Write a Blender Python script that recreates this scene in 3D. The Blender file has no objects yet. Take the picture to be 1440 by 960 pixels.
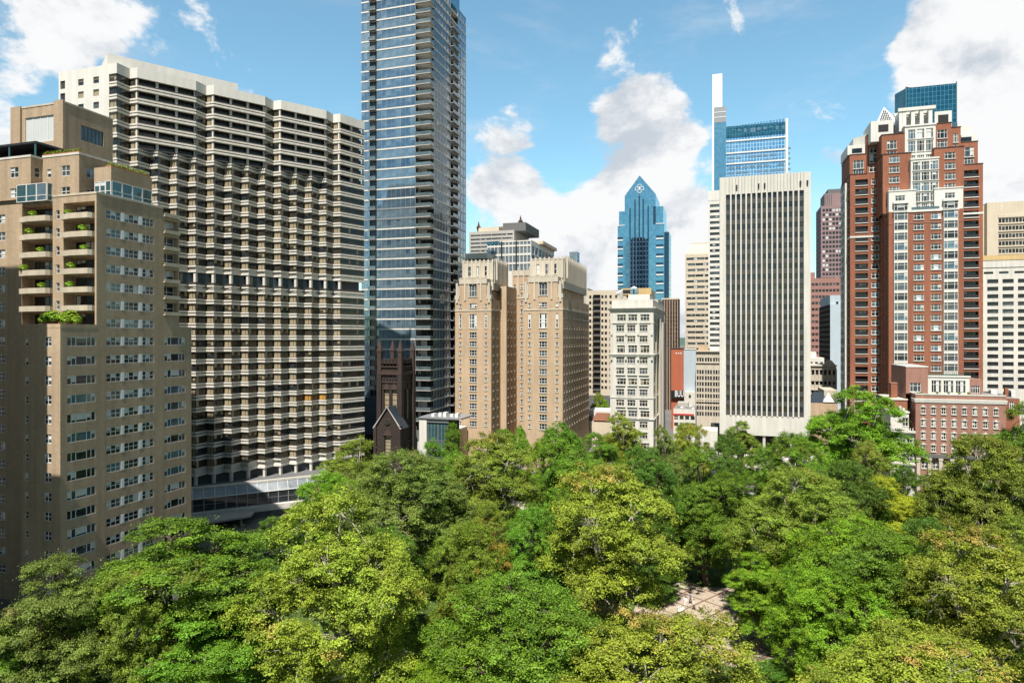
import bpy, math, random
import numpy as np
from mathutils import Vector, Matrix

rnd = random.Random(11)
SC = bpy.context.scene
COL = SC.collection
R = math.radians
# survey of the place: the street grid is the world axes (x = east along the avenue, y = north), camera on a high floor at the origin
FL, CX, HY, H = 930.0, 720.0, 476.0, 44.0
YAW = R(17.3)
SN, CS = math.sin(YAW), math.cos(YAW)

def on_n(px, n):
    t = (px - CX) / FL
    return n / (CS + t * SN) * (-SN + t * CS)

def on_e(px, e):
    t = (px - CX) / FL
    return e / (-SN + t * CS) * (CS + t * SN)

def dep(e, n):
    return -e * SN + n * CS

def zat(py, e, n):
    return H + (HY - py) / FL * dep(e, n)

def at(px, d):
    t = (px - CX) / FL
    return d * (-SN + t * CS), d * (CS + t * SN)

def proj(p):
    d = dep(p[0], p[1])
    if d < 1: return -9999, -9999, 1
    return CX + FL * (p[0] * CS + p[1] * SN) / d, HY - (p[2] - H) * FL / d, d

# ---------------------------------------------------------------- materials
MATS = {}
def nodes_of(name):
    m = bpy.data.materials.new(name); m.use_nodes = True
    nt = m.node_tree; nt.nodes.clear()
    out = nt.nodes.new('ShaderNodeOutputMaterial')
    return m, nt, out

def nd(nt, typ, **kw):
    n = nt.nodes.new(typ)
    for k, v in kw.items():
        if k.startswith('i_'):
            n.inputs[k[2:].replace('_', ' ')].default_value = v
        else:
            setattr(n, k, v)
    return n

def math_n(nt, op, a, b=None, c=None):
    n = nt.nodes.new('ShaderNodeMath'); n.operation = op
    for i, x in enumerate((a, b, c)):
        if x is None: continue
        if isinstance(x, (int, float)): n.inputs[i].default_value = x
        else: nt.links.new(x, n.inputs[i])
    return n.outputs[0]

def wall_mat(name, col, var=.25, fine=.25, streak=.2, rough=.85, scale=1.0, brick=None, spec=.3):
    """masonry or concrete: base colour broken by grain, broad weathering and rain streaks"""
    if name in MATS: return MATS[name]
    m, nt, out = nodes_of(name); L = nt.links.new
    tc = nd(nt, 'ShaderNodeTexCoord')
    n1 = nd(nt, 'ShaderNodeTexNoise', i_Scale=.11 * scale, i_Detail=5.0, i_Roughness=.6); L(tc.outputs['Object'], n1.inputs['Vector'])
    n2 = nd(nt, 'ShaderNodeTexNoise', i_Scale=3.2 * scale, i_Detail=3.0, i_Roughness=.7); L(tc.outputs['Object'], n2.inputs['Vector'])
    mp = nd(nt, 'ShaderNodeMapping'); mp.inputs['Scale'].default_value = (.9, .9, .05); L(tc.outputs['Object'], mp.inputs['Vector'])
    n3 = nd(nt, 'ShaderNodeTexNoise', i_Scale=1.0, i_Detail=4.0, i_Roughness=.6); L(mp.outputs[0], n3.inputs['Vector'])
    v = math_n(nt, 'MULTIPLY_ADD', n1.outputs[0], var * 2, 1 - var)
    w = math_n(nt, 'MULTIPLY_ADD', n2.outputs[0], fine * 2, 1 - fine)
    s = math_n(nt, 'MULTIPLY_ADD', n3.outputs[0], streak * 2, 1 - streak)
    f = math_n(nt, 'MULTIPLY', math_n(nt, 'MULTIPLY', v, w), s)
    vm = nd(nt, 'ShaderNodeVectorMath', operation='SCALE')
    if brick:
        # coursed masonry: u runs along whichever wall this is
        sx = nd(nt, 'ShaderNodeSeparateXYZ'); L(tc.outputs['Object'], sx.inputs[0])
        cb = nd(nt, 'ShaderNodeCombineXYZ'); L(math_n(nt, 'ADD', sx.outputs[0], sx.outputs[1]), cb.inputs[0]); L(sx.outputs[2], cb.inputs[1])
        bt = nd(nt, 'ShaderNodeTexBrick', i_Scale=1.0, i_Mortar_Size=.012, i_Brick_Width=brick[0], i_Row_Height=brick[1])
        bt.inputs['Color1'].default_value = (*[c * 1.07 for c in col], 1); bt.inputs['Color2'].default_value = (*[c * .92 for c in col], 1)
        bt.inputs['Mortar'].default_value = (*[c * .82 + .03 for c in col], 1)
        L(cb.outputs[0], bt.inputs['Vector']); L(bt.outputs[0], vm.inputs[0])
    else:
        vm.inputs[0].default_value = col
    L(f, vm.inputs['Scale'])
    p = nd(nt, 'ShaderNodeBsdfPrincipled', i_Roughness=rough); p.inputs['Specular IOR Level'].default_value = spec
    L(vm.outputs[0], p.inputs['Base Color'])
    bp = nd(nt, 'ShaderNodeBump', i_Strength=.25, i_Distance=.05); L(n2.outputs[0], bp.inputs['Height']); L(bp.outputs[0], p.inputs['Normal'])
    L(p.outputs[0], out.inputs[0]); MATS[name] = m
    return m

def glass_mat(name, dark, light, rough=.04, metal=0.0, spec=.6, wav=.015, lscale=.5):
    """window glass: dark or curtained body under a clear reflecting surface, each light a little different"""
    if name in MATS: return MATS[name]
    m, nt, out = nodes_of(name); L = nt.links.new
    tc = nd(nt, 'ShaderNodeTexCoord'); oi = nd(nt, 'ShaderNodeObjectInfo')
    n1 = nd(nt, 'ShaderNodeTexNoise', i_Scale=lscale, i_Detail=2.0); L(tc.outputs['Object'], n1.inputs['Vector'])
    a = math_n(nt, 'ADD', math_n(nt, 'MULTIPLY', oi.outputs['Random'], .5), math_n(nt, 'MULTIPLY_ADD', n1.outputs[0], 1.6, -.55))
    cl = nd(nt, 'ShaderNodeClamp'); L(a, cl.inputs[0])
    mx = nd(nt, 'ShaderNodeMixRGB'); L(cl.outputs[0], mx.inputs[0]); mx.inputs[1].default_value = (*dark, 1); mx.inputs[2].default_value = (*light, 1)
    p = nd(nt, 'ShaderNodeBsdfPrincipled', i_Roughness=rough, i_Metallic=metal); p.inputs['Specular IOR Level'].default_value = spec
    L(mx.outputs[0], p.inputs['Base Color'])
    n2 = nd(nt, 'ShaderNodeTexNoise', i_Scale=.45, i_Detail=1.0); L(tc.outputs['Object'], n2.inputs['Vector'])
    bp = nd(nt, 'ShaderNodeBump', i_Strength=1.0, i_Distance=wav); L(n2.outputs[0], bp.inputs['Height']); L(bp.outputs[0], p.inputs['Normal'])
    L(p.outputs[0], out.inputs[0]); MATS[name] = m
    return m

def curtain_mat(name, dark, light, line, w, h, mortar=.08, rough=.06, metal=.6, band=None, wav=.03):
    """glass curtain wall: panes in a fine grid of mullions (u = x+y so it serves walls facing either way)"""
    if name in MATS: return MATS[name]
    m, nt, out = nodes_of(name); L = nt.links.new
    tc = nd(nt, 'ShaderNodeTexCoord')
    sx = nd(nt, 'ShaderNodeSeparateXYZ'); L(tc.outputs['Object'], sx.inputs[0])
    cb = nd(nt, 'ShaderNodeCombineXYZ'); L(math_n(nt, 'ADD', sx.outputs[0], sx.outputs[1]), cb.inputs[0]); L(sx.outputs[2], cb.inputs[1])
    bt = nd(nt, 'ShaderNodeTexBrick', i_Scale=1.0, i_Mortar_Size=mortar, i_Brick_Width=w, i_Row_Height=h, offset=0.0)
    bt.inputs['Color1'].default_value = (*dark, 1); bt.inputs['Color2'].default_value = (*light, 1); bt.inputs['Mortar'].default_value = (*line, 1)
    L(cb.outputs[0], bt.inputs['Vector'])
    p = nd(nt, 'ShaderNodeBsdfPrincipled', i_Roughness=rough)
    L(bt.outputs[0], p.inputs['Base Color'])
    L(math_n(nt, 'MULTIPLY_ADD', bt.outputs['Fac'], -metal, metal), p.inputs['Metallic'])
    L(math_n(nt, 'MULTIPLY_ADD', bt.outputs['Fac'], .5, rough), p.inputs['Roughness'])
    n2 = nd(nt, 'ShaderNodeTexNoise', i_Scale=.16, i_Detail=1.0); L(tc.outputs['Object'], n2.inputs['Vector'])
    bp = nd(nt, 'ShaderNodeBump', i_Strength=1.0, i_Distance=wav); L(n2.outputs[0], bp.inputs['Height']); L(bp.outputs[0], p.inputs['Normal'])
    L(p.outputs[0], out.inputs[0]); MATS[name] = m
    return m

def plain_mat(name, col, rough=.5, metal=0.0, var=.1):
    if name in MATS: return MATS[name]
    m, nt, out = nodes_of(name); L = nt.links.new
    tc = nd(nt, 'ShaderNodeTexCoord')
    n1 = nd(nt, 'ShaderNodeTexNoise', i_Scale=1.7, i_Detail=4.0); L(tc.outputs['Object'], n1.inputs['Vector'])
    vm = nd(nt, 'ShaderNodeVectorMath', operation='SCALE'); vm.inputs[0].default_value = col
    L(math_n(nt, 'MULTIPLY_ADD', n1.outputs[0], var * 2, 1 - var), vm.inputs['Scale'])
    p = nd(nt, 'ShaderNodeBsdfPrincipled', i_Roughness=rough, i_Metallic=metal)
    L(vm.outputs[0], p.inputs['Base Color']); L(p.outputs[0], out.inputs[0]); MATS[name] = m
    return m

def leaf_mat(name, dark, light, rust=(.3, .13, .03), rusty=1.0, trans=.22):
    m, nt, out = nodes_of(name); L = nt.links.new
    at_ = nd(nt, 'ShaderNodeAttribute', attribute_name='tint'); oi = nd(nt, 'ShaderNodeObjectInfo')
    sp = nd(nt, 'ShaderNodeSeparateColor'); L(at_.outputs['Color'], sp.inputs[0])
    mx = nd(nt, 'ShaderNodeMixRGB'); mx.inputs[1].default_value = (*dark, 1); mx.inputs[2].default_value = (*light, 1); L(sp.outputs[0], mx.inputs[0])
    m2 = nd(nt, 'ShaderNodeMixRGB'); L(math_n(nt, 'MULTIPLY', sp.outputs[1], rusty), m2.inputs[0]); L(mx.outputs[0], m2.inputs[1]); m2.inputs[2].default_value = (*rust, 1)
    # limbs of one crown turn at different times: broad drifts of yellower and greener leaf, then each leaf by itself
    tc = nd(nt, 'ShaderNodeTexCoord'); n1 = nd(nt, 'ShaderNodeTexNoise', i_Scale=.17, i_Detail=3.0, i_Roughness=.6); L(tc.outputs['Object'], n1.inputs['Vector'])
    hs = nd(nt, 'ShaderNodeHueSaturation'); L(m2.outputs[0], hs.inputs['Color'])
    L(math_n(nt, 'ADD', math_n(nt, 'MULTIPLY_ADD', oi.outputs['Random'], .02, .458), math_n(nt, 'MULTIPLY', n1.outputs[0], .055)), hs.inputs['Hue'])
    L(math_n(nt, 'ADD', math_n(nt, 'MULTIPLY_ADD', oi.outputs['Random'], .25, .45), math_n(nt, 'ADD', math_n(nt, 'MULTIPLY', n1.outputs[0], .5), math_n(nt, 'MULTIPLY', sp.outputs[2], .35))), hs.inputs['Value'])
    d = nd(nt, 'ShaderNodeBsdfPrincipled', i_Roughness=.5); d.inputs['Specular IOR Level'].default_value = .25
    L(hs.outputs[0], d.inputs['Base Color'])
    t = nd(nt, 'ShaderNodeBsdfTranslucent'); L(hs.outputs[0], t.inputs['Color'])
    s = nd(nt, 'ShaderNodeMixShader', i_Fac=trans); L(d.outputs[0], s.inputs[1]); L(t.outputs[0], s.inputs[2])
    L(s.outputs[0], out.inputs[0]); MATS[name] = m
    return m

# ---------------------------------------------------------------- mesh building
class MB:
    def __init__(s): s.p = []; s.k = []; s.id = 0; s.lock = 0           # polygons: (points, material); k: which piece each belongs to
    def face(s, pts, m):
        if not s.lock: s.id += 1
        s.p.append((pts, m)); s.k.append(s.id)
    def box(s, x0, x1, y0, y1, z0, z1, m, bottom=True, top=True):
        a, b, c, d = (x0, y0), (x1, y0), (x1, y1), (x0, y1)
        s.prism([a, b, c, d], z0, z1, m, bottom, top)
    def prism(s, poly, z0, z1, m, bottom=True, top=True):
        n = len(poly); s.open()
        for i in range(n):
            a, b = poly[i], poly[(i + 1) % n]
            s.face([(*a, z0), (*b, z0), (*b, z1), (*a, z1)], m)
        if top: s.face([(*q, z1) for q in poly], m)
        if bottom: s.face([(*q, z0) for q in reversed(poly)], m)
        s.close()
    def open(s):
        if not s.lock: s.id += 1
        s.lock += 1
    def close(s): s.lock -= 1
    def taper(s, poly, z0, poly2, z1, m):
        n = len(poly); s.open()
        for i in range(n):
            j = (i + 1) % n
            s.face([(*poly[i], z0), (*poly[j], z0), (*poly2[j], z1), (*poly2[i], z1)], m)
        s.face([(*q, z1) for q in poly2], m); s.close()
    def pyramid(s, poly, z0, tip, m):
        n = len(poly); s.open()
        for i in range(n):
            s.face([(*poly[i], z0), (*poly[(i + 1) % n], z0), tip], m)
        s.close()
    def tube(s, pts, rad, m, k=6):
        rings = []; s.open()
        for i, p in enumerate(pts):
            p = Vector(p); q = Vector(pts[min(i + 1, len(pts) - 1)]); o = Vector(pts[max(i - 1, 0)])
            t = (q - o).normalized(); a = t.orthogonal().normalized(); b = t.cross(a)
            if i and rings:
                # keep the twist of the first ring
                a0 = s._a - t * s._a.dot(t); a = a0.normalized(); b = t.cross(a)
            s._a = a
            rings.append([tuple(p + (a * math.cos(2 * math.pi * j / k) + b * math.sin(2 * math.pi * j / k)) * rad[i]) for j in range(k)])
        for i in range(len(rings) - 1):
            for j in range(k):
                s.face([rings[i][j], rings[i][(j + 1) % k], rings[i + 1][(j + 1) % k], rings[i + 1][j]], m)
        s.face(rings[-1], m); s.close()
    def sweep(s, path, prof, m, caps=True):
        """path: plan polyline with the outside on its right; prof: (out, z) pairs from bottom to top"""
        n = len(path); dirs = []; s.open()
        for i in range(n - 1):
            d = Vector((path[i + 1][0] - path[i][0], path[i + 1][1] - path[i][1])).normalized(); dirs.append(d)
        cols = []
        for i in range(n):
            d0 = dirs[max(i - 1, 0)]; d1 = dirs[min(i, n - 2)]
            n0 = Vector((d0.y, -d0.x)); n1 = Vector((d1.y, -d1.x)); mt = (n0 + n1)
            mt = mt / max(.25, mt.dot(n0)) if mt.length > 1e-6 else n0
            cols.append([(path[i][0] + mt.x * o, path[i][1] + mt.y * o, z) for o, z in prof])
        for i in range(n - 1):
            for j in range(len(prof) - 1):
                s.face([cols[i][j], cols[i + 1][j], cols[i + 1][j + 1], cols[i][j + 1]], m)
        if caps:
            s.face(cols[0], m); s.face(list(reversed(cols[-1])), m)
        s.close()
    def add(s, polys, M):
        for pts, m in polys:
            s.p.append(([tuple(M @ Vector(q)) for q in pts], m)); s.k.append(0)
    def mesh(s, name, off=(0, 0, 0)):
        vs, fs, ms, mi, n = [], [], {}, [], 0
        ox, oy, oz = off
        for pts, m in s.p:
            vs.extend((q[0] - ox, q[1] - oy, q[2] - oz) for q in pts)
            fs.append(tuple(range(n, n + len(pts)))); n += len(pts)
            mi.append(ms.setdefault(m, len(ms)))
        me = bpy.data.meshes.new(name)
        me.from_pydata(vs, [], fs)
        for m in ms: me.materials.append(MATS[m] if isinstance(m, str) else m)
        me.polygons.foreach_set('material_index', mi)
        me.update()
        return me

def link(name, data, parent=None, loc=(0, 0, 0), rz=0.0):
    o = bpy.data.objects.new(name, data); COL.objects.link(o)
    o.location = loc; o.rotation_euler = (0, 0, rz)
    if parent is not None: o.parent = parent
    return o

def tag(o, label=None, cat=None, group=None, kind=None):
    if label: o['label'] = label
    if cat: o['category'] = cat
    if group: o['group'] = group
    if kind: o['kind'] = kind
    return o

def structure(name, mb):
    return tag(link(name, mb.mesh(name)), kind='structure')

def solo(name, mb, label, cat, group=None, base=(0, 0, 0)):
    return tag(link(name, mb.mesh(name, base), None, base), label, cat, group)

# ---------------------------------------------------------------- windows
STYLE = {}
def style(name, fr, glass, cols=1, rows=1, t=.08, out=.08, blind=0.0, bmat='blind', sill=None, variants=4, rail=None):
    STYLE[name] = dict(fr=fr, glass=glass, cols=cols, rows=rows, t=t, out=out, blind=blind, bmat=bmat, sill=sill, variants=variants, rail=rail)

WCACHE = {}
def fracs(c):
    if isinstance(c, int): return [i / c for i in range(c + 1)]
    tot = sum(c); a = [0.0]
    for q in c: a.append(a[-1] + q / tot)
    return a

def window_polys(st, w, h, var):
    """one window in its own frame: x along the wall, z up, -y outwards; returns glass and frame polygons"""
    key = (st, round(w, 2), round(h, 2), var)
    if key in WCACHE: return WCACHE[key]
    S = STYLE[st]; rr = random.Random(hash((round(w * 50), round(h * 50), var)) & 0xffff)
    g, f = MB(), MB()
    xs = [q * w for q in fracs(S['cols'])]; zs = [q * h for q in fracs(S['rows'])]
    gm = S['glass'][var % len(S['glass'])] if var >= 0 else S['glass'][0]
    drop = rr.random()
    for i in range(len(xs) - 1):
        pane_blind = rr.random() < S['blind']
        fz = h * (1 - (.25 + .75 * rr.random() if rr.random() < .6 else drop))
        if pane_blind:
            fz = max(0, min(h * .95, fz))
            if fz > .05: g.face([(xs[i], 0, 0), (xs[i + 1], 0, 0), (xs[i + 1], 0, fz), (xs[i], 0, fz)], gm)
            g.face([(xs[i], 0, fz), (xs[i + 1], 0, fz), (xs[i + 1], 0, h), (xs[i], 0, h)], S['bmat'])
        else:
            g.face([(xs[i], 0, 0), (xs[i + 1], 0, 0), (xs[i + 1], 0, h), (xs[i], 0, h)], gm)
    if S['fr']:
        t, o = S['t'], -S['out']
        def vbar(x, tt):
            f.face([(x - tt, o, 0), (x + tt, o, 0), (x + tt, o, h), (x - tt, o, h)], S['fr'])
            f.face([(x - tt, 0, 0), (x - tt, o, 0), (x - tt, o, h), (x - tt, 0, h)], S['fr'])
            f.face([(x + tt, o, 0), (x + tt, 0, 0), (x + tt, 0, h), (x + tt, o, h)], S['fr'])
        def hbar(z, tt):
            f.face([(0, o - .002, z - tt), (w, o - .002, z - tt), (w, o - .002, z + tt), (0, o - .002, z + tt)], S['fr'])
            f.face([(0, 0, z + tt), (0, o, z + tt), (w, o, z + tt), (w, 0, z + tt)], S['fr'])
        for k, x in enumerate(xs):
            vbar(min(max(x, t / 2), w - t / 2), t / 2)
        for k, z in enumerate(zs):
            hbar(min(max(z, t / 2), h - t / 2), t / 2)
        if S['sill']:
            a, b = S['sill'], .14
            f.prism([(-.12, -S['out'] - b - .2), (w + .12, -S['out'] - b - .2), (w + .12, 0), (-.12, 0)], -.16, 0.0, a)
        if S['rail']:
            m, d = S['rail']
            f.face([(0, -d, .05), (w, -d, .05), (w, -d, 1.0), (0, -d, 1.0)], m)
    WCACHE[key] = (g.p, f.p)
    return WCACHE[key]

MESHC = {}
class Building:
    def __init__(s, name, label, cat, base, group=None, frames=False):
        s.base = (base[0], base[1], 0.0); s.wins = []; s.frames = frames
        s.root = tag(link(name, None, None, s.base), label, cat, group)
    def part(s, name, mb, parent=None, label=None, kind=None):
        o = link(name, mb.mesh(name, s.base), parent or s.root)
        return tag(o, label, kind=kind)
    def each(s, name, mb, parent=None):
        """every loose piece of the builder becomes a part of its own"""
        got = {}
        for q, k in zip(mb.p, mb.k): got.setdefault(k, MB()).p.append(q)
        for m in got.values(): s.part(name, m, parent)
    def win(s, st, w, h, p, rz, var=None):
        s.wins.append((st, w, h, p, rz, rnd.randrange(STYLE[st]['variants']) if var is None else var))
    def finish(s, limit=100, wname='window'):
        sc = []
        for q in s.wins:
            st, w, h, p, rz, var = q
            c, sn = math.cos(rz), math.sin(rz)
            a = proj(p); b = proj((p[0] + c * w, p[1] + sn * w, p[2] + h))
            facing = (p[0] * sn - p[1] * c)      # outward normal (sn,-c) against the view
            area = abs(a[0] - b[0]) * abs(a[1] - b[1])
            vis = 0 < .5 * (a[0] + b[0]) < 1440 and 0 < .5 * (a[1] + b[1]) < 960 and facing < 0
            mid = .5 * (a[1] + b[1])
            sc.append((area if vis else 0) * (1 if mid < 600 else .15))
        order = sorted(range(len(s.wins)), key=lambda i: -sc[i])
        rest = MB()
        for k, i in enumerate(order):
            st, w, h, p, rz, var = s.wins[i]
            g, f = window_polys(st, w, h, var)
            if k < limit or len(order) <= limit + 1:
                key = (st, round(w, 2), round(h, 2), var)
                if key not in MESHC:
                    a, b = MB(), MB(); a.p = g; b.p = f
                    if s.frames and f:
                        MESHC[key] = (a.mesh('window'), b.mesh('window_frame'))
                    else:
                        a.p = g + f; MESHC[key] = (a.mesh('window'), None)
                gm, fm = MESHC[key]
                o = link(wname, gm, s.root, (p[0] - s.base[0], p[1] - s.base[1], p[2]), rz)
                if fm: link('window_frame', fm, o)
            else:
                M = Matrix.Translation(p) @ Matrix.Rotation(rz, 4, 'Z')
                rest.add(g, M); rest.add(f, M)
        if rest.p:
            s.part(wname, rest, kind='stuff')

def wall_face(b, mb, p0, p1, z0, z1, wins, mat, depth=.22, reveal=None):
    """a wall with real openings; the outside is on the right of p0 -> p1. wins: (u, z, w, h, style[, depth])"""
    dx, dy = p1[0] - p0[0], p1[1] - p0[1]; Ln = math.hypot(dx, dy); ux, uy = dx / Ln, dy / Ln; nx, ny = uy, -ux
    rz = math.atan2(uy, ux)
    def P(u, z, d=0.0): return (p0[0] + ux * u - nx * d, p0[1] + uy * u - ny * d, z)
    wins = [q for q in wins if q[0] >= -.01 and q[0] + q[2] <= Ln + .01 and q[1] >= z0 - .01 and q[1] + q[3] <= z1 + .01]
    cuts = sorted({round(z, 3) for q in wins for z in (q[1], q[1] + q[3])} | {z0, z1})
    for za, zb in zip(cuts[:-1], cuts[1:]):
        if zb - za < .002: continue
        mid = (za + zb) / 2
        hs = sorted((q[0], q[0] + q[2]) for q in wins if q[1] < mid < q[1] + q[3])
        u = 0.0
        for a, c in hs + [(Ln, Ln)]:
            if a - u > .002: mb.face([P(u, za), P(a, za), P(a, zb), P(u, zb)], mat)
            u = max(u, c)
    rv = reveal or mat
    for q in wins:
        u, z, w, h = q[:4]; st = q[4]; d = q[5] if len(q) > 5 else depth
        mb.face([P(u, z), P(u + w, z), P(u + w, z, d), P(u, z, d)], rv)
        mb.face([P(u, z + h, d), P(u + w, z + h, d), P(u + w, z + h), P(u, z + h)], rv)
        mb.face([P(u, z, d), P(u, z + h, d), P(u, z + h), P(u, z)], rv)
        mb.face([P(u + w, z), P(u + w, z + h), P(u + w, z + h, d), P(u + w, z, d)], rv)
        if st: b.win(st, w, h, P(u, z, d), rz)

def grid(L, n, w, zs, h, st, m0=None, m1=None, depth=None):
    m0 = (L / n - w) / 2 if m0 is None else m0
    m1 = m0 if m1 is None else m1
    step = (L - m0 - m1 - w) / max(1, n - 1)
    return [(m0 + i * step, z, w, h, st) + ((depth,) if depth else ()) for i in range(n) for z in zs]

def floors(z0, pitch, n): return [z0 + pitch * i for i in range(n)]

def plain_sides(mb, x0, x1, y0, y1, z0, z1, mat, skip='SE', roof=None):
    if 'S' not in skip: mb.face([(x0, y0, z0), (x1, y0, z0), (x1, y0, z1), (x0, y0, z1)], mat)
    if 'E' not in skip: mb.face([(x1, y0, z0), (x1, y1, z0), (x1, y1, z1), (x1, y0, z1)], mat)
    if 'N' not in skip: mb.face([(x1, y1, z0), (x0, y1, z0), (x0, y1, z1), (x1, y1, z1)], mat)
    if 'W' not in skip: mb.face([(x0, y1, z0), (x0, y0, z0), (x0, y0, z1), (x0, y1, z1)], mat)
    mb.face([(x0, y0, z1), (x1, y0, z1), (x1, y1, z1), (x0, y1, z1)], roof or mat)

def tower(b, x0, x1, y0, y1, z0, z1, mat, S=None, E=None, W=None, depth=.22, reveal=None, name='wall', roof=None, mb=None):
    """a block with openings in the named faces"""
    m = mb or MB(); skip = ''
    if S is not None: wall_face(b, m, (x0, y0), (x1, y0), z0, z1, S, mat, depth, reveal); skip += 'S'
    if E is not None: wall_face(b, m, (x1, y0), (x1, y1), z0, z1, E, mat, depth, reveal); skip += 'E'
    if W is not None: wall_face(b, m, (x0, y1), (x0, y0), z0, z1, W, mat, depth, reveal); skip += 'W'
    plain_sides(m, x0, x1, y0, y1, z0, z1, mat, skip, roof)
    if mb is None: return b.part(name, m)

def coping(path, z, h, out, mat, mb):
    mb.sweep(path, [(-.25, z), (out, z), (out, z + h), (-.25, z + h)], mat)
# ---------------------------------------------------------------- palette
wall_mat('beige_brick', (.35, .265, .175), .3, .12, .36, brick=(.6, .2))
wall_mat('cream_trim', (.44, .385, .295), .22, .12, .3)
wall_mat('tan_brick', (.42, .305, .2), .24, .1, .26, brick=(.6, .2))
wall_mat('cream_stone', (.46, .41, .33), .2, .18, .28)
wall_mat('white_stone', (.53, .505, .45), .2, .12, .28)
wall_mat('pale_panel', (.54, .51, .45), .14, .08, .25)
wall_mat('white_panel', (.57, .55, .5), .12, .07, .2)
wall_mat('white_trim', (.58, .565, .515), .12, .08, .18, rough=.5)
wall_mat('red_brick', (.25, .094, .052), .35, .18, .3, brick=(.6, .2))
wall_mat('rose_brick', (.28, .145, .108), .32, .18, .3, brick=(.6, .2))
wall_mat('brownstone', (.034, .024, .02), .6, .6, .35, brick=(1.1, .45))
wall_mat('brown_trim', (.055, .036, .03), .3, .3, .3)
wall_mat('grey_concrete', (.36, .34, .31), .15, .12, .22)
wall_mat('dark_concrete', (.12, .12, .12), .2, .15, .2)
wall_mat('beige_concrete', (.5, .43, .33), .12, .1, .15)
wall_mat('ochre_concrete', (.5, .36, .17), .15, .1, .2)
wall_mat('pink_granite', (.28, .15, .125), .1, .12, .1)
wall_mat('plum_granite', (.24, .165, .165), .1, .12, .1)
wall_mat('orange_render', (.36, .105, .055), .1, .06, .15)
wall_mat('grey_render', (.38, .44, .48), .08, .05, .1)
wall_mat('slate', (.02, .029, .04), .2, .3, .2, rough=.5, brick=(.7, .35))
wall_mat('roof_grey', (.2, .19, .18), .3, .25, 0)
wall_mat('roof_white', (.6, .58, .54), .25, .2, 0)
wall_mat('roof_rust', (.16, .07, .04), .3, .3, 0)
wall_mat('asphalt', (.05, .05, .052), .2, .2, 0, rough=.9)
wall_mat('pavement', (.27, .26, .24), .2, .2, 0, brick=(1.5, 1.5))
wall_mat('earth', (.1, .085, .055), .35, .3, 0)
wall_mat('lawn_green', (.06, .1, .022), .35, .4, 0)
wall_mat('city_ground', (.13, .125, .115), .35, .3, 0, scale=.3)
wall_mat('bark_pale', (.36, .32, .25), .4, .4, .2)
wall_mat('bark_brown', (.085, .065, .05), .3, .4, .3)
wall_mat('blind', (.5, .52, .5), .12, .05, .05, rough=.25, spec=.6)
wall_mat('curtain_tan', (.29, .24, .155), .3, .12, .25, rough=.3, spec=.6)
wall_mat('curtain_amber', (.42, .22, .05), .3, .12, .25, rough=.3, spec=.6)
wall_mat('curtain_white', (.55, .56, .54), .2, .1, .1, rough=.25, spec=.6)
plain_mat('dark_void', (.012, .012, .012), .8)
plain_mat('black_metal', (.02, .02, .022), .4)
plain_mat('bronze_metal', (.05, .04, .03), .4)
plain_mat('grey_metal', (.28, .29, .3), .4, .3)
plain_mat('white_metal', (.62, .62, .6), .4)
plain_mat('panel_white', (.66, .69, .72), .35)
plain_mat('panel_grey', (.068, .066, .062), .35, 0, .25)
plain_mat('teal_metal', (.05, .14, .15), .4)
plain_mat('green_copper', (.03, .1, .07), .5)
plain_mat('sign_black', (.015, .016, .02), .4)
plain_mat('sign_white', (.85, .85, .85), .5)
plain_mat('stripe_red', (.5, .05, .04), .5)
plain_mat('car_blue', (.02, .04, .15), .2)
plain_mat('car_silver', (.45, .46, .48), .25, .5)
plain_mat('car_dark', (.03, .03, .035), .2)
plain_mat('car_white', (.7, .7, .7), .25)
plain_mat('rubber', (.02, .02, .02), .8)
plain_mat('skin', (.42, .25, .18), .6)
plain_mat('cloth_white', (.75, .74, .72), .8)
plain_mat('cloth_dark', (.03, .035, .05), .8)
plain_mat('cloth_red', (.35, .04, .035), .8)
plain_mat('cloth_blue', (.1, .16, .3), .8)
plain_mat('hair_dark', (.03, .02, .015), .7)
plain_mat('wood_green', (.03, .07, .04), .6)
plain_mat('terracotta', (.3, .12, .06), .7)
glass_mat('glass_dark', (.006, .008, .01), (.03, .035, .04))
glass_mat('glass_mid', (.015, .02, .025), (.1, .12, .13))
glass_mat('glass_brown', (.012, .011, .008), (.06, .052, .035))
glass_mat('glass_sky', (.05, .09, .12), (.2, .3, .36), metal=.35)
glass_mat('glass_blue', (.07, .14, .21), (.23, .36, .47), metal=.7, rough=.03)
glass_mat('glass_blue_pale', (.12, .2, .26), (.3, .42, .5), metal=.6, rough=.05)
glass_mat('glass_teal', (.02, .06, .07), (.08, .16, .17), metal=.3)
glass_mat('glass_rail', (.1, .14, .15), (.2, .25, .26), metal=.4)
curtain_mat('curtain_blue', (.10, .29, .43), (.16, .38, .51), (.07, .2, .3), 1.5, 1.9, .07, metal=.62, wav=.06)
curtain_mat('curtain_deep', (.015, .06, .11), (.02, .08, .14), (.01, .03, .06), 1.5, 3.9, .16, metal=.5)
curtain_mat('curtain_navy', (.006, .012, .026), (.01, .022, .045), (.05, .1, .15), 2.6, 3.9, .3, metal=.3)
curtain_mat('curtain_ice', (.1, .3, .52), (.2, .42, .62), (.35, .55, .7), 3.2, 4.2, .22, metal=.55)
curtain_mat('curtain_crown', (.015, .1, .17), (.03, .15, .22), (.05, .2, .28), 3.0, 4.0, .12, metal=.6)
curtain_mat('curtain_lower', (.2, .26, .3), (.3, .38, .42), (.1, .14, .17), 1.6, 2.0, .1, metal=.3)

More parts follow.
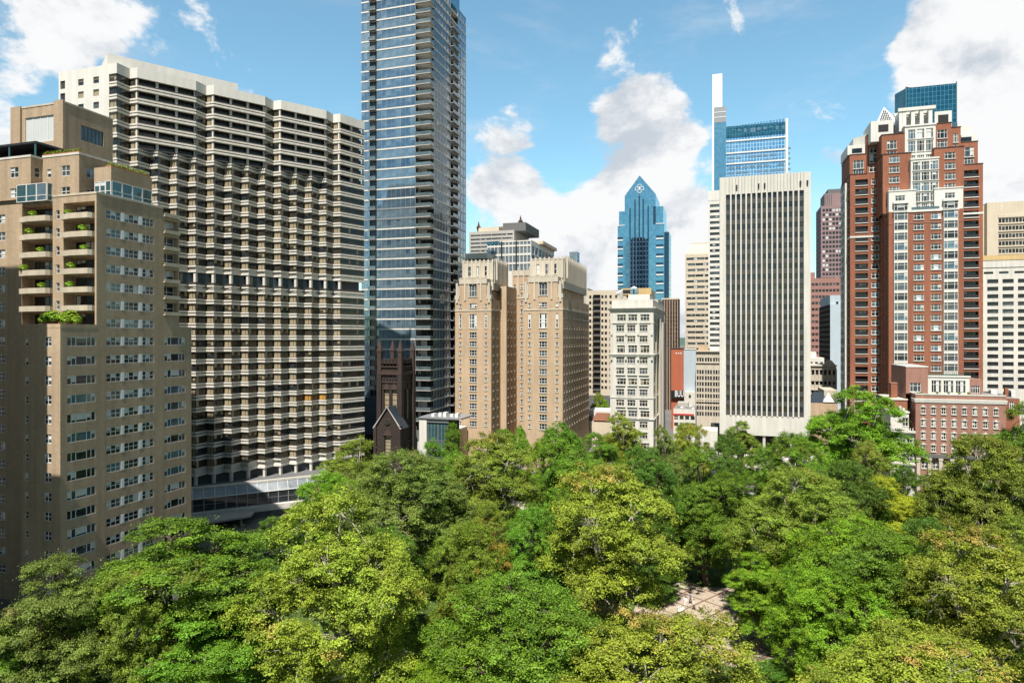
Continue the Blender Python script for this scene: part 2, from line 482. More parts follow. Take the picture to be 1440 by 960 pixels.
style('apartment_pair', 'white_metal', ['glass_dark', 'glass_mid', 'glass_dark', 'glass_mid'], 2, 2, .1, .07, .45, 'curtain_white', None, 6)
style('apartment_triple', 'white_metal', ['glass_dark', 'glass_mid', 'glass_sky', 'glass_dark'], 3, 2, .1, .07, .35, 'curtain_white', None, 6)
style('apartment_wide', 'white_metal', ['glass_dark', 'glass_mid', 'glass_dark', 'glass_sky'], (1, 1, 2.4, 1, 1), 1, .1, .07, .4, 'curtain_white', None, 7)
style('small_sash', 'white_metal', ['glass_dark', 'glass_mid'], 1, 2, .1, .07, .3, 'curtain_white', None, 4)
style('hotel_south', 'bronze_metal', ['curtain_tan', 'curtain_tan', 'glass_brown', 'curtain_tan', 'glass_brown', 'curtain_tan', 'glass_dark'], (1.15, 1), 1, .09, .06, .35, 'curtain_tan', None, 14)
style('hotel_amber', 'bronze_metal', ['curtain_amber'], (1.15, 1), 1, .09, .06, 0, 'curtain_tan', None, 1)
style('hotel_east', 'bronze_metal', ['glass_dark', 'glass_brown', 'glass_dark', 'glass_brown'], (1, 1, .8), 1, .08, .06, .3, 'curtain_tan', None, 6)
style('hotel_strip', 'bronze_metal', ['glass_brown', 'glass_dark'], 3, 1, .1, .06, .25, 'curtain_tan', None, 5)
style('hotel_loggia', 'bronze_metal', ['glass_dark', 'glass_dark'], 4, 1, .1, .06, .05, 'curtain_tan', None, 3)
glass_mat('glass_slate', (.012, .018, .024), (.06, .08, .1), metal=.25)
glass_mat('skylight_glass', (.16, .18, .19), (.34, .36, .37), rough=.15)
style('hotel_glazed', 'black_metal', ['glass_slate', 'glass_dark'], 5, 1, .08, .06, .1, 'curtain_tan', None, 3)
style('tower_strip', 'grey_metal', ['glass_blue', 'glass_blue', 'glass_blue_pale'], 8, 1, .09, .08, .3, 'glass_blue_pale', None, 7)
style('tower_pale', 'grey_metal', ['glass_blue_pale', 'glass_blue_pale', 'glass_blue'], 8, 1, .09, .08, .25, 'glass_blue', None, 6)
style('tower_short', 'grey_metal', ['glass_blue', 'glass_blue_pale'], 3, 1, .09, .08, .3, 'glass_blue_pale', None, 5)
glass_mat('glass_steel', (.03, .06, .1), (.09, .15, .21), metal=.25)
style('tower_east', 'white_metal', ['glass_steel', 'glass_steel', 'glass_mid'], (1, .5, 1, .5, 1, .5, 1, .5, 1, .5, 1), 1, .1, .06, .1, 'glass_blue_pale', None, 6)
style('tower_balcony', 'grey_metal', ['glass_dark', 'glass_mid'], 2, 1, .1, .06, .1, 'curtain_white', None, 3)
style('twin_triple', 'white_metal', ['glass_mid', 'glass_dark'], (1, 1.3, 1), 2, .11, .07, .18, 'curtain_white', 'cream_stone', 6)
style('twin_small', 'white_metal', ['glass_dark', 'glass_mid'], 1, 2, .14, .06, .2, 'curtain_white', 'cream_stone', 4)
style('stone_triple', 'white_stone', ['glass_brown', 'glass_dark', 'glass_mid'], (1, 1.2, 1), (1.6, 1), .13, .1, .22, 'curtain_tan', 'white_stone', 5)
style('brick_triple', 'white_trim', ['glass_mid', 'glass_sky', 'glass_dark', 'glass_mid'], (1, 1.4, 1), (2, 1), .12, .1, .1, 'curtain_white', 'white_trim', 6)
style('brick_double', 'white_trim', ['glass_mid', 'glass_sky', 'glass_dark'], (1, 1), (2, 1), .16, .1, .12, 'curtain_white', 'white_trim', 5)
style('bay_window', 'white_trim', ['glass_mid', 'glass_sky', 'glass_mid', 'glass_dark'], (1, 2, 1), (2, 1), .13, .1, .1, 'curtain_white', None, 5)
style('brick_loggia', 'black_metal', ['glass_dark', 'glass_mid'], 3, 1, .08, .06, .1, 'curtain_white', None, 3, ('black_metal', 1.2))
style('recess_small', 'white_trim', ['glass_dark'], 1, 2, .1, .06, .1, 'curtain_white', None, 2)
style('sash', 'white_trim', ['glass_dark', 'glass_mid'], 2, (1, 1), .12, .1, .35, 'curtain_white', 'white_trim', 4)
style('french', 'white_trim', ['glass_mid', 'glass_dark'], 4, (2, 1), .12, .08, .1, 'curtain_white', None, 3)
style('plain_dark', None, ['glass_dark', 'glass_brown', 'glass_mid'], 1, 1, 0, 0, .1, 'curtain_tan', None, 5)
style('office_strip', 'black_metal', ['glass_dark', 'glass_mid'], 6, 1, .1, .03, .15, 'curtain_white', None, 4)
style('slab_light', 'panel_grey', ['glass_dark', 'glass_brown', 'glass_dark', 'glass_dark'], 1, 1, .04, .03, .18, 'curtain_tan', None, 7)
style('grid_punch', None, ['glass_dark', 'glass_dark', 'glass_mid'], 1, 1, 0, 0, .03, 'curtain_white', None, 4)
style('penthouse_wall', 'white_metal', ['glass_teal', 'glass_sky', 'glass_teal'], 1, (1, 2.2), .1, .06, .1, 'curtain_white', None, 4)
style('lancet', 'brown_trim', ['curtain_tan'], 1, (1, 1, 1, 1, 1, 1), .1, .06, 0, 'curtain_tan', None, 1)
style('louvre', 'grey_metal', ['glass_blue_pale'], 4, 1, .1, .06, 0, 'blind', None, 2)
# ---------------------------------------------------------------- beige brick apartment block at the left edge
def beige_block():
    b = Building('apartment_building', 'beige brick apartment block with stepped terraces and balconies at the left edge', 'apartment building', (-106, 90), frames=True)
    W = 'beige_brick'; e1 = -95.0; P = 2.96; z0 = H - 1.18
    low = [z0 - P * k for k in range(0, 14)]; up = [z0 + P * k for k in range(1, 8)]
    top_low, top_up = H + 1.65, H + 23.2
    n_f, n_m, n_r, n_b, n_e = 75.2, 81.3, 94.6, 98.3, 101.3
    w_wing = -103.2
    mb = MB()
    hA = 1.45
    # front wing (below the terrace), south and east faces
    sth = [(2.2, z, 1.05, hA, 'small_sash') for z in low]
    sth = [(.85, z, .8, 1.2, 'small_sash') for z in low] + [(4.9, z, 1.5, hA, 'apartment_pair') for z in low]
    wall_face(b, mb, (w_wing, n_f), (e1, n_f), 0, top_low, sth, W, .18)
    east = []
    for z in low: east.append((76.3 - n_f, z, 4.9, hA, 'apartment_wide'))
    wall_face(b, mb, (e1, n_f), (e1, n_m), 0, top_low, east, W, .18)
    mb.face([(w_wing, n_f, top_low), (e1, n_f, top_low), (e1, n_m + .02, top_low), (w_wing, n_m + .02, top_low)], 'roof_grey')
    wall_face(b, mb, (w_wing, n_m), (w_wing, n_f), 0, top_low, [], W)
    # main block east face, all heights
    main = []
    for z in low + up:
        main += [(83.1 - n_m, z, 2.75, hA, 'apartment_triple'), (86.5 - n_m, z, 2.9, hA, 'apartment_triple'), (90.15 - n_m, z, 2.45, hA, 'apartment_triple')]
    wall_face(b, mb, (e1, n_m), (e1, n_r), 0, top_up, main, W, .18)
    # rear balcony bay (upper) and rear wing (lower)
    rear = [(.35, z, 4.9, hA, 'apartment_wide') for z in low]
    wall_face(b, mb, (e1, n_r), (e1, n_e), 0, top_low, rear, W, .18)
    mb.face([(e1 - 6, n_b, top_low), (e1, n_b, top_low), (e1, n_e, top_low), (e1 - 6, n_e, top_low)], 'roof_grey')
    bay = [(.25, z0 + P * k - .35, 3.2, 2.15, 'apartment_pair', 1.1) for k in range(1, 8)]
    wall_face(b, mb, (e1, n_r), (e1, n_b), top_low, top_up - .8, bay, W, .18)
    mb.face([(e1 - 8, n_r, top_up - .8), (e1, n_r, top_up - .8), (e1, n_b, top_up - .8), (e1 - 8, n_b, top_up - .8)], 'roof_grey')
    mb.face([(e1, n_b, top_low), (e1 - 8, n_b, top_low), (e1 - 8, n_b, top_up - .8), (e1, n_b, top_up - .8)], W)
    mb.face([(e1, n_e, 0), (-125, n_e, 0), (-125, n_e, top_low), (e1, n_e, top_low)], W)
    # main south face with two stacks of recessed balconies
    south = [(2.4, z, 1.9, hA, 'apartment_pair') for z in low + up] + [(-117.0 + 130, z, 1.9, hA, 'apartment_pair') for z in low + up]
    x0 = -130.0
    south += [(-103.65 - x0, z, .8, hA, 'small_sash') for z in up]
    slabs = []
    for a, c in ((-111.2, -104.35), (-102.0, -95.35)):
        for k in range(0, 8):
            zb = top_low + .1 + (P * k)
            if zb + 2.6 < top_up + .2:
                south.append((a - x0, zb, c - a, 2.55, None, 1.9))
                slabs.append((a, c, zb))
    wall_face(b, mb, (x0, n_m), (e1, n_m), 0, top_up, south, W, .18)
    for a, c, zb in slabs:
        # the wall and doors at the back of each balcony
        wall_face(b, mb, (a, n_m + 1.9), (c, n_m + 1.9), zb, zb + 2.55, [(.3, zb + .06, (c - a) - 2.5, 2.3, 'balcony_glass'), ((c - a) - 2.0, zb + .06, 1.7, 2.3, 'balcony_door')], W, .12)  # wide dark glass stands in for shade at the balcony back
    mb.face([(x0, n_m, top_up), (e1, n_m, top_up), (e1, n_r, top_up), (x0, n_r, top_up)], 'roof_grey')
    plain_sides(mb, x0, e1, n_r, n_e, 0, top_low - .1, W, 'SE')
    mb.face([(e1, n_r, top_up), (x0, n_r, top_up), (x0, n_r, 0), (e1, n_r, 0)], W)
    # penthouse tier
    p_top = H + 30.4; pe, pn, pr = -100.6, 82.9, 97.0
    ps = [(3.2, H + 27.0, 1.0, 1.5, 'small_sash'), (6.0 - .5, H + 27.0, 1.9, 1.7, 'apartment_pair')]
    ps = [(1.0, H + 27.0, .9, 1.4, 'small_sash'), (4.2, H + 27.0, 1.9, 1.75, 'apartment_pair'), (4.2, H + 23.7, 1.9, 1.5, 'apartment_pair')]
    wall_face(b, mb, (-108.7, pn), (pe, pn), top_up, p_top, ps, W, .15)
    wall_face(b, mb, (pe, pn), (pe, pr), top_up, p_top, [(1.4, H + 26.9, 2.4, 1.6, 'apartment_triple'), (4.9, H + 26.9, 1.1, 1.6, 'small_sash'), (1.4, H + 23.6, 2.4, 1.6, 'apartment_triple')], W, .15)
    wall_face(b, mb, (-130, pn - 2), (-108.7, pn - 2), top_up, p_top - .3, [(16.6, H + 26.9, 1.9, 1.75, 'apartment_pair'), (12.6, H + 26.9, .9, 1.75, 'small_sash'), (16.6, H + 23.6, 1.9, 1.5, 'apartment_pair')], W, .15)
    wall_face(b, mb, (-108.7, pn - 2), (-108.7, pn), top_up, p_top - .3, [(.6, H + 26.9, 1.0, 1.7, 'small_sash')], W, .15)
    mb.face([(-130, pn - 2, p_top - .3), (-108.7, pn - 2, p_top - .3), (-108.7, pn + 2, p_top - .3), (-130, pn + 2, p_top - .3)], 'roof_grey')
    mb.face([(-130, pn, p_top), (pe, pn, p_top), (pe, pr, p_top), (-130, pr, p_top)], 'roof_grey')
    mb.face([(pe, pr, top_up), (-130, pr, top_up), (-130, pr, p_top), (pe, pr, p_top)], W)
    # stair and tank tower
    t_top = H + 41.6; te, tn, tr, tw = -110.2, 88.0, 97.8, -122.8
    wall_face(b, mb, (tw, tn), (te, tn), p_top, t_top, [(3.2, H + 35.2, 7.0, 4.6, None, .25), (6.6, H + 31.4, 2.4, 1.2, 'apartment_pair')], W, .2)
    wall_face(b, mb, (te, tn), (te, tr), p_top, t_top, [(3.2, H + 36.0, 4.6, 2.7, 'office_strip'), (3.2, H + 31.6, 1.2, 1.3, 'small_sash'), (4.8, H + 31.6, 1.2, 1.3, 'small_sash'), (6.4, H + 31.6, 1.2, 1.3, 'small_sash')], W, .2)
    plain_sides(mb, tw, te, tn, tr, p_top, t_top, W, 'SE', 'roof_grey')
    mb.box(te - 2.1, te + .06, tn - .35, tn, p_top, t_top + .5, W); mb.box(tw, tw + 2.4, tn - .35, tn, p_top, t_top + .35, W)
    b.part('wall', mb)
    g = MB(); M = Matrix.Translation((tw + 3.2, tn + .2, H + 35.2))
    STYLE.setdefault('tank_light', dict(fr='white_metal', glass=['blind'], cols=4, rows=1, t=.14, out=.06, blind=0, bmat='blind', sill=None, variants=1, rail=None))
    b.win('tank_light', 7.0, 4.6, (tw + 3.2, tn + .2, H + 35.2), 0, 0)
    # copings
    c = MB()
    coping([(-130, n_m), (e1, n_m), (e1, n_r)], top_up, .35, .08, 'cream_trim', c)
    coping([(-108.7, pn), (pe, pn), (pe, pr)], p_top, .35, .08, 'white_stone', c)
    coping([(-130, pn - 2), (-108.7, pn - 2), (-108.7, pn)], p_top - .3, .35, .08, 'white_stone', c)
    coping([(tw, tn), (te, tn), (te, tr)], t_top, .3, .08, 'cream_trim', c)
    coping([(w_wing, n_m), (w_wing, n_f), (e1, n_f), (e1, n_m)], top_low, .6, .03, 'beige_brick', c)
    coping([(e1, n_b), (e1, n_e)], top_low, .5, .03, 'beige_brick', c)
    b.each('coping', c)
    # balcony slabs, each with its upturned front
    for a, c_, zb in slabs:
        if zb > top_low + 1:
            s = MB(); y = n_m; o = 1.15
            path = [(a, y), (a + .02, y - .55), (a + 2.6, y - o), (c_ - .3, y - o + .1), (c_, y - .5), (c_ + .01, y)]
            s.prism([(p[0], p[1]) for p in path], zb - .22, zb - .02, 'cream_trim')
            s.sweep(path, [(0, zb - .25), (.02, zb + .62), (-.16, zb + .62), (-.16, zb - .02)], 'cream_trim')
            b.part('balcony', s)
    for k in range(0, 7):
        s = MB(); zb = top_low + .1 + P * (k + 1) - .35
        s.box(e1 - .9, e1 + .35, n_r + .1, n_b - .05, zb - .2, zb, 'cream_trim'); s.box(e1 + .25, e1 + .35, n_r + .1, n_b - .05, zb, zb + .45, 'cream_trim')
        b.part('balcony', s)
    # white infill panels between the window groups
    for z in low + up:
        s = MB()
        for y, w_ in ((85.86, .62), (89.42, .71)):
            s.box(e1 - .1, e1 + .03, y, y + w_, z, z + hA, 'panel_white', True)
        b.each('panel', s)
    # conservatory on the roof corner
    v = MB(); ce, cn, cr, cw = e1 - .25, 84.2, 92.4, -98.9
    zt = H + 26.0
    v.box(cw, ce, cn, cr, zt, zt + 2.3, W)
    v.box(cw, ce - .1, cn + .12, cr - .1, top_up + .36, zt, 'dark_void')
    con = b.part('conservatory', v)
    for i in range(3): b.win('penthouse_wall', 1.15, zt - top_up - .4, (cw + .05 + i * 1.18, cn + .08, top_up + .38), 0)
    for i in range(4): b.win('penthouse_wall', 2.0, zt - top_up - .4, (ce + .0, cn + .1 + i * 2.03, top_up + .38), math.pi / 2)
    # glazed balcony room at the top of the left stack
    zb = top_low + .1 + P * 7
    for i in range(3): b.win('penthouse_wall', 2.2, 2.9, (-111.1 + i * 2.23, n_m - .95, zb + .05), 0)
    b.win('penthouse_wall', .9, 2.9, (-104.42, n_m - .92, zb + .05), math.pi / 2)
    # dark pergola on the roof at left
    q = MB()
    q.box(-128, -109.6, 82.4, 88, p_top + 2.5, p_top + 2.85, 'black_metal')
    for x in (-127.5, -122, -116, -110): q.box(x, x + .2, 82.5, 82.7, p_top - .3, p_top + 2.5, 'teal_metal')
    q.box(-128, -112, 86.5, 87.9, p_top, p_top + 2.5, 'dark_void')
    b.each('roof_shelter', q)
    b.finish()
    return slabs, n_m, top_low, P, p_top

def south_neighbour():
    """the taller slab across the side street, just out of frame; it throws the stepped shade on the beige block"""
    b = Building('apartment_tower', 'tall concrete apartment tower south of the beige block, casting its shade', 'apartment building', (-110, 44))
    W = 'grey_concrete'
    for x0, x1, zt in ((-140, -109.4, 100), (-109.4, -96.2, 84), (-96.2, -92.6, 57)):
        zs = floors(3, 3, int((zt - 4) / 3))
        tower(b, x0, x1, 31, 55, 0, zt, W, E=grid(24, 6, 2.2, zs, 1.6, 'plain_dark') if x0 > -111 else None)
    b.finish(60)

# ---------------------------------------------------------------- saw-toothed hotel
def hotel():
    b = Building('hotel', 'pale saw-toothed hotel tower with long white spandrel bands and bronze windows', 'hotel', (-115, 140))
    A_, B_ = 2.3, 3.45; ix, iy = -132.5, 116.6; NT = 14
    I = [(ix + i * A_, iy + i * B_) for i in range(NT)]; O = [(p[0] + A_, p[1]) for p in I]
    end = (O[-1][0] + math.sin(R(20)) * 8.5, O[-1][1] + math.cos(R(20)) * 8.5)
    saw = []
    for i in range(NT): saw += [I[i], O[i]]
    saw.append(end)
    bays = [I[0], O[0], I[1], O[1], O[4], I[5], O[5], O[8], I[9], O[9], O[12], I[13], O[13], end]
    low = floors(11.9, 2.94, 16); am = low[-1]; mid = floors(61.2, 2.9, 10); up = floors(mid[-1] + 2.9, 2.9, 6)
    roofz = up[-1] + .3
    band = [(-.35, -.62), (.02, -.62), (.02, -.54), (.16, -.52), (.16, -.06), (-.22, -.04), (-.22, .2), (.12, .22), (.12, .6), (-.35, .6)]
    def bandz(z, lo=0, hi=0): return [(o, z + q + (lo if q < 0 else 0) + (hi if q > .1 else 0)) for o, q in band]
    for z in low[1:-1] + mid[1:]:
        s = MB(); s.sweep(saw, bandz(z), 'pale_panel'); s.sweep(saw, [(-.3, z - .03), (-.14, z - .03), (-.14, z + .19), (-.3, z + .19)], 'bronze_metal'); b.part('spandrel', s)  # dark strip in the groove stands in for its shadow
    for z, lo, hi in ((low[0], -.9, 0), (am, 0, .55), (mid[0], -.55, 0)):
        s = MB(); s.sweep(saw, bandz(z, lo, hi), 'pale_panel'); b.part('spandrel', s)
    for z in up[:-1]:
        s = MB(); s.sweep(bays, bandz(z), 'pale_panel'); s.sweep(bays, [(-.3, z - .03), (-.14, z - .03), (-.14, z + .19), (-.3, z + .19)], 'bronze_metal'); b.part('spandrel', s)  # groove shadow of the bay bands painted as a dark strip
    s = MB(); s.sweep(bays, [(-.5, roofz - .85), (.12, roofz - .85), (.12, roofz + 1.5), (-.5, roofz + 1.5)], 'white_panel'); b.part('parapet', s)
    # inner core keeps light out, floor plates behind the bands
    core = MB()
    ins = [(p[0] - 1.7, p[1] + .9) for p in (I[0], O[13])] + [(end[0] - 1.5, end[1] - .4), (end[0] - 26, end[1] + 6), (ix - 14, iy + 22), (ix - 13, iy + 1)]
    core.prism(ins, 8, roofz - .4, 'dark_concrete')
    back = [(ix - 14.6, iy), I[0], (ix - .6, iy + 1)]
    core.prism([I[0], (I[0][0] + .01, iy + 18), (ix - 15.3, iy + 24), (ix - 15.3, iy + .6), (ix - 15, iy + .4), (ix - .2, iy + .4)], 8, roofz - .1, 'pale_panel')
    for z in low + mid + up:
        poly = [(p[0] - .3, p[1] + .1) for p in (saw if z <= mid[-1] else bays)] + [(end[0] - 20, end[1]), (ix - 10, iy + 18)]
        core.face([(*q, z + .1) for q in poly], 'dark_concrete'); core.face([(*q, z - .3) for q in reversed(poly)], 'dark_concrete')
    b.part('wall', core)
    # blank south gable with its small square windows
    g = MB(); x0 = ix - 15.3
    ws = []
    for z in up[::-1][:5] + mid[::-1]:
        ws += [(6.0, z - 2.1, 1.7, 1.5, 'plain_dark'), (10.6, z - 2.1, 1.7, 1.5, 'plain_dark'), (.5, z - 2.3, 1.5, 1.9, 'plain_dark')]
    wall_face(b, g, (x0, iy), (ix - .02, iy), 8, roofz + 1.45, ws, 'white_panel', .25)
    g.face([(x0, iy, roofz + 1.45), (ix, iy, roofz + 1.45), (ix, iy + 3, roofz + 1.45), (x0, iy + 3, roofz + 1.45)], 'white_panel')
    b.part('end_wall', g)
    # windows tooth by tooth
    dep_ = .2; hw = 1.73
    def facet(p, q, z, st, h=hw, inset=.2):
        dx, dy = q[0] - p[0], q[1] - p[1]; L = math.hypot(dx, dy); rz = math.atan2(dy, dx); nx, ny = dy / L, -dx / L
        b.win(st, L, h, (p[0] - nx * inset, p[1] - ny * inset, z), rz)
    rr = random.Random(5)
    for k, z in enumerate(low[:-1] + mid[:-1]):
        for i in range(NT):
            st = 'hotel_amber' if (k == 5 and i in (11, 12)) else 'hotel_south'
            facet(I[i], O[i], z + .62, st)
            if i < NT - 1: facet(O[i], I[i + 1], z + .62, 'hotel_east')
        for j in range(3):
            a = (O[-1][0] + (end[0] - O[-1][0]) * j / 3, O[-1][1] + (end[1] - O[-1][1]) * j / 3); c = (O[-1][0] + (end[0] - O[-1][0]) * (j + 1) / 3, O[-1][1] + (end[1] - O[-1][1]) * (j + 1) / 3)
            facet(a, c, z + .62, 'hotel_strip')
    # amenity storey: columns at every tooth with glass set back
    for i in range(NT):
        s = MB(); x, y = O[i]; s.prism([(x - .75, y + .05), (x - .1, y + .05), (x - .1, y + .7), (x - .75, y + .7)], am + .3, mid[0] - 1.1, 'pale_panel'); b.part('column', s)
        if i < NT - 1: facet((O[i][0] - 1.3, O[i][1] + .9), (O[i + 1][0] - 1.3, O[i + 1][1] + .9), am + .5, 'hotel_glazed', 3.4, 0)
        s = MB(); s.prism([(x - .7, y + .1), (x - .05, y + .1), (x - .05, y + .75), (x - .7, y + .75)], 8.2, 10.6, 'pale_panel'); b.part('column', s)
    # balustrade of the amenity storey
    s = MB(); s.sweep(saw, [(-.1, am + 1.15), (-.04, am + 1.15), (-.04, am + 1.75), (-.1, am + 1.75)], 'bronze_metal'); b.part('balustrade', s)
    # bays of the top six storeys
    segs = [(bays[i], bays[i + 1]) for i in range(len(bays) - 1)]
    for k, z in enumerate([mid[-1]] + up[:-1]):
        for j, (p, q) in enumerate(segs):
            L = math.hypot(q[0] - p[0], q[1] - p[1])
            if L > 9 or j == len(segs) - 1:
                nb = 3 if L > 9 else 2
                glazed = (k, j) in ((2, 4), (4, 4), (3, 7), (4, 7), (2, 10)) or k == 0
                dx, dy = (q[0] - p[0]) / L, (q[1] - p[1]) / L
                for t in range(nb):
                    a = (p[0] + dx * L * t / nb, p[1] + dy * L * t / nb); c = (p[0] + dx * L * (t + 1) / nb, p[1] + dy * L * (t + 1) / nb)
                    facet(a, c, z + .62, 'hotel_glazed' if (glazed and k) else 'hotel_loggia', hw, .25 if glazed and k else 1.5)
                if not (glazed and k):
                    s = MB()
                    for t in range(nb + 1):
                        x, y = p[0] + dx * L * t / nb - dy * -.0, p[1] + dy * L * t / nb
                        x -= dy * .55; y += dx * .55
                        s.prism([(x - .22, y - .22), (x + .22, y - .22), (x + .22, y + .22), (x - .22, y + .22)], z + .6, z + 2.4, 'pale_panel')
                    s.sweep([(p[0] - dy * .1, p[1] + dx * .1), (q[0] - dy * .1, q[1] + dx * .1)], [(0, z + .62), (.03, z + .62), (.03, z + .95), (0, z + .95)], 'bronze_metal')
                    b.part('balcony', s)
            else:
                facet(p, q, z + .62, 'hotel_south' if abs(q[1] - p[1]) < .01 else 'hotel_east')
    # plant room on the roof
    s = MB()
    s.prism([(-135.3, 118.6), (-119.2, 143.0), (-126, 147), (-142, 123)], roofz, roofz + 5.2, 'white_panel')
    s.prism([(ix - 15.2, iy + 1.5), (ix + .9, iy + 1.5), (ix + .9, iy + 6), (ix - 15.2, iy + 9)], roofz + .5, roofz + 2.0, 'white_panel')
    b.each('plant_room', s)
    # podium with sloping skylight and dark glass front
    Ap, Bp = Vector((-119.3, 127.3)), Vector((-98.7, 149.4)); d = (Bp - Ap).normalized(); n = Vector((d.y, -d.x))
    p0 = Ap - d * 12; p1 = Bp + d * 11; Lp = (p1 - p0).length
    s = MB()
    s.prism([tuple(p0), tuple(p1), (p1.x - 12, p1.y + 14), (p0.x - 14, p0.y + 16)], 0, 8.3, 'dark_concrete')
    o = lambda q, k: (q.x + n.x * k, q.y + n.y * k)
    s.sweep([o(p0, 0), o(p1, 0)], [(-.3, 8.25), (.3, 8.25), (.3, 8.75), (-.3, 8.75)], 'pale_panel')
    s.sweep([o(p0, 1.6), o(p1, 1.6)], [(-1.6, 1.4), (.5, 1.5), (.5, 2.9), (-.2, 3.05), (-1.6, 3.05)], 'pale_panel')
    s.face([(*o(p0, 1.5), 0), (*o(p1, 1.5), 0), (*o(p1, 1.5), 1.4), (*o(p0, 1.5), 1.4)], 'dark_concrete')
    pod = b.part('podium', s)
    npan = 22
    for i in range(npan):
        a = p0 + d * (Lp * i / npan); c = p0 + d * (Lp * (i + 1) / npan)
        s = MB(); s.face([(*o(a, 1.5), 6.2), (*o(c, 1.5), 6.2), (*o(c, .2), 8.2), (*o(a, .2), 8.2)], 'skylight_glass')
        m = d * .06
        s.tube([(*o(a, 1.55), 6.2), (*o(a, .25), 8.22)], [.07, .07], 'white_metal', 4)
        b.part('skylight', s)
        b.win('podium_glass', Lp / npan, 3.1, (*o(a, 1.5), 3.08), math.atan2(d.y, d.x))
    s = MB(); s.sweep([o(p0, 1.45), o(p1, 1.45)], [(0, 6.1), (.25, 6.1), (.25, 6.3), (0, 6.3)], 'white_metal'); b.part('gutter', s)
    # entrance canopy
    s = MB(); c0 = o(p0 + d * 6, 1.8)
    q = [o(p0 + d * 9, 2.2), o(p0 + d * 9, 10.5), o(p0 + d * 24, 8.0), o(p0 + d * 26, 2.2)]
    s.prism(q[::-1] if True else q, 1.9, 2.35, 'grey_concrete')
    for k in (10.5, 16, 22):
        x, y = o(p0 + d * k, 7.3); s.prism([(x - .2, y - .2), (x + .2, y - .2), (x + .2, y + .2), (x - .2, y + .2)], 0, 1.9, 'grey_concrete')
    b.part('canopy', s)
    b.finish()
style('balcony_glass', 'bronze_metal', ['glass_dark', 'glass_dark', 'glass_mid'], 4, 1, .09, .06, .12, 'curtain_white', None, 5)
style('balcony_door', 'white_metal', ['glass_dark', 'glass_mid'], 2, 1, .09, .06, .3, 'curtain_white', None, 4)
style('podium_glass', 'grey_metal', ['glass_dark', 'glass_dark'], 1, 2, .09, .06, 0, 'blind', None, 2)
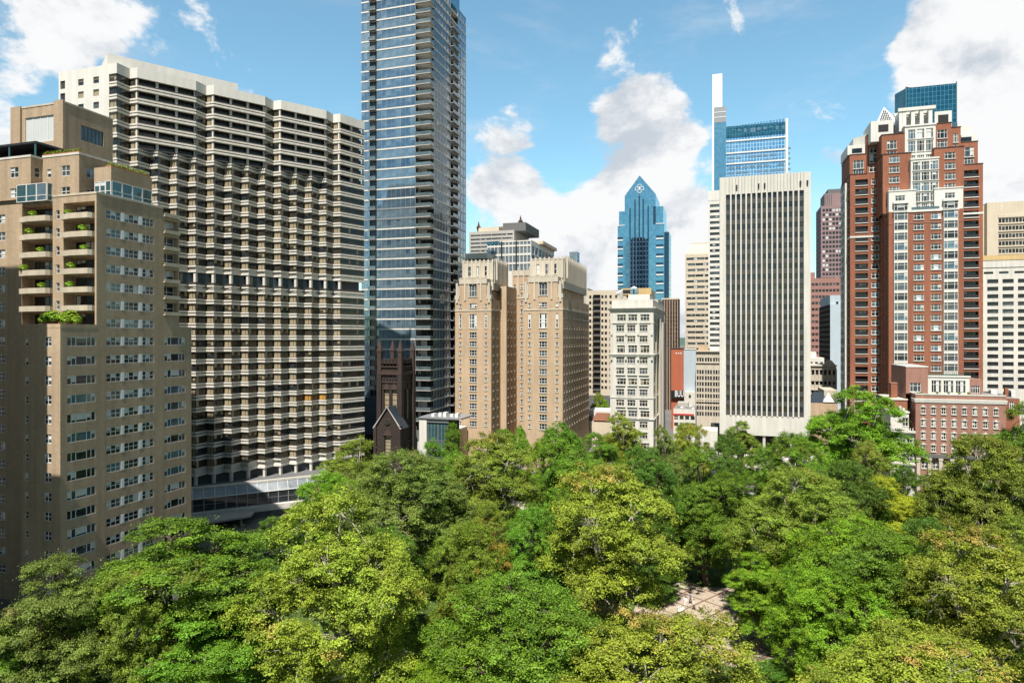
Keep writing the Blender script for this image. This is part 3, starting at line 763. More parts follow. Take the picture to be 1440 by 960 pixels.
# ---------------------------------------------------------------- glass tower behind the hotel
def glass_tower():
    b = Building('glass_tower', 'slender blue glass residential tower with white floor edges, tallest in view', 'skyscraper', (-105, 220))
    xw, xe, ns = -118.9, -93.2, 205.0; nb0, nb1, ne = 223.5, 230.6, 239.0
    P = 3.45; zt = 168.0; n = 44; zs = [zt - P * (i + 1) for i in range(n)]
    core = MB()
    core.box(xw + .4, xe - 5.2, ns + .4, ne - .3, 8, zt + 3, 'dark_concrete'); core.box(xe - 6, xe - .35, ns + 4.2, nb0 - .2, 8, zt + 3, 'dark_concrete')
    core.box(xe - 9, xe - 3.0, nb0 - .5, nb1 + .5, 8, zt - 4, 'dark_concrete'); core.box(xw + 2, xe - .35, nb1 + .2, ne - .3, 8, zt - 5, 'dark_concrete')
    b.part('core', core)
    for k, z in enumerate(zs):
        blue = 82 < z < 90
        s = MB()
        # slab edge: white lip round the plan, stepping in at the balconies
        o = .12; m = 'white_trim' if not blue else 'grey_metal'
        pl = [(xw - o, ns - o), (xe + o, ns - o), (xe + o, nb1 + .3), (xe + o, ne), (xw, ne)]
        s.prism(pl, z - .24, z + .22, m)
        b.part('floor_slab', s)
        h = P - .42; zb = z + .21
        b.win('tower_short', 3.3, h, (xw, ns, zb), 0)
        b.win('tower_balcony', 2.7, h, (xw + 3.3, ns + .35, zb), 0)
        b.win('tower_strip' if z > 92 else 'tower_pale', xe - 5.0 - (xw + 6.0), h, (xw + 6.0, ns, zb), 0)  # paler panes on lower floors stand in for cloud reflections
        b.win('tower_balcony', 4.9, h, (xe - 4.95, ns + 4.0, zb), 0)
        b.win('tower_balcony', 4.0, h, (xe - 5.0, ns + .05, zb), math.pi / 2)
        b.win('tower_east', nb0 - ns - 4.0, h, (xe, ns + 4.0, zb), math.pi / 2)
        b.win('tower_balcony', nb1 - nb0, h, (xe - 2.2, nb0, zb), math.pi / 2)
        b.win('tower_short', ne - nb1 - .2, h, (xe, nb1 + .2, zb), math.pi / 2)
        # projecting balconies: corner, south column and east column
        c = MB()
        c.box(xe - 4.9, xe + .9, ns - .9, ns + 2.4, z - .2, z + .06, 'grey_concrete')
        c.sweep([(xe - 4.9, ns - .85), (xe + .85, ns - .85), (xe + .85, ns + 2.3)], [(-.04, z + .1), (0, z + .1), (0, z + 1.15), (-.04, z + 1.15)], 'glass_rail')
        b.part('balcony', c)
        c = MB(); c.box(xw + 3.2, xw + 6.0, ns - 1.3, ns - .1, z - .2, z + .05, 'grey_metal')
        c.sweep([(xw + 3.25, ns - .1), (xw + 3.25, ns - 1.25), (xw + 5.95, ns - 1.25), (xw + 5.95, ns - .1)], [(-.04, z + .05), (0, z + .05), (0, z + 1.1), (-.04, z + 1.1)], 'glass_rail')
        b.part('balcony', c)
        if z < zt - 8:
            c = MB(); c.box(xe + .1, xe + 1.2, nb0 + .3, nb1 - .3, z - .2, z + .05, 'grey_metal')
            c.sweep([(xe + 1.15, nb0 + .3), (xe + 1.15, nb1 - .3)], [(-.04, z + .05), (0, z + .05), (0, z + 1.1), (-.04, z + 1.1)], 'glass_rail')
            b.part('balcony', c)
    zb = zs[-1]
    s = MB()
    s.box(xw + .6, xe - .6, ns + 1, ne, 0, zb - .4, 'dark_concrete'); s.box(xe - 7, xe + .05, nb0 - 6, ne - 1, 8, zb - .3, 'tan_brick')
    s.box(xw, xe + .05, ns + .3, ns + .8, 5, 9, 'white_trim')
    b.part('base', s)
    for i in range(6): b.win('podium_glass', 4.0, 8, (xw + .8 + i * 4.1, ns + .95, .2), 0)
    s = MB(); s.box(xw + 2, xe - 1, ns + 3, ne - 4, zt + .2, zt + 9, 'curtain_blue'); b.part('crown', s)
    s = MB(); s.tube([(xe - 1.2, nb1 + 3, zt - 6), (xe - 1.2, nb1 + 3, zt - 1)], [.9, .9], 'grey_metal', 10); b.part('vent', s)
    b.finish()

def low_pavilion():
    b = Building('pavilion', 'low glass pavilion with white frame and black roof beside the dark church', 'pavilion', (-80, 195))
    x0, x1, y0, y1 = -89.5, -79.8, 190, 199; z1 = zat(587, -84, 190)
    m = MB(); m.box(x0, x1, y0 + .4, y1, 0, z1 - .4, 'dark_void'); b.part('wall', m)
    for k in range(3):
        for i in range(2): b.win('teal_wall', 3.4, (z1 - 1.5) / 3 - .15, (x0 + 2.6 + i * 3.5, y0 + .3, .3 + k * (z1 - 1.5) / 3), 0)
    m = MB(); m.box(x0 - .2, x0 + 2.4, y0 - .3, y1, 0, z1 - .9, 'white_trim'); m.box(x0 - .2, x1, y0 - .1, y0 + .25, z1 - 1.5, z1 - .4, 'grey_metal'); b.part('frame', m)
    m = MB(); m.box(x0 - .4, x1 + 4.5, y0 - .6, y1 + 2, z1 - .38, z1 + .1, 'grey_metal')
    for i in range(5): m.box(x0 + 3 + i * 2, x0 + 4 + i * 2, y0 + 2 + (i % 2), y0 + 4, z1 + .12, z1 + .9 + .3 * (i % 3), 'white_metal')
    b.part('roof', m)
    b.finish()
style('twin_tall', 'white_metal', ['glass_mid', 'glass_dark'], (1, 1.3, 1), (1, .5, 1), .2, .07, .3, 'curtain_white', 'cream_stone', 3)
style('twin_tall_small', 'white_metal', ['glass_mid', 'glass_dark'], 1, (1, .7, 1), .2, .07, .3, 'curtain_white', 'cream_stone', 3)
style('teal_wall', 'grey_metal', ['glass_teal'], 3, 1, .1, .06, 0, 'blind', None, 1)

# ---------------------------------------------------------------- brownstone church
def church():
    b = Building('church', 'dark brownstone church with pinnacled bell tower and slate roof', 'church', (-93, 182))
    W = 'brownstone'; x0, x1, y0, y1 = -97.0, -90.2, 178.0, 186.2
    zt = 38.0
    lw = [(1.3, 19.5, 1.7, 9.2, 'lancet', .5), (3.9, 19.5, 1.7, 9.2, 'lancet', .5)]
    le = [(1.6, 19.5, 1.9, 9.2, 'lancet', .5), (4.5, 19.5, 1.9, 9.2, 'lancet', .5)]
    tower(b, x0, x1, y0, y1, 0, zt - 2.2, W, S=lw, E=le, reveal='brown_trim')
    s = MB()
    for z, t, o in ((12.6, .6, .3), (17.3, .5, .3), (30.8, .4, .25), (33.2, .9, .5), (35.4, .4, .35)):
        s.box(x0 - o, x1 + o, y0 - o, y1 + o, z, z + t, 'brown_trim')
    # clasping buttresses
    for x in (x0, x1):
        for y in (y0, y1):
            s.box(x - .75, x + .75, y - .75, y + .75, 0, 33.2, W)
    b.each('buttress', s)
    s = MB()
    def merlons(p, q, k):
        for i in range(k):
            a, c = (i + .15) / k, (i + .75) / k
            xa, ya = p[0] + (q[0] - p[0]) * a, p[1] + (q[1] - p[1]) * a; xc, yc = p[0] + (q[0] - p[0]) * c, p[1] + (q[1] - p[1]) * c
            s.box(min(xa, xc) - .15, max(xa, xc) + .15, min(ya, yc) - .15, max(ya, yc) + .15, 35.8, 37.9, W)
    merlons((x0, y0), (x1, y0), 6); merlons((x1, y0), (x1, y1), 7); merlons((x0, y1), (x1, y1), 6)
    s.sweep([(x0, y1), (x0, y0), (x1, y0), (x1, y1)], [(-.2, 35.8), (.15, 35.8), (.15, 36.5), (-.2, 36.5)], W)
    b.each('parapet', s)
    for x in (x0, x1):
        for y in (y0, y1):
            s = MB(); k = .62
            pl = [(x - k, y - k), (x + k, y - k), (x + k, y + k), (x - k, y + k)]
            s.prism(pl, 33.3, 40.2, 'brown_trim'); s.pyramid([(x - .75, y - .75), (x + .75, y - .75), (x + .75, y + .75), (x - .75, y + .75)], 40.2, (x, y, 44.0), 'brown_trim'); b.part('pinnacle', s)
    # hood moulds over the belfry lights
    s = MB()
    for u in (1.3, 3.9):
        s.pyramid([(x0 + u - .2, y0 - .25), (x0 + u + 1.9, y0 - .25), (x0 + u + 1.9, y0 + .2), (x0 + u - .2, y0 + .2)], 28.8, (x0 + u + .85, y0 - .05, 31.0), 'brown_trim')
    for u in (1.6, 4.5):
        s.pyramid([(x1 - .2, y0 + u - .2), (x1 + .25, y0 + u - .2), (x1 + .25, y0 + u + 2.1), (x1 - .2, y0 + u + 2.1)], 28.8, (x1 + .05, y0 + u + .95, 31.0), 'brown_trim')
    for i in range(5): s.box(x0 + 1.1 + i * 1.0, x0 + 1.6 + i * 1.0, y0 - .2, y0, 31.6, 33.0, 'dark_void')
    b.part('tracery', s)
    # nave running west, with a gabled porch bay
    s = MB(); nx0, nx1, ny0, ny1 = -125, x0 + .2, 179.5, 199; rz = 25.0; ez = 15.2
    s.box(nx0, nx1, ny0, ny1, 0, ez, W); yc = (ny0 + ny1) / 2
    s.face([(nx1, ny0, ez), (nx1, ny1, ez), (nx1, yc, rz)], W); b.part('nave_wall', s)
    s = MB(); s.face([(nx0, ny0 - .5, ez - .3), (nx1 + .3, ny0 - .5, ez - .3), (nx1 + .3, yc, rz + .1), (nx0, yc, rz + .1)], 'slate'); s.face([(nx1 + .3, ny1 + .5, ez - .3), (nx0, ny1 + .5, ez - .3), (nx0, yc, rz + .1), (nx1 + .3, yc, rz + .1)], 'slate'); b.part('roof', s)
    gx0, gx1, gy = -98.6 - 0, -91.0, 173.6; gx0, gx1 = -97.2, -88.9
    gx0, gx1 = on_n(528, 173), on_n(562, 173); gxc = (gx0 + gx1) / 2; gy = 173.0; gz = zat(573, gxc, gy); gez = zat(600, gxc, gy)
    s = MB(); gm = MB()
    wall_face(b, s, (gx0, gy), (gx1, gy), 0, gez, [((gx1 - gx0) / 2 - 1.0, gez - 8.5, 2.0, 6.0, 'lancet', .6)], W, reveal='brown_trim')
    s.face([(gx0, gy, gez), (gx1, gy, gez), (gxc, gy, gz)], W)
    s.face([(gx1, gy, 0), (gx1, y0 + .1, 0), (gx1, y0 + .1, gez), (gx1, gy, gez)], W)
    s.face([(gx0, 180, 0), (gx0, gy, 0), (gx0, gy, gez), (gx0, 180, gez)], W)
    # pointed arch and rose over the porch window
    cx_ = gxc
    s.pyramid([(cx_ - 1.4, gy - .25), (cx_ + 1.4, gy - .25), (cx_ + 1.4, gy), (cx_ - 1.4, gy)], gez - 2.5, (cx_, gy - .1, gez - .3), 'brown_trim')
    s.tube([(cx_, gy - .02, gez + 1.6), (cx_, gy - .3, gez + 1.6)], [1.0, 1.0], 'brown_trim', 12); s.tube([(cx_, gy - .28, gez + 1.6), (cx_, gy - .34, gez + 1.6)], [.7, .7], 'dark_void', 12)
    for x in (gx0, gx1): s.box(x - .45, x + .45, gy - .5, gy + .8, 0, gez + .4, W)
    b.part('porch_wall', s)
    s = MB(); yb = 188
    s.face([(gx0 - .5, gy - .4, gez - .5), (gxc, gy - .4, gz + .15), (gxc, yb, gz + .15), (gx0 - .5, yb, gez - .5)], 'slate'); s.face([(gxc, gy - .4, gz + .15), (gx1 + .5, gy - .4, gez - .5), (gx1 + .5, y0, gez - .5), (gxc, y0, gz + .15)], 'slate')
    s.tube([(gx0 - .5, gy - .4, gez - .45), (gxc, gy - .4, gz + .2), (gx1 + .5, gy - .4, gez - .45)], [.22, .22, .22], 'grey_concrete', 4)
    b.part('roof', s)
    b.finish()

# ---------------------------------------------------------------- twin-pavilion brick apartment house
def twin_house():
    b = Building('apartment_house', 'tan brick apartment house with twin pavilions and cream stepped crown', 'apartment building', (-66, 230), frames=True)
    W = 'tan_brick'; C = 'cream_stone'; N0 = 212.0; P = 3.03
    zs = floors(44 - 37.6, P, 16); zstr = 53.4
    def pavilion(x0, x1, ne, ecols):
        L = x1 - x0; m = MB()
        zz = floors(zstr - 3.1 - 12 * P, P, 12)
        S = []
        for z in zz[:-1]:
            S += [(L / 2 - 1.35, z, 2.7, 1.9, 'twin_triple'), (1.5, z + .3, .9, 1.3, 'twin_small'), (L - 2.4, z + .3, .9, 1.3, 'twin_small')]
        S += [(L / 2 - 1.35, zz[-1] + .2, 2.7, 4.9, 'twin_tall'), (1.5, zz[-1] + .2, .9, 4.9, 'twin_tall_small'), (L - 2.4, zz[-1] + .2, .9, 4.9, 'twin_tall_small')]
        hi = zz[-1] + P
        E = grid(ne - N0, ecols, 1.1, zz + [hi + .6, hi + .6 + P], 1.5, 'twin_small')
        tower(b, x0, x1, N0, ne, 0, zstr, W, S=S, E=E, mb=m)
        # string course then the crown storeys, stepping in
        i1 = 0.0
        S2 = [(L / 2 - 1.35, zstr + 1.0, 2.7, 1.6, 'twin_triple'), (1.5, zstr + 1.2, .9, 1.2, 'twin_small'), (L - 2.4, zstr + 1.2, .9, 1.2, 'twin_small')]
        z2 = zstr + 4.0
        tower(b, x0, x1, N0, ne, zstr + .45, z2, W, S=S2, E=[q for q in E if zstr + .45 < q[1] < z2 - 1.6], mb=m)
        k = 1.7; z3 = 64.2
        S3 = [(L / 2 - k - 1.4, z2 + .9, 2.8, 4.0, 'twin_triple')]
        tower(b, x0 + k, x1 - k, N0 + .02, ne - k, z2, z3, W, S=S3, E=grid(ne - k - N0, max(3, ecols - 1), 1.1, [z2 + 1.4, z2 + 1.4 + P], 1.5, 'twin_small'), mb=m)
        b.part('wall', m)
        t = MB()
        t.box(x0 - .15, x1 + .15, N0 - .15, ne, zstr, zstr + .46, C)
        # cream shoulders and pilasters of the crown
        for xa, xb in ((x0 - .05, x0 + 1.6), (x1 - 1.6, x1 + .05)):
            t.box(xa, xb, N0 - .2, N0 + 2.2, z2, z2 + 1.4, C); t.box(xa + (.5 if xa < x0 + 1 else 0), xb - (0 if xa < x0 + 1 else .5), N0 + .1, N0 + 1.9, z2 + 1.4, z2 + 4.6, C)
            t.box((xa + xb) / 2 - .35, (xa + xb) / 2 + .35, N0 - .35, N0 + .35, z2 - 1.2, z2 + 5.6, C)
        for u in (.28, .72):
            t.box(x0 + L * u - .25, x0 + L * u + .25, N0 - .3, N0 + .02, z2 - .4, z3 + 1.0, C)
        t.box(x0 + k - .15, x1 - k + .15, N0 - .18, ne - k + .15, z3 - 1.5, z3 + .25, C)
        for i in range(10): t.box(x0 + k + .1 + i * (L - 2 * k - .9) / 9, x0 + k + .8 + i * (L - 2 * k - .9) / 9, N0 - .24, N0 + .2, z3 + .25, z3 + .7, C)
        # round arched head over the tall crown window
        cx_ = x0 + L / 2; zc = z2 + 4.9
        arc = [(cx_ + 1.4 * math.cos(math.pi * j / 10), N0 - .03, zc + 1.5 * math.sin(math.pi * j / 10)) for j in range(11)]
        t.face(arc, 'glass_dark'); t.tube([(cx_ - 1.55, N0 - .08, z2 + .6)] + [(cx_ + 1.55 * math.cos(math.pi - math.pi * j / 10), N0 - .08, zc + 1.65 * math.sin(math.pi * j / 10)) for j in range(11)] + [(cx_ + 1.55, N0 - .08, z2 + .6)], [.16] * 13, C, 4)
        t.tube([(cx_, N0 - .08, zc), (cx_, N0 - .08, zc + 1.5)], [.07, .07], 'white_metal', 4)
        b.each('trim', t)
        # cream attic block set back on top
        a = MB(); k2 = 1.0; ya = N0 + 4.2; z4 = 70.6
        aw = [(2.0, z3 + 1.5, 1.3, 3.4, 'twin_small'), (L / 2 - k2 - .8, z3 + 1.5, 1.6, 3.4, 'twin_triple'), (L - 2 * k2 - 3.3, z3 + 1.5, 1.3, 3.4, 'twin_small')]
        tower(b, x0 + k2, x1 - .7, ya, ne - 1.2, z3 - 3.4, z4, C, S=aw, E=grid(ne - 1.2 - ya, ecols, .9, [z3 - .5, z3 + 2.3], 1.5, 'twin_small'), mb=a)
        a.box(x0 + k2 - .1, x1 - .6, ya - .12, ne - 1.1, z4, z4 + .35, C)
        for i in range(9): a.box(x0 + k2 + .2 + i * (L - .9) / 8, x0 + k2 + .75 + i * (L - .9) / 8, ya - .22, ya, z3, z4 + .8, C)
        for i in range(ecols * 2): a.box(x1 - .75, x1 - .45, ya + 1 + i * (ne - 3 - ya) / (ecols * 2), ya + 1.7 + i * (ne - 3 - ya) / (ecols * 2), z3 - 1, z4 + 1.0 + .5 * (i % 2), C)
        b.part('attic', a)
    pavilion(-86.6, -73.4, 234.4, 5)
    pavilion(-61.9, -48.6, 258.0, 11)
    # thin step beside the left pavilion
    m = MB(); tower(b, -73.4, -71.2, 222.0, 234.0, 0, 62.5, W, E=grid(12, 3, 1.0, floors(14, P, 15), 1.5, 'twin_small'), mb=m)
    # recessed centre of the court
    zc = floors(zstr - 3.1 - 12 * P, P, 18)
    tower(b, -73.0, -55, 234.4, 250, 0, 68.8, W, S=grid(18, 7, .95, zc[:-1], 1.5, 'twin_small', .6, .6), mb=m)
    b.part('wall', m)
    t = MB()
    for i in range(9): t.box(-73 + .1 + i * 2.15, -73 + .55 + i * 2.15, 234.1, 234.42, 60, 70.0 + .5 * (i % 2), 'cream_stone')
    t.box(-73, -55, 234.2, 234.6, 67.2, 69.2, 'cream_stone'); t.box(-73, -61.8, 234.25, 234.5, 58.7, 59.2, 'cream_stone')
    b.each('trim', t)
    # low parapet wing at the street
    m = MB(); m.box(on_n(616, 200), on_n(640, 200), 200, 211, 0, zat(607, -80, 200), W); m.box(on_n(616, 200) - .2, on_n(640, 200), 199.8, 211, zat(607, -80, 200), zat(605, -80, 200), 'white_stone'); b.part('side_wing', m)
    b.finish()

# ---------------------------------------------------------------- white stone corner block
def white_block():
    b = Building('stone_building', 'slim white stone apartment building with ornate belt courses and triple windows', 'apartment building', (-27, 240), frames=True)
    W = 'white_stone'; N0 = 222.0; xw, xe = -34.6, -20.3; ne = 268.0; L = xe - xw
    P = 3.55; zt = zat(434, -27, N0); zr = [zt - 4.0 - P * i for i in range(13)]
    m = MB(); S = []
    for i, z in enumerate(zr):
        if z < .5: continue
        for c in (2.3, 5.9 + .1, 10.0):
            S.append((c - (.3 if i % 3 else 0), z, 2.7 if i % 3 else 3.0, 2.1 if i != 3 else 2.5, 'stone_triple'))
    E = grid(ne - N0, 9, 1.4, [z for z in zr if z > .5], 2.0, 'stone_triple')
    tower(b, xw, xe, N0, ne, 0, zt, W, S=S, E=E, depth=.35, mb=m)
    b.part('wall', m)
    t = MB(); pth = [(xw, N0 + 6), (xw, N0), (xe, N0), (xe, ne)]
    for z, h, o in ((zt - .2, .55, .9), (zt - .7, .5, .5), (zt - 5.0, .35, .3), (zr[4] + 2.6, .5, .5), (zr[4] + 2.2, .4, .25), (zr[8] + 2.55, .3, .2), (zr[10] + 2.6, .4, .35)):
        t.sweep(pth, [(-.1, z), (o * .6, z), (o, z + h * .6), (o, z + h), (-.1, z + h)], W)
    for x in (xw + .1, xw + 5.3 - .4, xw + 9.35 - .4, xe - .9):
        t.box(x, x + .8, N0 - .25, N0, zr[4] + 3, zt - 5, W)
        for z in (zr[4] + 1.2, zr[1] - 1.2): t.box(x + .1, x + .7, N0 - .6, N0, z, z + .9, W)
    for i in (5, 6, 8, 9):
        for c in (2.0, 5.9, 9.7): t.box(xw + c - .1, xw + c + 3.1, N0 - .4, N0 - .02, zr[i] - .35, zr[i] - .17, W)
    b.each('cornice', t)
    a = MB(); a.box(xw + .6, xe - .3, N0 + .8, ne - 1, zt + .35, zt + 3.0, 'white_stone'); a.box(xw + 5, xe - 2, N0 + 8, N0 + 20, zt + 3, zt + 5.2, 'white_stone'); a.box(xe - 4, xe - .5, N0 + 24, ne - 2, zt + 3, zt + 4.4, 'grey_concrete'); b.part('attic', a)
    # service pipes and a projecting bay on the shaded east wall
    q = MB()
    for y, r in ((228, .22), (239, .5), (240.5, .25)): q.tube([(xe + r + .1, y, 0), (xe + r + .1, y, zt - 3)], [r, r], 'cream_trim', 8)
    q.box(xe, xe + 1.4, 246, 254, 0, zt - 4, 'grey_concrete')
    b.each('pipe', q)
    d = MB(); x = xw + 6.8; d.box(x - 1.2, x + 1.2, N0 + 9, N0 + 11, zt + 5.2, zt + 7.4, 'glass_blue_pale'); d.pyramid([(x - 1.3, N0 + 8.9), (x + 1.3, N0 + 8.9), (x + 1.3, N0 + 11.1), (x - 1.3, N0 + 11.1)], zt + 7.4, (x, N0 + 10, zt + 8.3), 'white_metal'); d.tube([(x, N0 + 8.95, zt + 5.5), (x, N0 + 8.95, zt + 7)], [.25, .25], 'black_metal', 6); b.part('lantern', d)
    b.finish()
    # rooftop dish stands free on the roof
    s = MB(); x, y, z = xw + 3.0, N0 + 8, zt + 3.02
    s.tube([(x, y, z), (x, y, z + 1.6)], [.15, .15], 'white_metal'); s.tube([(x, y - .1, z + 1.2), (x - .6, y - .6, z + 2.4), (x - 1.0, y - .9, z + 3.2)], [.2, 1.0, 1.35], 'white_metal', 12)
    solo('satellite_dish', s, 'white satellite dish on the roof of the white stone building', 'satellite dish', base=(x, y, z))

# ---------------------------------------------------------------- pale slab office tower
def slab_office():
    b = Building('office_tower', 'white stone slab office tower with narrow vertical ribs and dark glass, centre right', 'office tower', (14, 230))
    N0 = 225.0; xw, xe, ne = .5, 27.6, 246.0; zt = zat(246, 14, N0); zb = zat(585, 14, N0); zf = zat(271, 14, N0)
    W = 'white_stone'; pl = 1.95; n = 15; L = xe - xw; gw = (L - 2 * pl + .1) / n
    m = MB()
    m.box(xw, xw + pl, N0 - .35, ne, zb - 6.2, zt, W); m.box(xe - pl, xe, N0 - .35, ne, zb - 6.2, zt, W)
    m.box(xw + pl, xe - pl, N0 + .45, ne, zb - 6.2, zt - .2, 'dark_concrete')
    m.box(xw + pl, xe - pl, N0 - .25, N0 + .45, zb - 6.2, zb, W)
    b.part('wall', m)
    m = MB()
    for i in range(24):
        x = xw + pl + i * (L - 2 * pl) / 24
        m.box(x + .04, x + (L - 2 * pl) / 24 - .04, N0 - .3, N0 + .45, zf, zt, W)
    for x in (xw + 5, xw + 11.6, xw + 13.4, xe - 3.2, xe - 1.2): m.box(x, x + .5, N0 - .75, N0 - .3, zf + 1.6, zf + 2.9, 'black_metal')
    for i in range(7): m.box(xw + 3 + i * 3.4, xw + 3.15 + i * 3.4, N0 + 4, N0 + 4.15, zt, zt + 1.2 + .5 * (i % 3), 'grey_metal')
    b.each('parapet', m)
    nf = 22; P = (zf - zb) / nf
    for i in range(n + 1):
        x = xw + pl + i * gw - .05
        if i in (0, n): continue
        s = MB(); s.box(x - .22, x + .22, N0 - .45, N0 + .42, zb, zf, W, False); b.part('rib', s)
    sp = MB()
    for k in range(nf):
        z = zb + P * k
        sp.box(xw + pl, xe - pl, N0 + .12, N0 + .3, z, z + P * .48, 'panel_grey')
        for i in range(n):
            b.win('slab_light', gw - .42, P * .52, (xw + pl + i * gw + .18, N0 + .2, z + P * .48), 0)
    b.part('spandrel', sp)
    # open ground storeys on round piers
    zg = zb - 6.2
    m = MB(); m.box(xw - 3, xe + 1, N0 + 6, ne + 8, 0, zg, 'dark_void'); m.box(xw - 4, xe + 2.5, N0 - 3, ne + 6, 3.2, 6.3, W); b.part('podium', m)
    for i in range(7):
        x = xw + 2.0 + i * (L - 4) / 6; s = MB(); s.tube([(x, N0 + .6, 6.3), (x, N0 + .6, zg + .1)], [.45, .45], W, 10); b.part('column', s)
        if i < 6:
            for j in range(3):
                s = MB(); xx = x + .6 + j * 1.5; s.box(xx, xx + .6, N0 - 2.9, N0 - 2.2, 0, 3.2, W); b.part('pier', s)
    m = MB(); m.box(xw - 6, xw - .6, N0 - 1, N0 + 9, 0, zb - 5.2, W); b.part('side_block', m)
    b.finish()
# ---------------------------------------------------------------- red brick stepped tower
def red_tower():
    b = Building('apartment_tower', 'stepped red brick residential tower with white bays and a white open crown', 'apartment tower', (64, 262), frames=True)
    W, T = 'red_brick', 'white_trim'; Nc = 245.0; P = 3.28; cw, ce = 53.7, 74.9; L = ce - cw
    Zs = H + 48.3; Zb = H + 61.2; Zw = H + 58.4; Zu = H + 70.6; zt42 = H + 41.6
    zs = [zt42 - 2.9 - P * i for i in range(24)]
    zs = [z for z in zs if z > 14]
    m, t = MB(), MB()
    bayw = (1.4, 5.4), (L - 5.6, L - 1.6)
    # centre, lower: two window columns between white bays
    S = []
    for z in zs: S += [(7.3, z, 2.9, 1.9, 'brick_triple'), (12.2, z, 2.9, 1.9, 'brick_triple')]
    wall_face(b, m, (cw, Nc), (ce, Nc), 0, zt42, S, W, .2)
    plain_sides(m, cw, ce, Nc, Nc + 24, 0, zt42, W, 'SW')
    rec = grid(13, 3, 1.3, zs, 1.9, 'recess_small')
    wall_face(b, m, (cw, Nc + 13), (cw, Nc), 0, zt42, rec, W, .25)
    # white bays
    for a, c in bayw:
        y = MB(); zt_ = zt42 + 3.0
        for z in zs[:]:
            y.box(cw + a, cw + c, Nc - .75, Nc, z - .72, z + .02, T)
            b.win('bay_window', c - a, 2.52, (cw + a, Nc - .7, z + .02), 0)
            y.face([(cw + a, Nc, z), (cw + a, Nc - .7, z), (cw + a, Nc - .7, z + 2.3), (cw + a, Nc, z + 2.3)], T)
        y.box(cw + a - .25, cw + c + .25, Nc - 1.0, Nc, zs[0] + 2.54, zs[0] + 2.9, T)
        b.win('bay_window', c - a, 2.3, (cw + a, Nc - .7, zt42 + .2), 0)
        y.box(cw + a - .3, cw + c + .3, Nc - 1.1, Nc, zt42 + 2.5, zt42 + 3.2, T)
        b.part('bay', y)
    # shoulders: white blocks above the bays
    for a, c in ((0.02, 7.9), (L - 8.1, L - .02)):
        y = MB(); mid = (bayw[0] if a < 5 else bayw[1])
        wall_face(b, y, (cw + a, Nc - .03), (cw + c, Nc - .03), zt42, Zs, [(mid[0] - a + .5, zt42 + 3.5, 2.9, 1.8, 'brick_triple')], T, .2)
        plain_sides(y, cw + a, cw + c, Nc - .03, Nc + 9, zt42, Zs, T, 'S'); y.box(cw + a - .15, cw + c + .15, Nc - .2, Nc + 9, Zs, Zs + .4, T)
        b.part('shoulder', y)
    # white centre field
    y = MB(); a, c = 6.6, L - 6.6
    zc = [zt42 + .6 + 3.75 * i for i in range(4)]
    ws = []
    y2 = Nc + .6
    for i in range(3):
        u = .5 + i * (c - a - .4) / 3
        ws += [(u, Zw - 3.5 - 3.42 * k, 2.3, 2.75, 'brick_triple') for k in range(4)] + [(u, zt42 + .25, 2.3, 2.2, 'french')]
    wall_face(b, y, (cw + a, y2), (cw + c, y2), zt42, Zw, ws, T, .2); plain_sides(y, cw + a, cw + c, y2, Nc + 9, zt42, Zw, T, 'S')
    y.box(cw + a - .15, cw + c + .15, y2 - .2, y2 + 3, Zw, Zw + .5, T)
    y.sweep([(cw + a, Nc - .05), (cw + c, Nc - .05)], [(-.03, zt42 + .3), (0, zt42 + .3), (0, zt42 + 1.2), (-.03, zt42 + 1.2)], 'glass_rail')
    y.box(cw + 5.6, cw + L - 5.6, Nc - .25, Nc + .4, zt42 - .4, zt42 + .3, T)
    b.part('centre_field', y)
    # brick wings beside the white field, then the upper white block and its brick flanks
    y3 = Nc + 2.5
    for a, c, z1 in ((-1.2, 7.2, Zb), (L - 7.4, L + 1.0, Zb + .8)):
        wz = [Zs - 4.2 + 3.36 * k for k in range(int((z1 - Zs + 4.2) / 3.36))]
        wall_face(b, m, (cw + a, y3), (cw + c, y3), zt42, z1, [((1.9 if a < 0 else 3.0), z + .9, 3.0, 2.1, 'brick_triple') for z in wz], W, .2)
        plain_sides(m, cw + a, cw + c, y3, Nc + 20, zt42, z1, W, 'SW')
        wall_face(b, m, (cw + a, Nc + 20), (cw + a, y3), zt42, z1, grid(17.5, 3, 1.3, wz, 1.9, 'recess_small'), W, .25)
        t.box(cw + a - .12, cw + c + .12, y3 - .12, Nc + 20, z1, z1 + .35, 'brown_trim')
    y4 = Nc + 5.0
    xa, xc = cw + 5.9, cw + L - 6.3
    ws = []
    for i in range(3):
        u = .95 + i * (xc - xa - 1.2) / 3
        ws += [(u, Zu - 4.2, 2.2, 3.2, 'brick_triple'), (u, Zu - 8.4, 2.2, 3.5, 'brick_triple'), (u, Zw + .3, 2.2, 2.3, 'french')]
    y = MB(); wall_face(b, y, (xa, y4), (xc, y4), Zw - 2, Zu, ws, T, .2); plain_sides(y, xa, xc, y4, Nc + 18, Zw - 2, Zu, T, 'S'); y.box(xa - .2, xc + .2, y4 - .25, Nc + 17, Zu, Zu + .5, T); b.part('upper_block', y)
    for a, c, z1, u, w in ((cw - .9, xa, Zu - 2.0, 1.6, 2.9), (xc, xc + 4.7, Zu + .3, .6, 2.9), (xc + 4.7, xc + 7.3, Zu - 1.4, .5, 1.4)):
        yy = y4 + .5
        wall_face(b, m, (a, yy), (c, yy), Zb - 2, z1, [(u, z1 - 4.9, w, 2.9, 'brick_triple'), (u, z1 - 7.8, w, 2.2, 'brick_triple')], W, .2)
        plain_sides(m, a, c, yy, Nc + 19, Zb - 2, z1, W, 'SW'); wall_face(b, m, (a, Nc + 19), (a, yy), Zb - 2, z1, grid(13.5, 2, 1.3, [z1 - 5, z1 - 8], 2, 'recess_small'), W, .25)
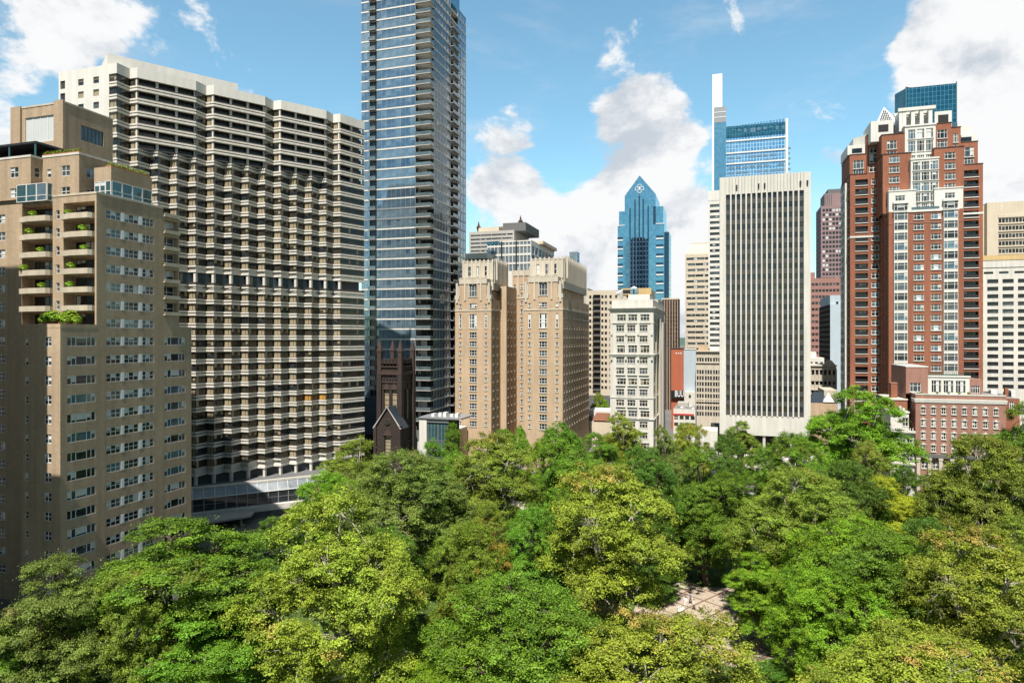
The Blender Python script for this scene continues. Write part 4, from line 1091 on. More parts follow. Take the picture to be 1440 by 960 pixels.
        t.box(a - .1, c + .1, yy - .12, Nc + 19, z1, z1 + .3, 'brown_trim')
    # left wing
    Nl = 258.0; lw, le = 44.5, 54.2; zl = H + 57.6; zl2 = H + 71.0; zp = H + 64.8
    Pl = 3.28; zz = [zl - 3.9 - Pl * i for i in range(30) if zl - 3.9 - Pl * i > 6]
    S = [(1.6, z, 4.0, 2.1, 'brick_loggia', 1.3) for z in zz] + [(6.7, z + .1, 2.4, 2.0, 'brick_double') for z in zz]
    Wl = []
    for z in zz: Wl += [(1.0, z, 2.6, 2.2, 'recess_small'), (14.5, z, 2.6, 2.2, 'recess_small')]
    wall_face(b, m, (lw, Nl), (le, Nl), 0, zl, S, W, .22)
    wall_face(b, m, (lw, Nl + 19), (lw, Nl), 0, zl, Wl, W, .3); plain_sides(m, lw, le, Nl, Nl + 19, 0, zl, W, 'SW')
    S = [(1.1, zl + .4, 3.4, 1.9, 'french'), (1.1, zl + 2.3, 3.4, 2.9, 'brick_triple')]
    wall_face(b, m, (lw - .0, Nl + 1.0), (lw + 5.3, Nl + 1.0), zl, zp, S, W, .2); plain_sides(m, lw, lw + 5.3, Nl + 1.0, Nl + 17, zl, zp, W, 'S')
    S = [(.8, zl2 - 6.2, 2.5, 2.2, 'brick_double'), (.8, zl2 - 9.6, 2.5, 3.2, 'brick_double'), (.8, zl + .6, 2.5, 2.2, 'brick_double')]
    wall_face(b, m, (lw + 5.3, Nl + .4), (le, Nl + .4), zl, zl2, S, W, .2); plain_sides(m, lw + 5.3, le, Nl + .4, Nl + 17, zl, zl2, W, 'S')
    for x0, x1, y0, z in ((lw, lw + 5.3, Nl, zl), (lw, lw + 5.3, Nl + 1, zp), (lw + 5.3, le, Nl + .4, zl2)): t.box(x0 - .12, x1 + .05, y0 - .12, Nl + 17, z, z + .3, 'brown_trim')
    t.box(lw - .1, le, Nl - .15, Nl + 19, H + 35.4, H + 36.0, T); t.box(cw + .02, ce - .02, Nc - .1, Nc + .3, H + 37.6, H + 37.9, 'rose_brick')
    # white bays up the west face of the left wing
    for u in (5.0, 10.5):
        y = MB()
        for z in zz:
            y.box(lw - .8, lw, Nl + u, Nl + u + 3.4, z - 1.1, z, T)
            b.win('bay_window', 3.4, 2.2, (lw - .75, Nl + u + 3.4, z), -math.pi / 2)
            y.face([(lw - .75, Nl + u, z), (lw, Nl + u, z), (lw, Nl + u, z + 2.2), (lw - .75, Nl + u, z + 2.2)], T)
        b.part('bay', y)
    # right wing with stacked loggias
    Nr = 250.0; rw, re = ce + 1.0, 82.0; zr = H + 56.6; zz = [zr - 4.0 - P * i for i in range(30) if zr - 4 - P * i > 8]
    wall_face(b, m, (rw, Nr), (re, Nr), 0, zr, [(.7, z, 4.2, 2.2, 'brick_loggia', 1.4) for z in zz], W, .22); plain_sides(m, rw, re, Nr, Nr + 16, 0, zr, W, 'S')
    wall_face(b, m, (rw - .2, Nr + 1), (re - 1.1, Nr + 1), zr, zr + 7.6, [(.5, zr + .5, 3.6, 2.0, 'french'), (.5, zr + 2.8, 3.6, 3.2, 'brick_triple')], W, .2); plain_sides(m, rw - .2, re - 1.1, Nr + 1, Nr + 14, zr, zr + 7.6, W, 'S')
    t.box(rw, re + .1, Nr - .1, Nr + 16, zr, zr + .3, 'brown_trim'); t.box(rw - .2, re - 1.0, Nr + .9, Nr + 14, zr + 7.6, zr + 7.9, 'brown_trim'); t.box(rw - .1, re + .15, Nr - .15, Nr + 16, H + 40.4, H + 41, T)
    for z in zz: t.box(rw + .6, rw + 5.0, Nr - .25, Nr, z - .25, z, T)
    for z in [q for q in [zl - 3.9 - Pl * i for i in range(30)] if q > 6]: t.box(lw + 1.5, lw + 5.7, Nl - .25, Nl, z - .22, z, T)
    b.part('wall', m); b.each('trim', t)
    # white open crown: pergola frame on the top
    y = MB(); ya = y4 + 3; z0, z1 = Zu + .5, Zu + 6.2; xa2, xc2 = xa - 1.0, xc + .3
    n = 4
    for i in range(n):
        x = xa2 + 1.6 + i * (xc2 - xa2 - 2.6) / (n - 1)
        for yy in (ya, ya + 5): y.box(x - .55, x + .55, yy, yy + .9, z0 - 1, z1, T)
        y.box(x - .55, x + .55, ya + .95, ya + 4.95, z1 - 1.6, z1 - .05, T)
    y.box(xa2 - .3, xc2 + .5, ya - .3, ya + 1.0, z1, z1 + 1.1, T); y.box(xa2 - .3, xc2 + .5, ya + 4.9, ya + 6.2, z1, z1 + 1.1, T)
    for i in range(3):
        x = xa2 + 2.6 + i * (xc2 - xa2 - 2.6) / 3; y.box(x, x + 2.2, ya + 2.0, ya + 2.5, z1 - .9, z1 - .1, T); y.box(x, x + 2.2, ya + 3.4, ya + 3.9, z1 - .9, z1 - .1, T)
    y.box(xa2, xa2 + 1.0, ya, ya + 6, z0 - 1, z1, T)
    y.box(xa2, xc2, ya + 7, ya + 11, z0 - 1, z1 - 2.2, 'grey_concrete')
    y.box(xc2 + .5, xc2 + 5.5, ya + 1, ya + 1.6, z0 - 1.5, z1 - .8, T); y.box(xc2 + 1.5, xc2 + 4.5, ya + .9, ya + 1.0, z0 - .8, z1 - 2.0, 'dark_void')
    # white left penthouse frame and its raking roof toward the west
    y.box(cw - 3.5, cw + 3.4, Nl - 4, Nl + 8, Zu - 3, Zu + 4.0, T); y.box(cw - 1.2, cw + 1.9, Nl - 4.1, Nl - 4.0, Zu + .2, Zu + 2.6, 'dark_void')
    y.prism([(lw + 2, Nl + 6), (cw - 3.5, Nl + 2), (cw - 3.5, Nl + 12), (lw + 2, Nl + 18)], zl2 - 6, zl2 + 1.0, T)
    y.pyramid([(lw + 2.5, Nl + 3), (lw + 8, Nl + 3), (lw + 8, Nl + 9), (lw + 2.5, Nl + 9)], zp, (lw + 5.2, Nl + 6, zp + 6), T)
    y.box(lw - .6, lw + 5.0, Nl + 1.5, Nl + 15, zp + .3, zp + 3.6, T); y.box(lw + .8, lw + 4, Nl + 1.4, Nl + 1.5, zp + .8, zp + 2.4, 'glass_dark')
    y.box(re - 5.5, re - 1.4, Nr + 2, Nr + 9, zr + 7.9, zr + 10.4, T); y.box(re - 5.6, re - 2.6, Nr + 1.9, Nr + 2.0, zr + 8.3, zr + 9.6, 'glass_dark'); y.box(re - 5.5, re - 2.4, Nr + 3, Nr + 8, zr + 10.4, zr + 13.6, T)
    b.part('crown', y)
    # french doors under the canopy at the terrace
    y = MB(); zt_ = zs[-1] - 3.4
    y.box(cw + 6.2, cw + 15.6, Nc - 1.2, Nc, zs[-1] - .75, zs[-1] - .35, 'white_metal'); b.part('awning', y)
    b.finish()

# ---------------------------------------------------------------- classical brick club building in front of it
def club():
    b = Building('club_building', 'low rose brick classical building with white cornice, keystoned sash windows and roof terrace', 'club building', (64, 222), frames=True)
    W, T = 'rose_brick', 'white_trim'; N0 = 212.0; xw, xe, ne = 53.2, 74.9, 228.0; zt = zat(556, 64, N0); L = xe - xw; P = 3.52
    m = MB(); zs = [zt - 5.3 - P * i for i in range(4)]
    S = grid(L, 8, 1.15, zs, 1.85, 'sash', 1.35, 1.75); zg = zs[-1] - 1.4
    gw = [(1.5 + i * 2.75, zg - 3.4, 1.5, 2.0, 'sash') for i in range(7)] + [(1.45 + i * 2.75, zg - 8.2, 1.6, 3.0, 'french') for i in range(7)]
    wall_face(b, m, (xw, N0), (xe, N0), zg, zt, S, W, .2); wall_face(b, m, (xw, N0), (xe, N0), 0, zg, gw, W, .25)
    wall_face(b, m, (xw, ne), (xw, N0), 0, zt, [(11.5, z, 1.1, 2.2, 'recess_small') for z in zs], W, .2)
    plain_sides(m, xw, xe, N0, ne, 0, zt, W, 'SW', 'roof_grey')
    b.part('wall', m)
    t = MB()
    t.sweep([(xw, N0 + 3), (xw, N0), (xe, N0), (xe, N0 + 3)], [(-.05, zt - 2.2), (.18, zt - 2.15), (.3, zt - 1.5), (.35, zt - 1.1), (-.05, zt - 1.05)], T)
    coping([(xw, ne), (xw, N0), (xe, N0)], zt, .35, .1, 'white_stone', t)
    for q in S:
        x = xw + q[0] + q[2] / 2; t.taper([(x - .22, N0 - .16), (x + .22, N0 - .16), (x + .22, N0), (x - .22, N0)], q[1] + 1.85, [(x - .34, N0 - .16), (x + .34, N0 - .16), (x + .34, N0), (x - .34, N0)], q[1] + 2.35, T)
        t.box(x - .75, x + .75, N0 - .1, N0, q[1] + 1.85, q[1] + 2.05, T)
    b.each('cornice', t)
    y = MB(); y.box(xw - .2, xe, N0 - .9, N0, zg - .2, zg + .75, 'dark_concrete'); b.part('ledge', y)
    for i in range(8):
        x = xw + .55 + i * 2.75; y = MB(); y.box(x - .42, x + .42, N0 - .75, N0 - .02, 0, zg - .2, 'cream_stone'); y.box(x - .55, x + .55, N0 - .85, N0 - .01, zg - .9, zg - .22, 'cream_stone'); b.part('pilaster', y)
    # roof terrace: brick block, white garden room, right-hand brick block
    a = MB(); x0, x1 = on_n(1274, 216), on_n(1305, 216); z1 = zat(516, x0, 216)
    wall_face(b, a, (x0, 216), (x1, 216), zt, z1, [(1.0, zt + .5, 2.8, 2.6, 'brick_triple')], W, .2); wall_face(b, a, (x0, 233), (x0, 216), 0, z1, [], W); plain_sides(a, x0, x1, 216, 233, zt, z1, W, 'SW'); a.box(x0 - .1, x1 + .1, 215.9, 233, z1, z1 + .3, 'white_stone'); b.part('roof_block', a)
    a = MB(); x0, x1 = on_n(1303, 217), on_n(1363.5, 217); z1 = zat(528, x0, 217); Lr = x1 - x0
    wall_face(b, a, (x0, 217), (x1, 217), zt, z1, [(1.2 + i * (Lr - 1.6) / 3, zt + .3, 2.5, z1 - zt - 1.6, 'french') for i in range(3)], 'white_trim', .2); plain_sides(a, x0, x1, 217, 226, zt, z1, 'white_trim', 'S', 'green_copper'); a.box(x0 - .2, x1 + .2, 216.8, 217.0, z1 - .35, z1 + .12, 'white_trim'); b.part('garden_room', a)
    r = MB(); r.sweep([(x0 - .2, 216.9), (x1 + .4, 216.9)], [(-.06, z1 + .95), (0, z1 + .95), (0, z1 + 1.05), (-.06, z1 + 1.05)], 'wood_green')
    for i in range(24): r.box(x0 + i * Lr / 23 - .04, x0 + i * Lr / 23 + .04, 216.88, 216.95, z1 + .1, z1 + 1.0, 'wood_green')
    b.part('railing', r)
    a = MB(); x0, x1 = on_n(1363.5, 217.5), on_n(1381, 217.5); z1 = zat(533, x0, 217.5)
    wall_face(b, a, (x0, 217.5), (x1, 217.5), zt, z1, [(.3, zt + .3, 2.2, 2.2, 'french')], W, .2); plain_sides(a, x0, x1, 217.5, 226, zt, z1, W, 'S'); b.part('roof_block', a)
    b.finish()
    # plants on the terrace
    rr = random.Random(3)
    for px in (1296, 1318, 1334, 1349, 1362, 1293):
        x = on_n(px, 213.6); leafy_pot(x, 213.6, zt, .5 + .4 * rr.random(), ['potted green shrub on the white cornice terrace of the rose brick building', 'plants on the brick building terrace'])
    # brick stack and low brick wing at its west side
    s = Building('brick_wing', 'orange brick wing with square chimney stack beside the rose brick building', 'building', (49, 219))
    x0, x1 = on_n(1255, 216), on_n(1276, 216); z1 = zat(562, x0, 216); q = MB()
    q.box(x0, x1, 216, 232, 0, z1, 'red_brick'); s.part('wall', q)
    q = MB(); q.box(x0 - .6, x1 + .1, 215.8, 232, z1, z1 + .35, 'white_stone'); s.part('coping', q)
    q = MB(); xa, xc = on_n(1253, 219), on_n(1262, 219); q.box(xa, xc, 219, 221.5, z1 + .3, zat(539, xa, 219), 'red_brick'); q.box(xa - .1, xc + .1, 218.9, 221.6, zat(539, xa, 219), zat(538, xa, 219), 'rose_brick'); s.part('chimney', q)
    # white town house
    h = Building('town_house', 'ornate white stone town house squeezed left of the rose brick building', 'town house', (50, 212), frames=True)
    x0, x1 = on_n(1252, 209), on_n(1286, 209); z1 = zat(607, x0, 209); L2 = x1 - x0; q = MB()
    wall_face(h, q, (x0, 209), (x1, 209), 0, z1, [(L2 * f, z, 1.3, 2.0, 'sash') for f in (.12, .42, .7) for z in (z1 - 3.9, z1 - 8.0, z1 - 12.2)], 'white_stone', .35); plain_sides(q, x0, x1, 209, 224, 0, z1, 'white_stone', 'S'); h.part('wall', q)
    q = MB(); wall_face(h, q, (x0 + .5, 211), (x1 - .9, 211), z1 + .5, z1 + 5.2, [(L2 * .5, z1 + 1.5, 1.5, 2.4, 'sash')], 'white_stone', .3); plain_sides(q, x0 + .5, x1 - .9, 211, 222, z1 + .5, z1 + 5.2, 'white_stone', 'S', 'roof_white'); q.box(x0 + .3, x1 - .7, 210.8, 222, z1 + 5.2, z1 + 5.6, 'white_stone'); h.part('attic', q)
    q = MB()
    for z, o in ((z1, .9), (z1 - 4.6, .5), (z1 - 9.0, .6)): q.box(x0 - .1, x1 + .1, 209 - o, 209, z, z + .5, 'white_stone'); q.box(x0 - .1, x1 + .1, 209 - o * .5, 209, z - .4, z, 'white_stone')
    for i in range(9): q.box(x0 + i * L2 / 9, x0 + i * L2 / 9 + .25, 208.3, 208.5, z1 + .5, z1 + 1.3, 'white_stone')
    q.tube([(x1 - 2.6, 213, z1 + 5.6), (x1 - 2.6, 213, z1 + 7)], [.5, .35], 'white_stone', 8); q.tube([(x1 - 1.6, 213.5, z1 + 5.6), (x1 - 1.6, 213.5, z1 + 6.4)], [.4, .4], 'white_metal', 8)
    h.part('cornice', q)
    for bb in (s, h): bb.finish()
    # brick back building with roof gear at its east side
    k = Building('brick_annex', 'small red brick annex with dark roof gear right of the rose brick building', 'building', (80, 226))
    x0, x1 = on_n(1414, 222), on_n(1434, 222); z1 = zat(560, x0, 222); q = MB()
    wall_face(k, q, (x0, 222), (x1, 222), 0, z1, [(.9, z1 - 2.9, 1.2, 2.0, 'brick_double'), (2.8, z1 - 2.9, 1.0, 2.0, 'sash')], 'red_brick', .2); plain_sides(q, x0, x1, 222, 236, 0, z1, 'red_brick', 'S', 'roof_grey'); k.part('wall', q)
    q = MB()
    for i in range(9): xx = x0 - 9 + i * 1.7; q.box(xx, xx + 1.1 + .3 * (i % 2), 229 + (i % 3), 231 + (i % 3), z1 - .5, z1 + .7 + .5 * ((i * 7) % 3), ('grey_metal', 'black_metal', 'white_metal')[i % 3])
    q.box(x0 - 11, x0 - .1, 226.2, 236, 0, z1 - .5, 'rose_brick'); q.box(x1 - 1.4, x1 - .6, 228, 229, z1, z1 + 2.6, 'red_brick'); k.part('roof_gear', q)
    k.finish()

# ---------------------------------------------------------------- towers farther off
def banded(b, x0, x1, y0, y1, z0, z1, wall, P, frac, n, st='office_strip', E=True, W=False, side=.8):
    """office block of continuous window strips"""
    zs = floors(z0 + P * .2, P, int((z1 - z0) / P)); L = x1 - x0; D = y1 - y0
    S = grid(L, n, (L - 2 * side) / n - .15, zs, P * frac, st, side)
    tower(b, x0, x1, y0, y1, z0, z1, wall, S=S, E=grid(D, max(1, n // 2), (D - 2) / max(1, n // 2) - .2, zs, P * frac, st, 1) if E else None, W=grid(D, max(1, n // 2), (D - 2) / max(1, n // 2) - .2, zs, P * frac, st, 1) if W else None)

def gable_tower():
    b = Building('gabled_tower', 'blue glass tower with pointed gable top and white cross emblem', 'skyscraper', (-15, 600))
    N0 = 560.0; X = lambda px: on_n(px, N0); Z = lambda py: zat(py, X(903), N0)
    xa, xb, xc, xd = X(868.5), X(878.5), X(922), X(934); ap = X(899.5)
    G = 'curtain_blue'; m = MB()
    ne = 600; zl, zr, zg = Z(295), Z(291), Z(274); za = Z(246.5); zm = Z(316)
    m.box(X(870), xb, N0 + 2, ne, zm, zl, G); m.box(xc, xd - 1, N0 + 2, ne, zm, zr, G)
    m.face([(xb, N0, 0), (xc, N0, 0), (xc, N0, zg), (ap, N0, za), (xb, N0, zg)], G)
    m.face([(xb, ne, 0), (xb, N0, 0), (xb, N0, zg), (xb, ne, zg)], G); m.face([(xc, N0, 0), (xc, ne, 0), (xc, ne, zg), (xc, N0, zg)], G)
    ym = N0 + 14
    m.face([(xc, N0, zg), (xc, ne, zg), (ap, ne, za), (ap, N0, za)], G); m.face([(xb, ne, zg), (xb, N0, zg), (ap, N0, za), (ap, ne, za)], G)
    m.box(xa, xb, N0 + .6, ne, 0, zm, G); m.box(xc, xd, N0 + .6, ne, 0, zm, G); m.box(xd - .2, xd + 3.2, N0 + 10, ne - 4, 0, Z(325), 'curtain_deep')
    b.part('curtain_wall', m)
    s = MB()
    for px, py in ((886, 292), (893, 280), (899, 275), (904.5, 280), (911.5, 290)): s.box(X(px) - .55, X(px) + .55, N0 - .3, N0 - .05, Z(340), Z(py), 'curtain_deep')
    s.box(X(918.5), X(922), N0 - .2, N0 - .05, Z(316), Z(291), 'curtain_deep')
    b.each('fin', s)
    s = MB(); s.box(X(885.5), X(912), N0 - .8, N0 - .31, 0, Z(336), 'curtain_navy'); s.box(X(889), X(906), N0 - .78, N0 - .31, Z(336), Z(334), 'curtain_navy')
    for px in (889, 894, 899, 904, 909): s.box(X(px) - .5, X(px) + .5, N0 - 1.1, N0 - .8, 0, Z(338), 'curtain_deep')
    b.part('centre_bay', s)
    for i in range(7):
        y = 332 + i * 12.6
        for a, c in ((868.3, 876), (922.5, 933)):
            s = MB(); s.box(X(a) - .1, X(c), N0 + .05, N0 + .58, Z(y + 5.2), Z(y + 3.4), 'white_metal'); s.box(X(a), X(c), N0 + .3, N0 + .58, Z(y + 3.4), Z(y), 'curtain_deep'); b.part('notch', s)
    s = MB(); s.box(xa, xb, N0 + .2, N0 + .58, zm, zm + .6, 'white_metal'); s.box(xc, xd, N0 + .2, N0 + .58, zm, zm + .6, 'white_metal'); b.part('ledge', s)
    # emblem: cross outline with a figure in a ring
    s = MB(); ex, ez = ap - .1, Z(265); k = 1.0; y = N0 - .25
    def bar(x0, z0, x1, z1): s.box(ex + min(x0, x1), ex + max(x0, x1), y - .15, y, ez + min(z0, z1), ez + max(z0, z1), 'sign_white')
    a, c, t = 1.2, 3.6, .3
    for sx in (-1, 1):
        bar(sx * a, a, sx * (a + t), c); bar(sx * a, -a, sx * (a + t), -c); bar(sx * a, a, sx * c, a + t); bar(sx * a, -a, sx * c, -a - t); bar(sx * c, -a - t, sx * (c - t), a + t)
    bar(-a - t, c, a + t, c - t); bar(-a - t, -c, a + t, -c + t)
    ring = [(ex + 1.25 * math.cos(q * math.pi / 8), y - .1, ez + 1.25 * math.sin(q * math.pi / 8)) for q in range(17)]
    s.tube(ring, [.16] * 17, 'sign_white', 4)
    s.tube([(ex, y - .1, ez - .2), (ex, y - .1, ez + .5)], [.4, .3], 'sign_white', 5); s.tube([(ex, y - .1, ez + .7), (ex, y - .1, ez + 1.2)], [.28, .28], 'sign_white', 6)
    for q in (-1, 1): s.tube([(ex, y - .1, ez + .4), (ex + q * 1.1, y - .1, ez + .9)], [.2, .15], 'sign_white', 4); s.tube([(ex, y - .1, ez - .2), (ex + q * .7, y - .1, ez - 1.3)], [.25, .18], 'sign_white', 4)
    b.part('emblem', s)
    b.finish()

def spire_tower():
    b = Building('spire_tower', 'tallest far skyscraper, pale blue glass with white blade spire', 'skyscraper', (40, 800))
    N0 = 780.0; X = lambda px: on_n(px, N0); Z = lambda py: zat(py, X(1050), N0)
    s = MB(); s.box(X(1021), X(1107.5), N0, N0 + 40, 0, Z(178), 'curtain_ice')
    xa, xc = X(1021), X(1107.5)
    s.face([(xa, N0 - .02, Z(178)), (xc, N0 - .02, Z(178)), (xc, N0 - .02, Z(171.5)), (xa, N0 - .02, Z(180) + 3)], 'curtain_ice')
    b.part('curtain_wall', s)
    r = random.Random(8)
    s = MB()
    s.box(xa, xc, N0 - .6, N0, Z(192), Z(176), 'curtain_crown')
    for i in range(9): x = xa + 6 + i * 6.6; s.box(x, x + 2 + 3 * r.random(), N0 - 1.0, N0 - .6, Z(188 - 6 * r.random()), Z(181), 'glass_blue_pale')
    b.part('crown_glass', s)
    for y in (196, 213, 228): s = MB(); s.box(xa, xc, N0 - .8, N0, Z(y + 2), Z(y), 'white_metal'); b.part('band', s)
    for i in range(9):
        for j in range(7):
            if r.random() < .75: x = xa + 3 + i * 7.3; b.win('louvre', 5.0 + r.random(), 2.3, (x, N0 - .2, Z(258 - j * 7.2)), 0)
    s = MB(); s.box(X(1104.5), X(1108), N0 - 1.2, N0 + 40, 0, Z(172), 'white_metal'); b.part('pier', s)
    s = MB(); w0, w1 = X(1004), X(1021); s.box(w0, w1, N0 - 8, N0 + 30, 0, Z(172), 'curtain_blue'); b.part('core', s)
    s = MB(); s.box(w0, w1, N0 - 8.2, N0 + 30, Z(172), Z(150), 'grey_metal')
    for y in (157, 164): s.box(w0 - .1, w1 + .1, N0 - 8.4, N0 - 8.2, Z(y), Z(y) - .8, 'white_metal')
    b.part('lantern', s)
    s = MB(); s.box(X(1002), X(1015.5), N0 - 7, N0 + 5, Z(175), Z(103), 'sign_white'); s.box(X(1001.5), X(1004), N0 - 8, N0 + 30, 0, Z(172), 'sign_white'); b.part('spire', s)
    b.finish()

def crown_tower():
    b = Building('glass_crown_tower', 'far teal glass skyscraper showing its boxy crown above the red brick tower', 'skyscraper', (250, 690))
    N0 = 650.0; X = lambda px: on_n(px, N0); Z = lambda py: zat(py, X(1305), N0)
    s = MB(); s.prism([(X(1274), N0), (X(1345), N0), (X(1347), N0 + 40), (X(1264) + 12, N0 + 40), (X(1264), N0 + 14)], 0, Z(121), 'curtain_crown')
    for px in (1274, 1345): s.box(X(px) - .35, X(px) + .35, N0 - .4, N0 + .4, 0, Z(119), 'teal_metal')
    b.part('curtain_wall', s)
    s = MB(); s.box(X(1334), X(1346), N0 - .6, N0 - .01, Z(190), Z(176), 'glass_sky'); b.part('corner_glass', s)
    s = MB(); s.tube([(X(1284), N0 + 6, Z(121)), (X(1284), N0 + 6, Z(121) + 2.0)], [.7, .7], 'black_metal'); s.tube([(X(1289), N0 + 6, Z(121) + .5), (X(1276), N0 + 6, Z(116.5))], [.6, .4], 'black_metal'); b.part('crane_arm', s)
    b.finish()
    b = Building('pyramid_tower', 'far granite tower topped by a white lattice pyramid', 'skyscraper', (190, 610))
    N0 = 590.0; X = lambda px: on_n(px, N0); Z = lambda py: zat(py, X(1250), N0)
    s = MB(); s.box(X(1232), X(1272), N0, N0 + 28, 0, Z(172), 'grey_concrete'); b.part('wall', s)
    cxp = X(1250.5); yc = N0 + 13
    w = X(1264) - X(1237); s = MB(); tip = (cxp - 1, yc, Z(143)); q = [(cxp - w * .62, yc - w * .6), (cxp + w * .62, yc - w * .6), (cxp + w * .62, yc + w * .6), (cxp - w * .62, yc + w * .6)]
    s.pyramid(q, Z(172), tip, 'sign_white'); b.part('roof', s)
    s = MB()
    for r_ in range(5):
        f = .25 + r_ * .13
        for i in range(r_ + 2):
            if r_ == 0 and i > 0: pass
            u = (i + .5) / (r_ + 2) * 2 - 1
            zc = tip[2] + (Z(172) - tip[2]) * f; yy = tip[1] + (yc - w * .6 - tip[1]) * f - .25; xx = tip[0] + u * .75 * w * .62 * f
            s.face([(xx - .9, yy - .3, zc), (xx, yy - .7, zc - 1.2), (xx + .9, yy - .3, zc), (xx, yy - .1, zc + 1.2)], 'dark_concrete')
    b.part('lattice', s)
    b.finish()

def far_blocks():
    # finial-topped grey block
    N0 = 330.0; X = lambda px: on_n(px, N0)
    b = Building('office_block', 'grey banded office block with dark crown finials behind the twin brick house', 'office block', (-90, 350)); Z = lambda py: zat(py, X(690), N0)
    x0, x1, ne = X(660), X(723), N0 + 28
    banded(b, x0, x1, N0, ne, Z(420), Z(325), 'grey_concrete', 2.05, .42, 4, E=False)
    m = MB(); m.box(x0 + 4, x1 - 1, N0 + 3, ne, Z(325), Z(318), 'beige_concrete'); m.box(x1 - 6.5, x1 + 6, N0 + 1, ne, Z(326), Z(314.5), 'dark_concrete'); m.box(X(699), X(715.5), N0 + 2.7, N0 + 3, Z(322), Z(318.5), 'dark_void')
    for i in range(6): m.box(X(699) + i * 1.1, X(699.7) + i * 1.1, N0 + 2.6, N0 + 2.7, Z(322), Z(318), 'beige_concrete')
    b.part('attic', m)
    for px, py, w in ((669.5, 312.5, 1.4), (729, 307.5, 1.5)):
        s = MB(); x = X(px); y = N0 + 4; z = Z(py); s.tube([(x, y, Z(324)), (x, y, z - 1.6), (x, y, z - .9), (x, y, z + 1.6)], [w * .5, w * 1.0, w * .5, .08], 'brown_trim', 6); b.part('finial', s)
    b.finish()
    # glass office with dark piers, in front of it
    N1 = 290.0; X1 = lambda px: on_n(px, N1); Z1 = lambda py: zat(py, X1(720), N1)
    b = Building('glass_office', 'dark glass office with white grid front rising behind the twin brick house', 'office block', (-75, 310))
    x0, x1 = X1(685), X1(747); ne = N1 + 44; L = x1 - x0
    zs = [Z1(344.5), Z1(356.5), Z1(369), Z1(381)]
    S = []
    for j, z in enumerate(zs): S += [(.25 + i * (L - .3) / 12, z, (L - .3) / 12 - .3, Z1(344.5) - Z1(348.8) + (1.7 if j else 0), 'louvre' if i > 2 else 'tower_short') for i in range(12)]
    tower(b, x0, x1, N1, ne, 20, Z1(338.5), 'white_trim', S=S, E=grid(ne - N1, 7, 4.9, zs, 3.4, 'office_strip'))
    s = MB()
    for i in (3.95, 7.95): s.box(x0 + i * L / 12 - .15, x0 + i * L / 12 + .4, N1 - .3, N1, 20, Z1(339), 'black_metal')
    s.box(x0 - .1, x0 + L * .29, N1 - .12, N1 - .01, Z1(342.5), Z1(338.5), 'curtain_crown'); b.part('pier', s)
    s = MB(); s.box(x0 + 12, x1 + 2, N1 + 14, ne - 2, Z1(338.5), Z1(334), 'beige_concrete'); s.box(x1 - 3, x1 + .2, N1 + 33, ne, Z1(338.5), Z1(334), 'dark_concrete'); s.box(X1(762) , X1(775), ne + 14, ne + 20, 20, Z1(346) + 4, 'curtain_lower'); b.part('plant_room', s)
    b.finish()
    # white flat roof left of it
    b = Building('low_block', 'plain white flat-roofed block end behind the left brick pavilion', 'building', (-92, 285))
    s = MB(); s.box(on_n(655, 280), on_n(685, 280), 280, 300, 20, zat(356, on_n(670, 280), 280), 'white_panel'); b.part('wall', s)
    s = MB(); s.box(on_n(654, 278), on_n(686, 278), 278, 300, zat(366, on_n(670, 278), 278), zat(364, on_n(670, 278), 278), 'black_metal'); b.part('canopy', s); b.finish()
    # beige balconied slab
    N2 = 300.0; X2 = lambda px: on_n(px, N2); Z2 = lambda py: zat(py, X2(860), N2)
    b = Building('apartment_slab', 'wide beige apartment slab with dark balcony stack behind the white stone building', 'apartment building', (-30, 310))
    x0, x1 = X2(824), X2(916); L = x1 - x0; P = 2.75; zs = floors(Z2(548), P, 16)
    bx = X2(834) - x0
    S = [(bx, z, 3.4, 2.0, None, 1.2) for z in zs]
    for px in (828.5, 845.5, 850.5, 857, 865, 873, 881, 889, 897, 905): S += [(X2(px) - x0, z + .3, 1.0, 1.4, 'grid_punch') for z in zs]
    m = MB(); tower(b, x0, x1, N2, N2 + 18, Z2(556), Z2(408), 'beige_concrete', S=S, mb=m); m.box(x0 - 1, x0 + 11, N2 - 1, N2 + 18, 0, Z2(556), 'dark_concrete')
    m.box(X2(874), x1, N2 - .3, N2, Z2(415), Z2(406), 'ochre_concrete'); m.box(X2(876), X2(898), N2 - .4, N2 - .31, Z2(413), Z2(408), 'dark_void'); m.box(x0 - 3, x0, N2 + 4, N2 + 18, 0, Z2(403), 'grey_concrete'); b.part('wall', m)
    for z in zs: s = MB(); s.box(x0 + bx - .1, x0 + bx + 3.5, N2 - 1.0, N2 + .1, z - .1, z + .15, 'grey_concrete'); s.box(x0 + bx - .1, x0 + bx + 3.5, N2 - 1.0, N2 - .9, z + .1, z + 1.0, 'black_metal'); b.part('balcony', s)
    b.finish()
    # brown gridded tower
    N3 = 420.0; X3 = lambda px: on_n(px, N3); Z3 = lambda py: zat(py, X3(945), N3)
    b = Building('gridded_tower', 'narrow brown gridded tower right of the white stone building', 'office block', (-20, 430)); x0, x1 = X3(930), X3(953.5)
    tower(b, x0, x1, N3, N3 + 20, 0, Z3(421), 'brown_trim', S=grid(x1 - x0, 7, .95, floors(Z3(488), 2.55, 11), 1.3, 'grid_punch', .4)); s = MB(); s.box(x0, x1 + .1, N3 - .1, N3 + 20, Z3(421), Z3(419), 'beige_concrete')
    for i in range(7): s.box(x0 + .1 + i * (x1 - x0 - .5) / 6, x0 + .45 + i * (x1 - x0 - .5) / 6, N3 - .3, N3 - .01, 0, Z3(422), 'tan_brick')
    b.part('trim', s); b.finish()
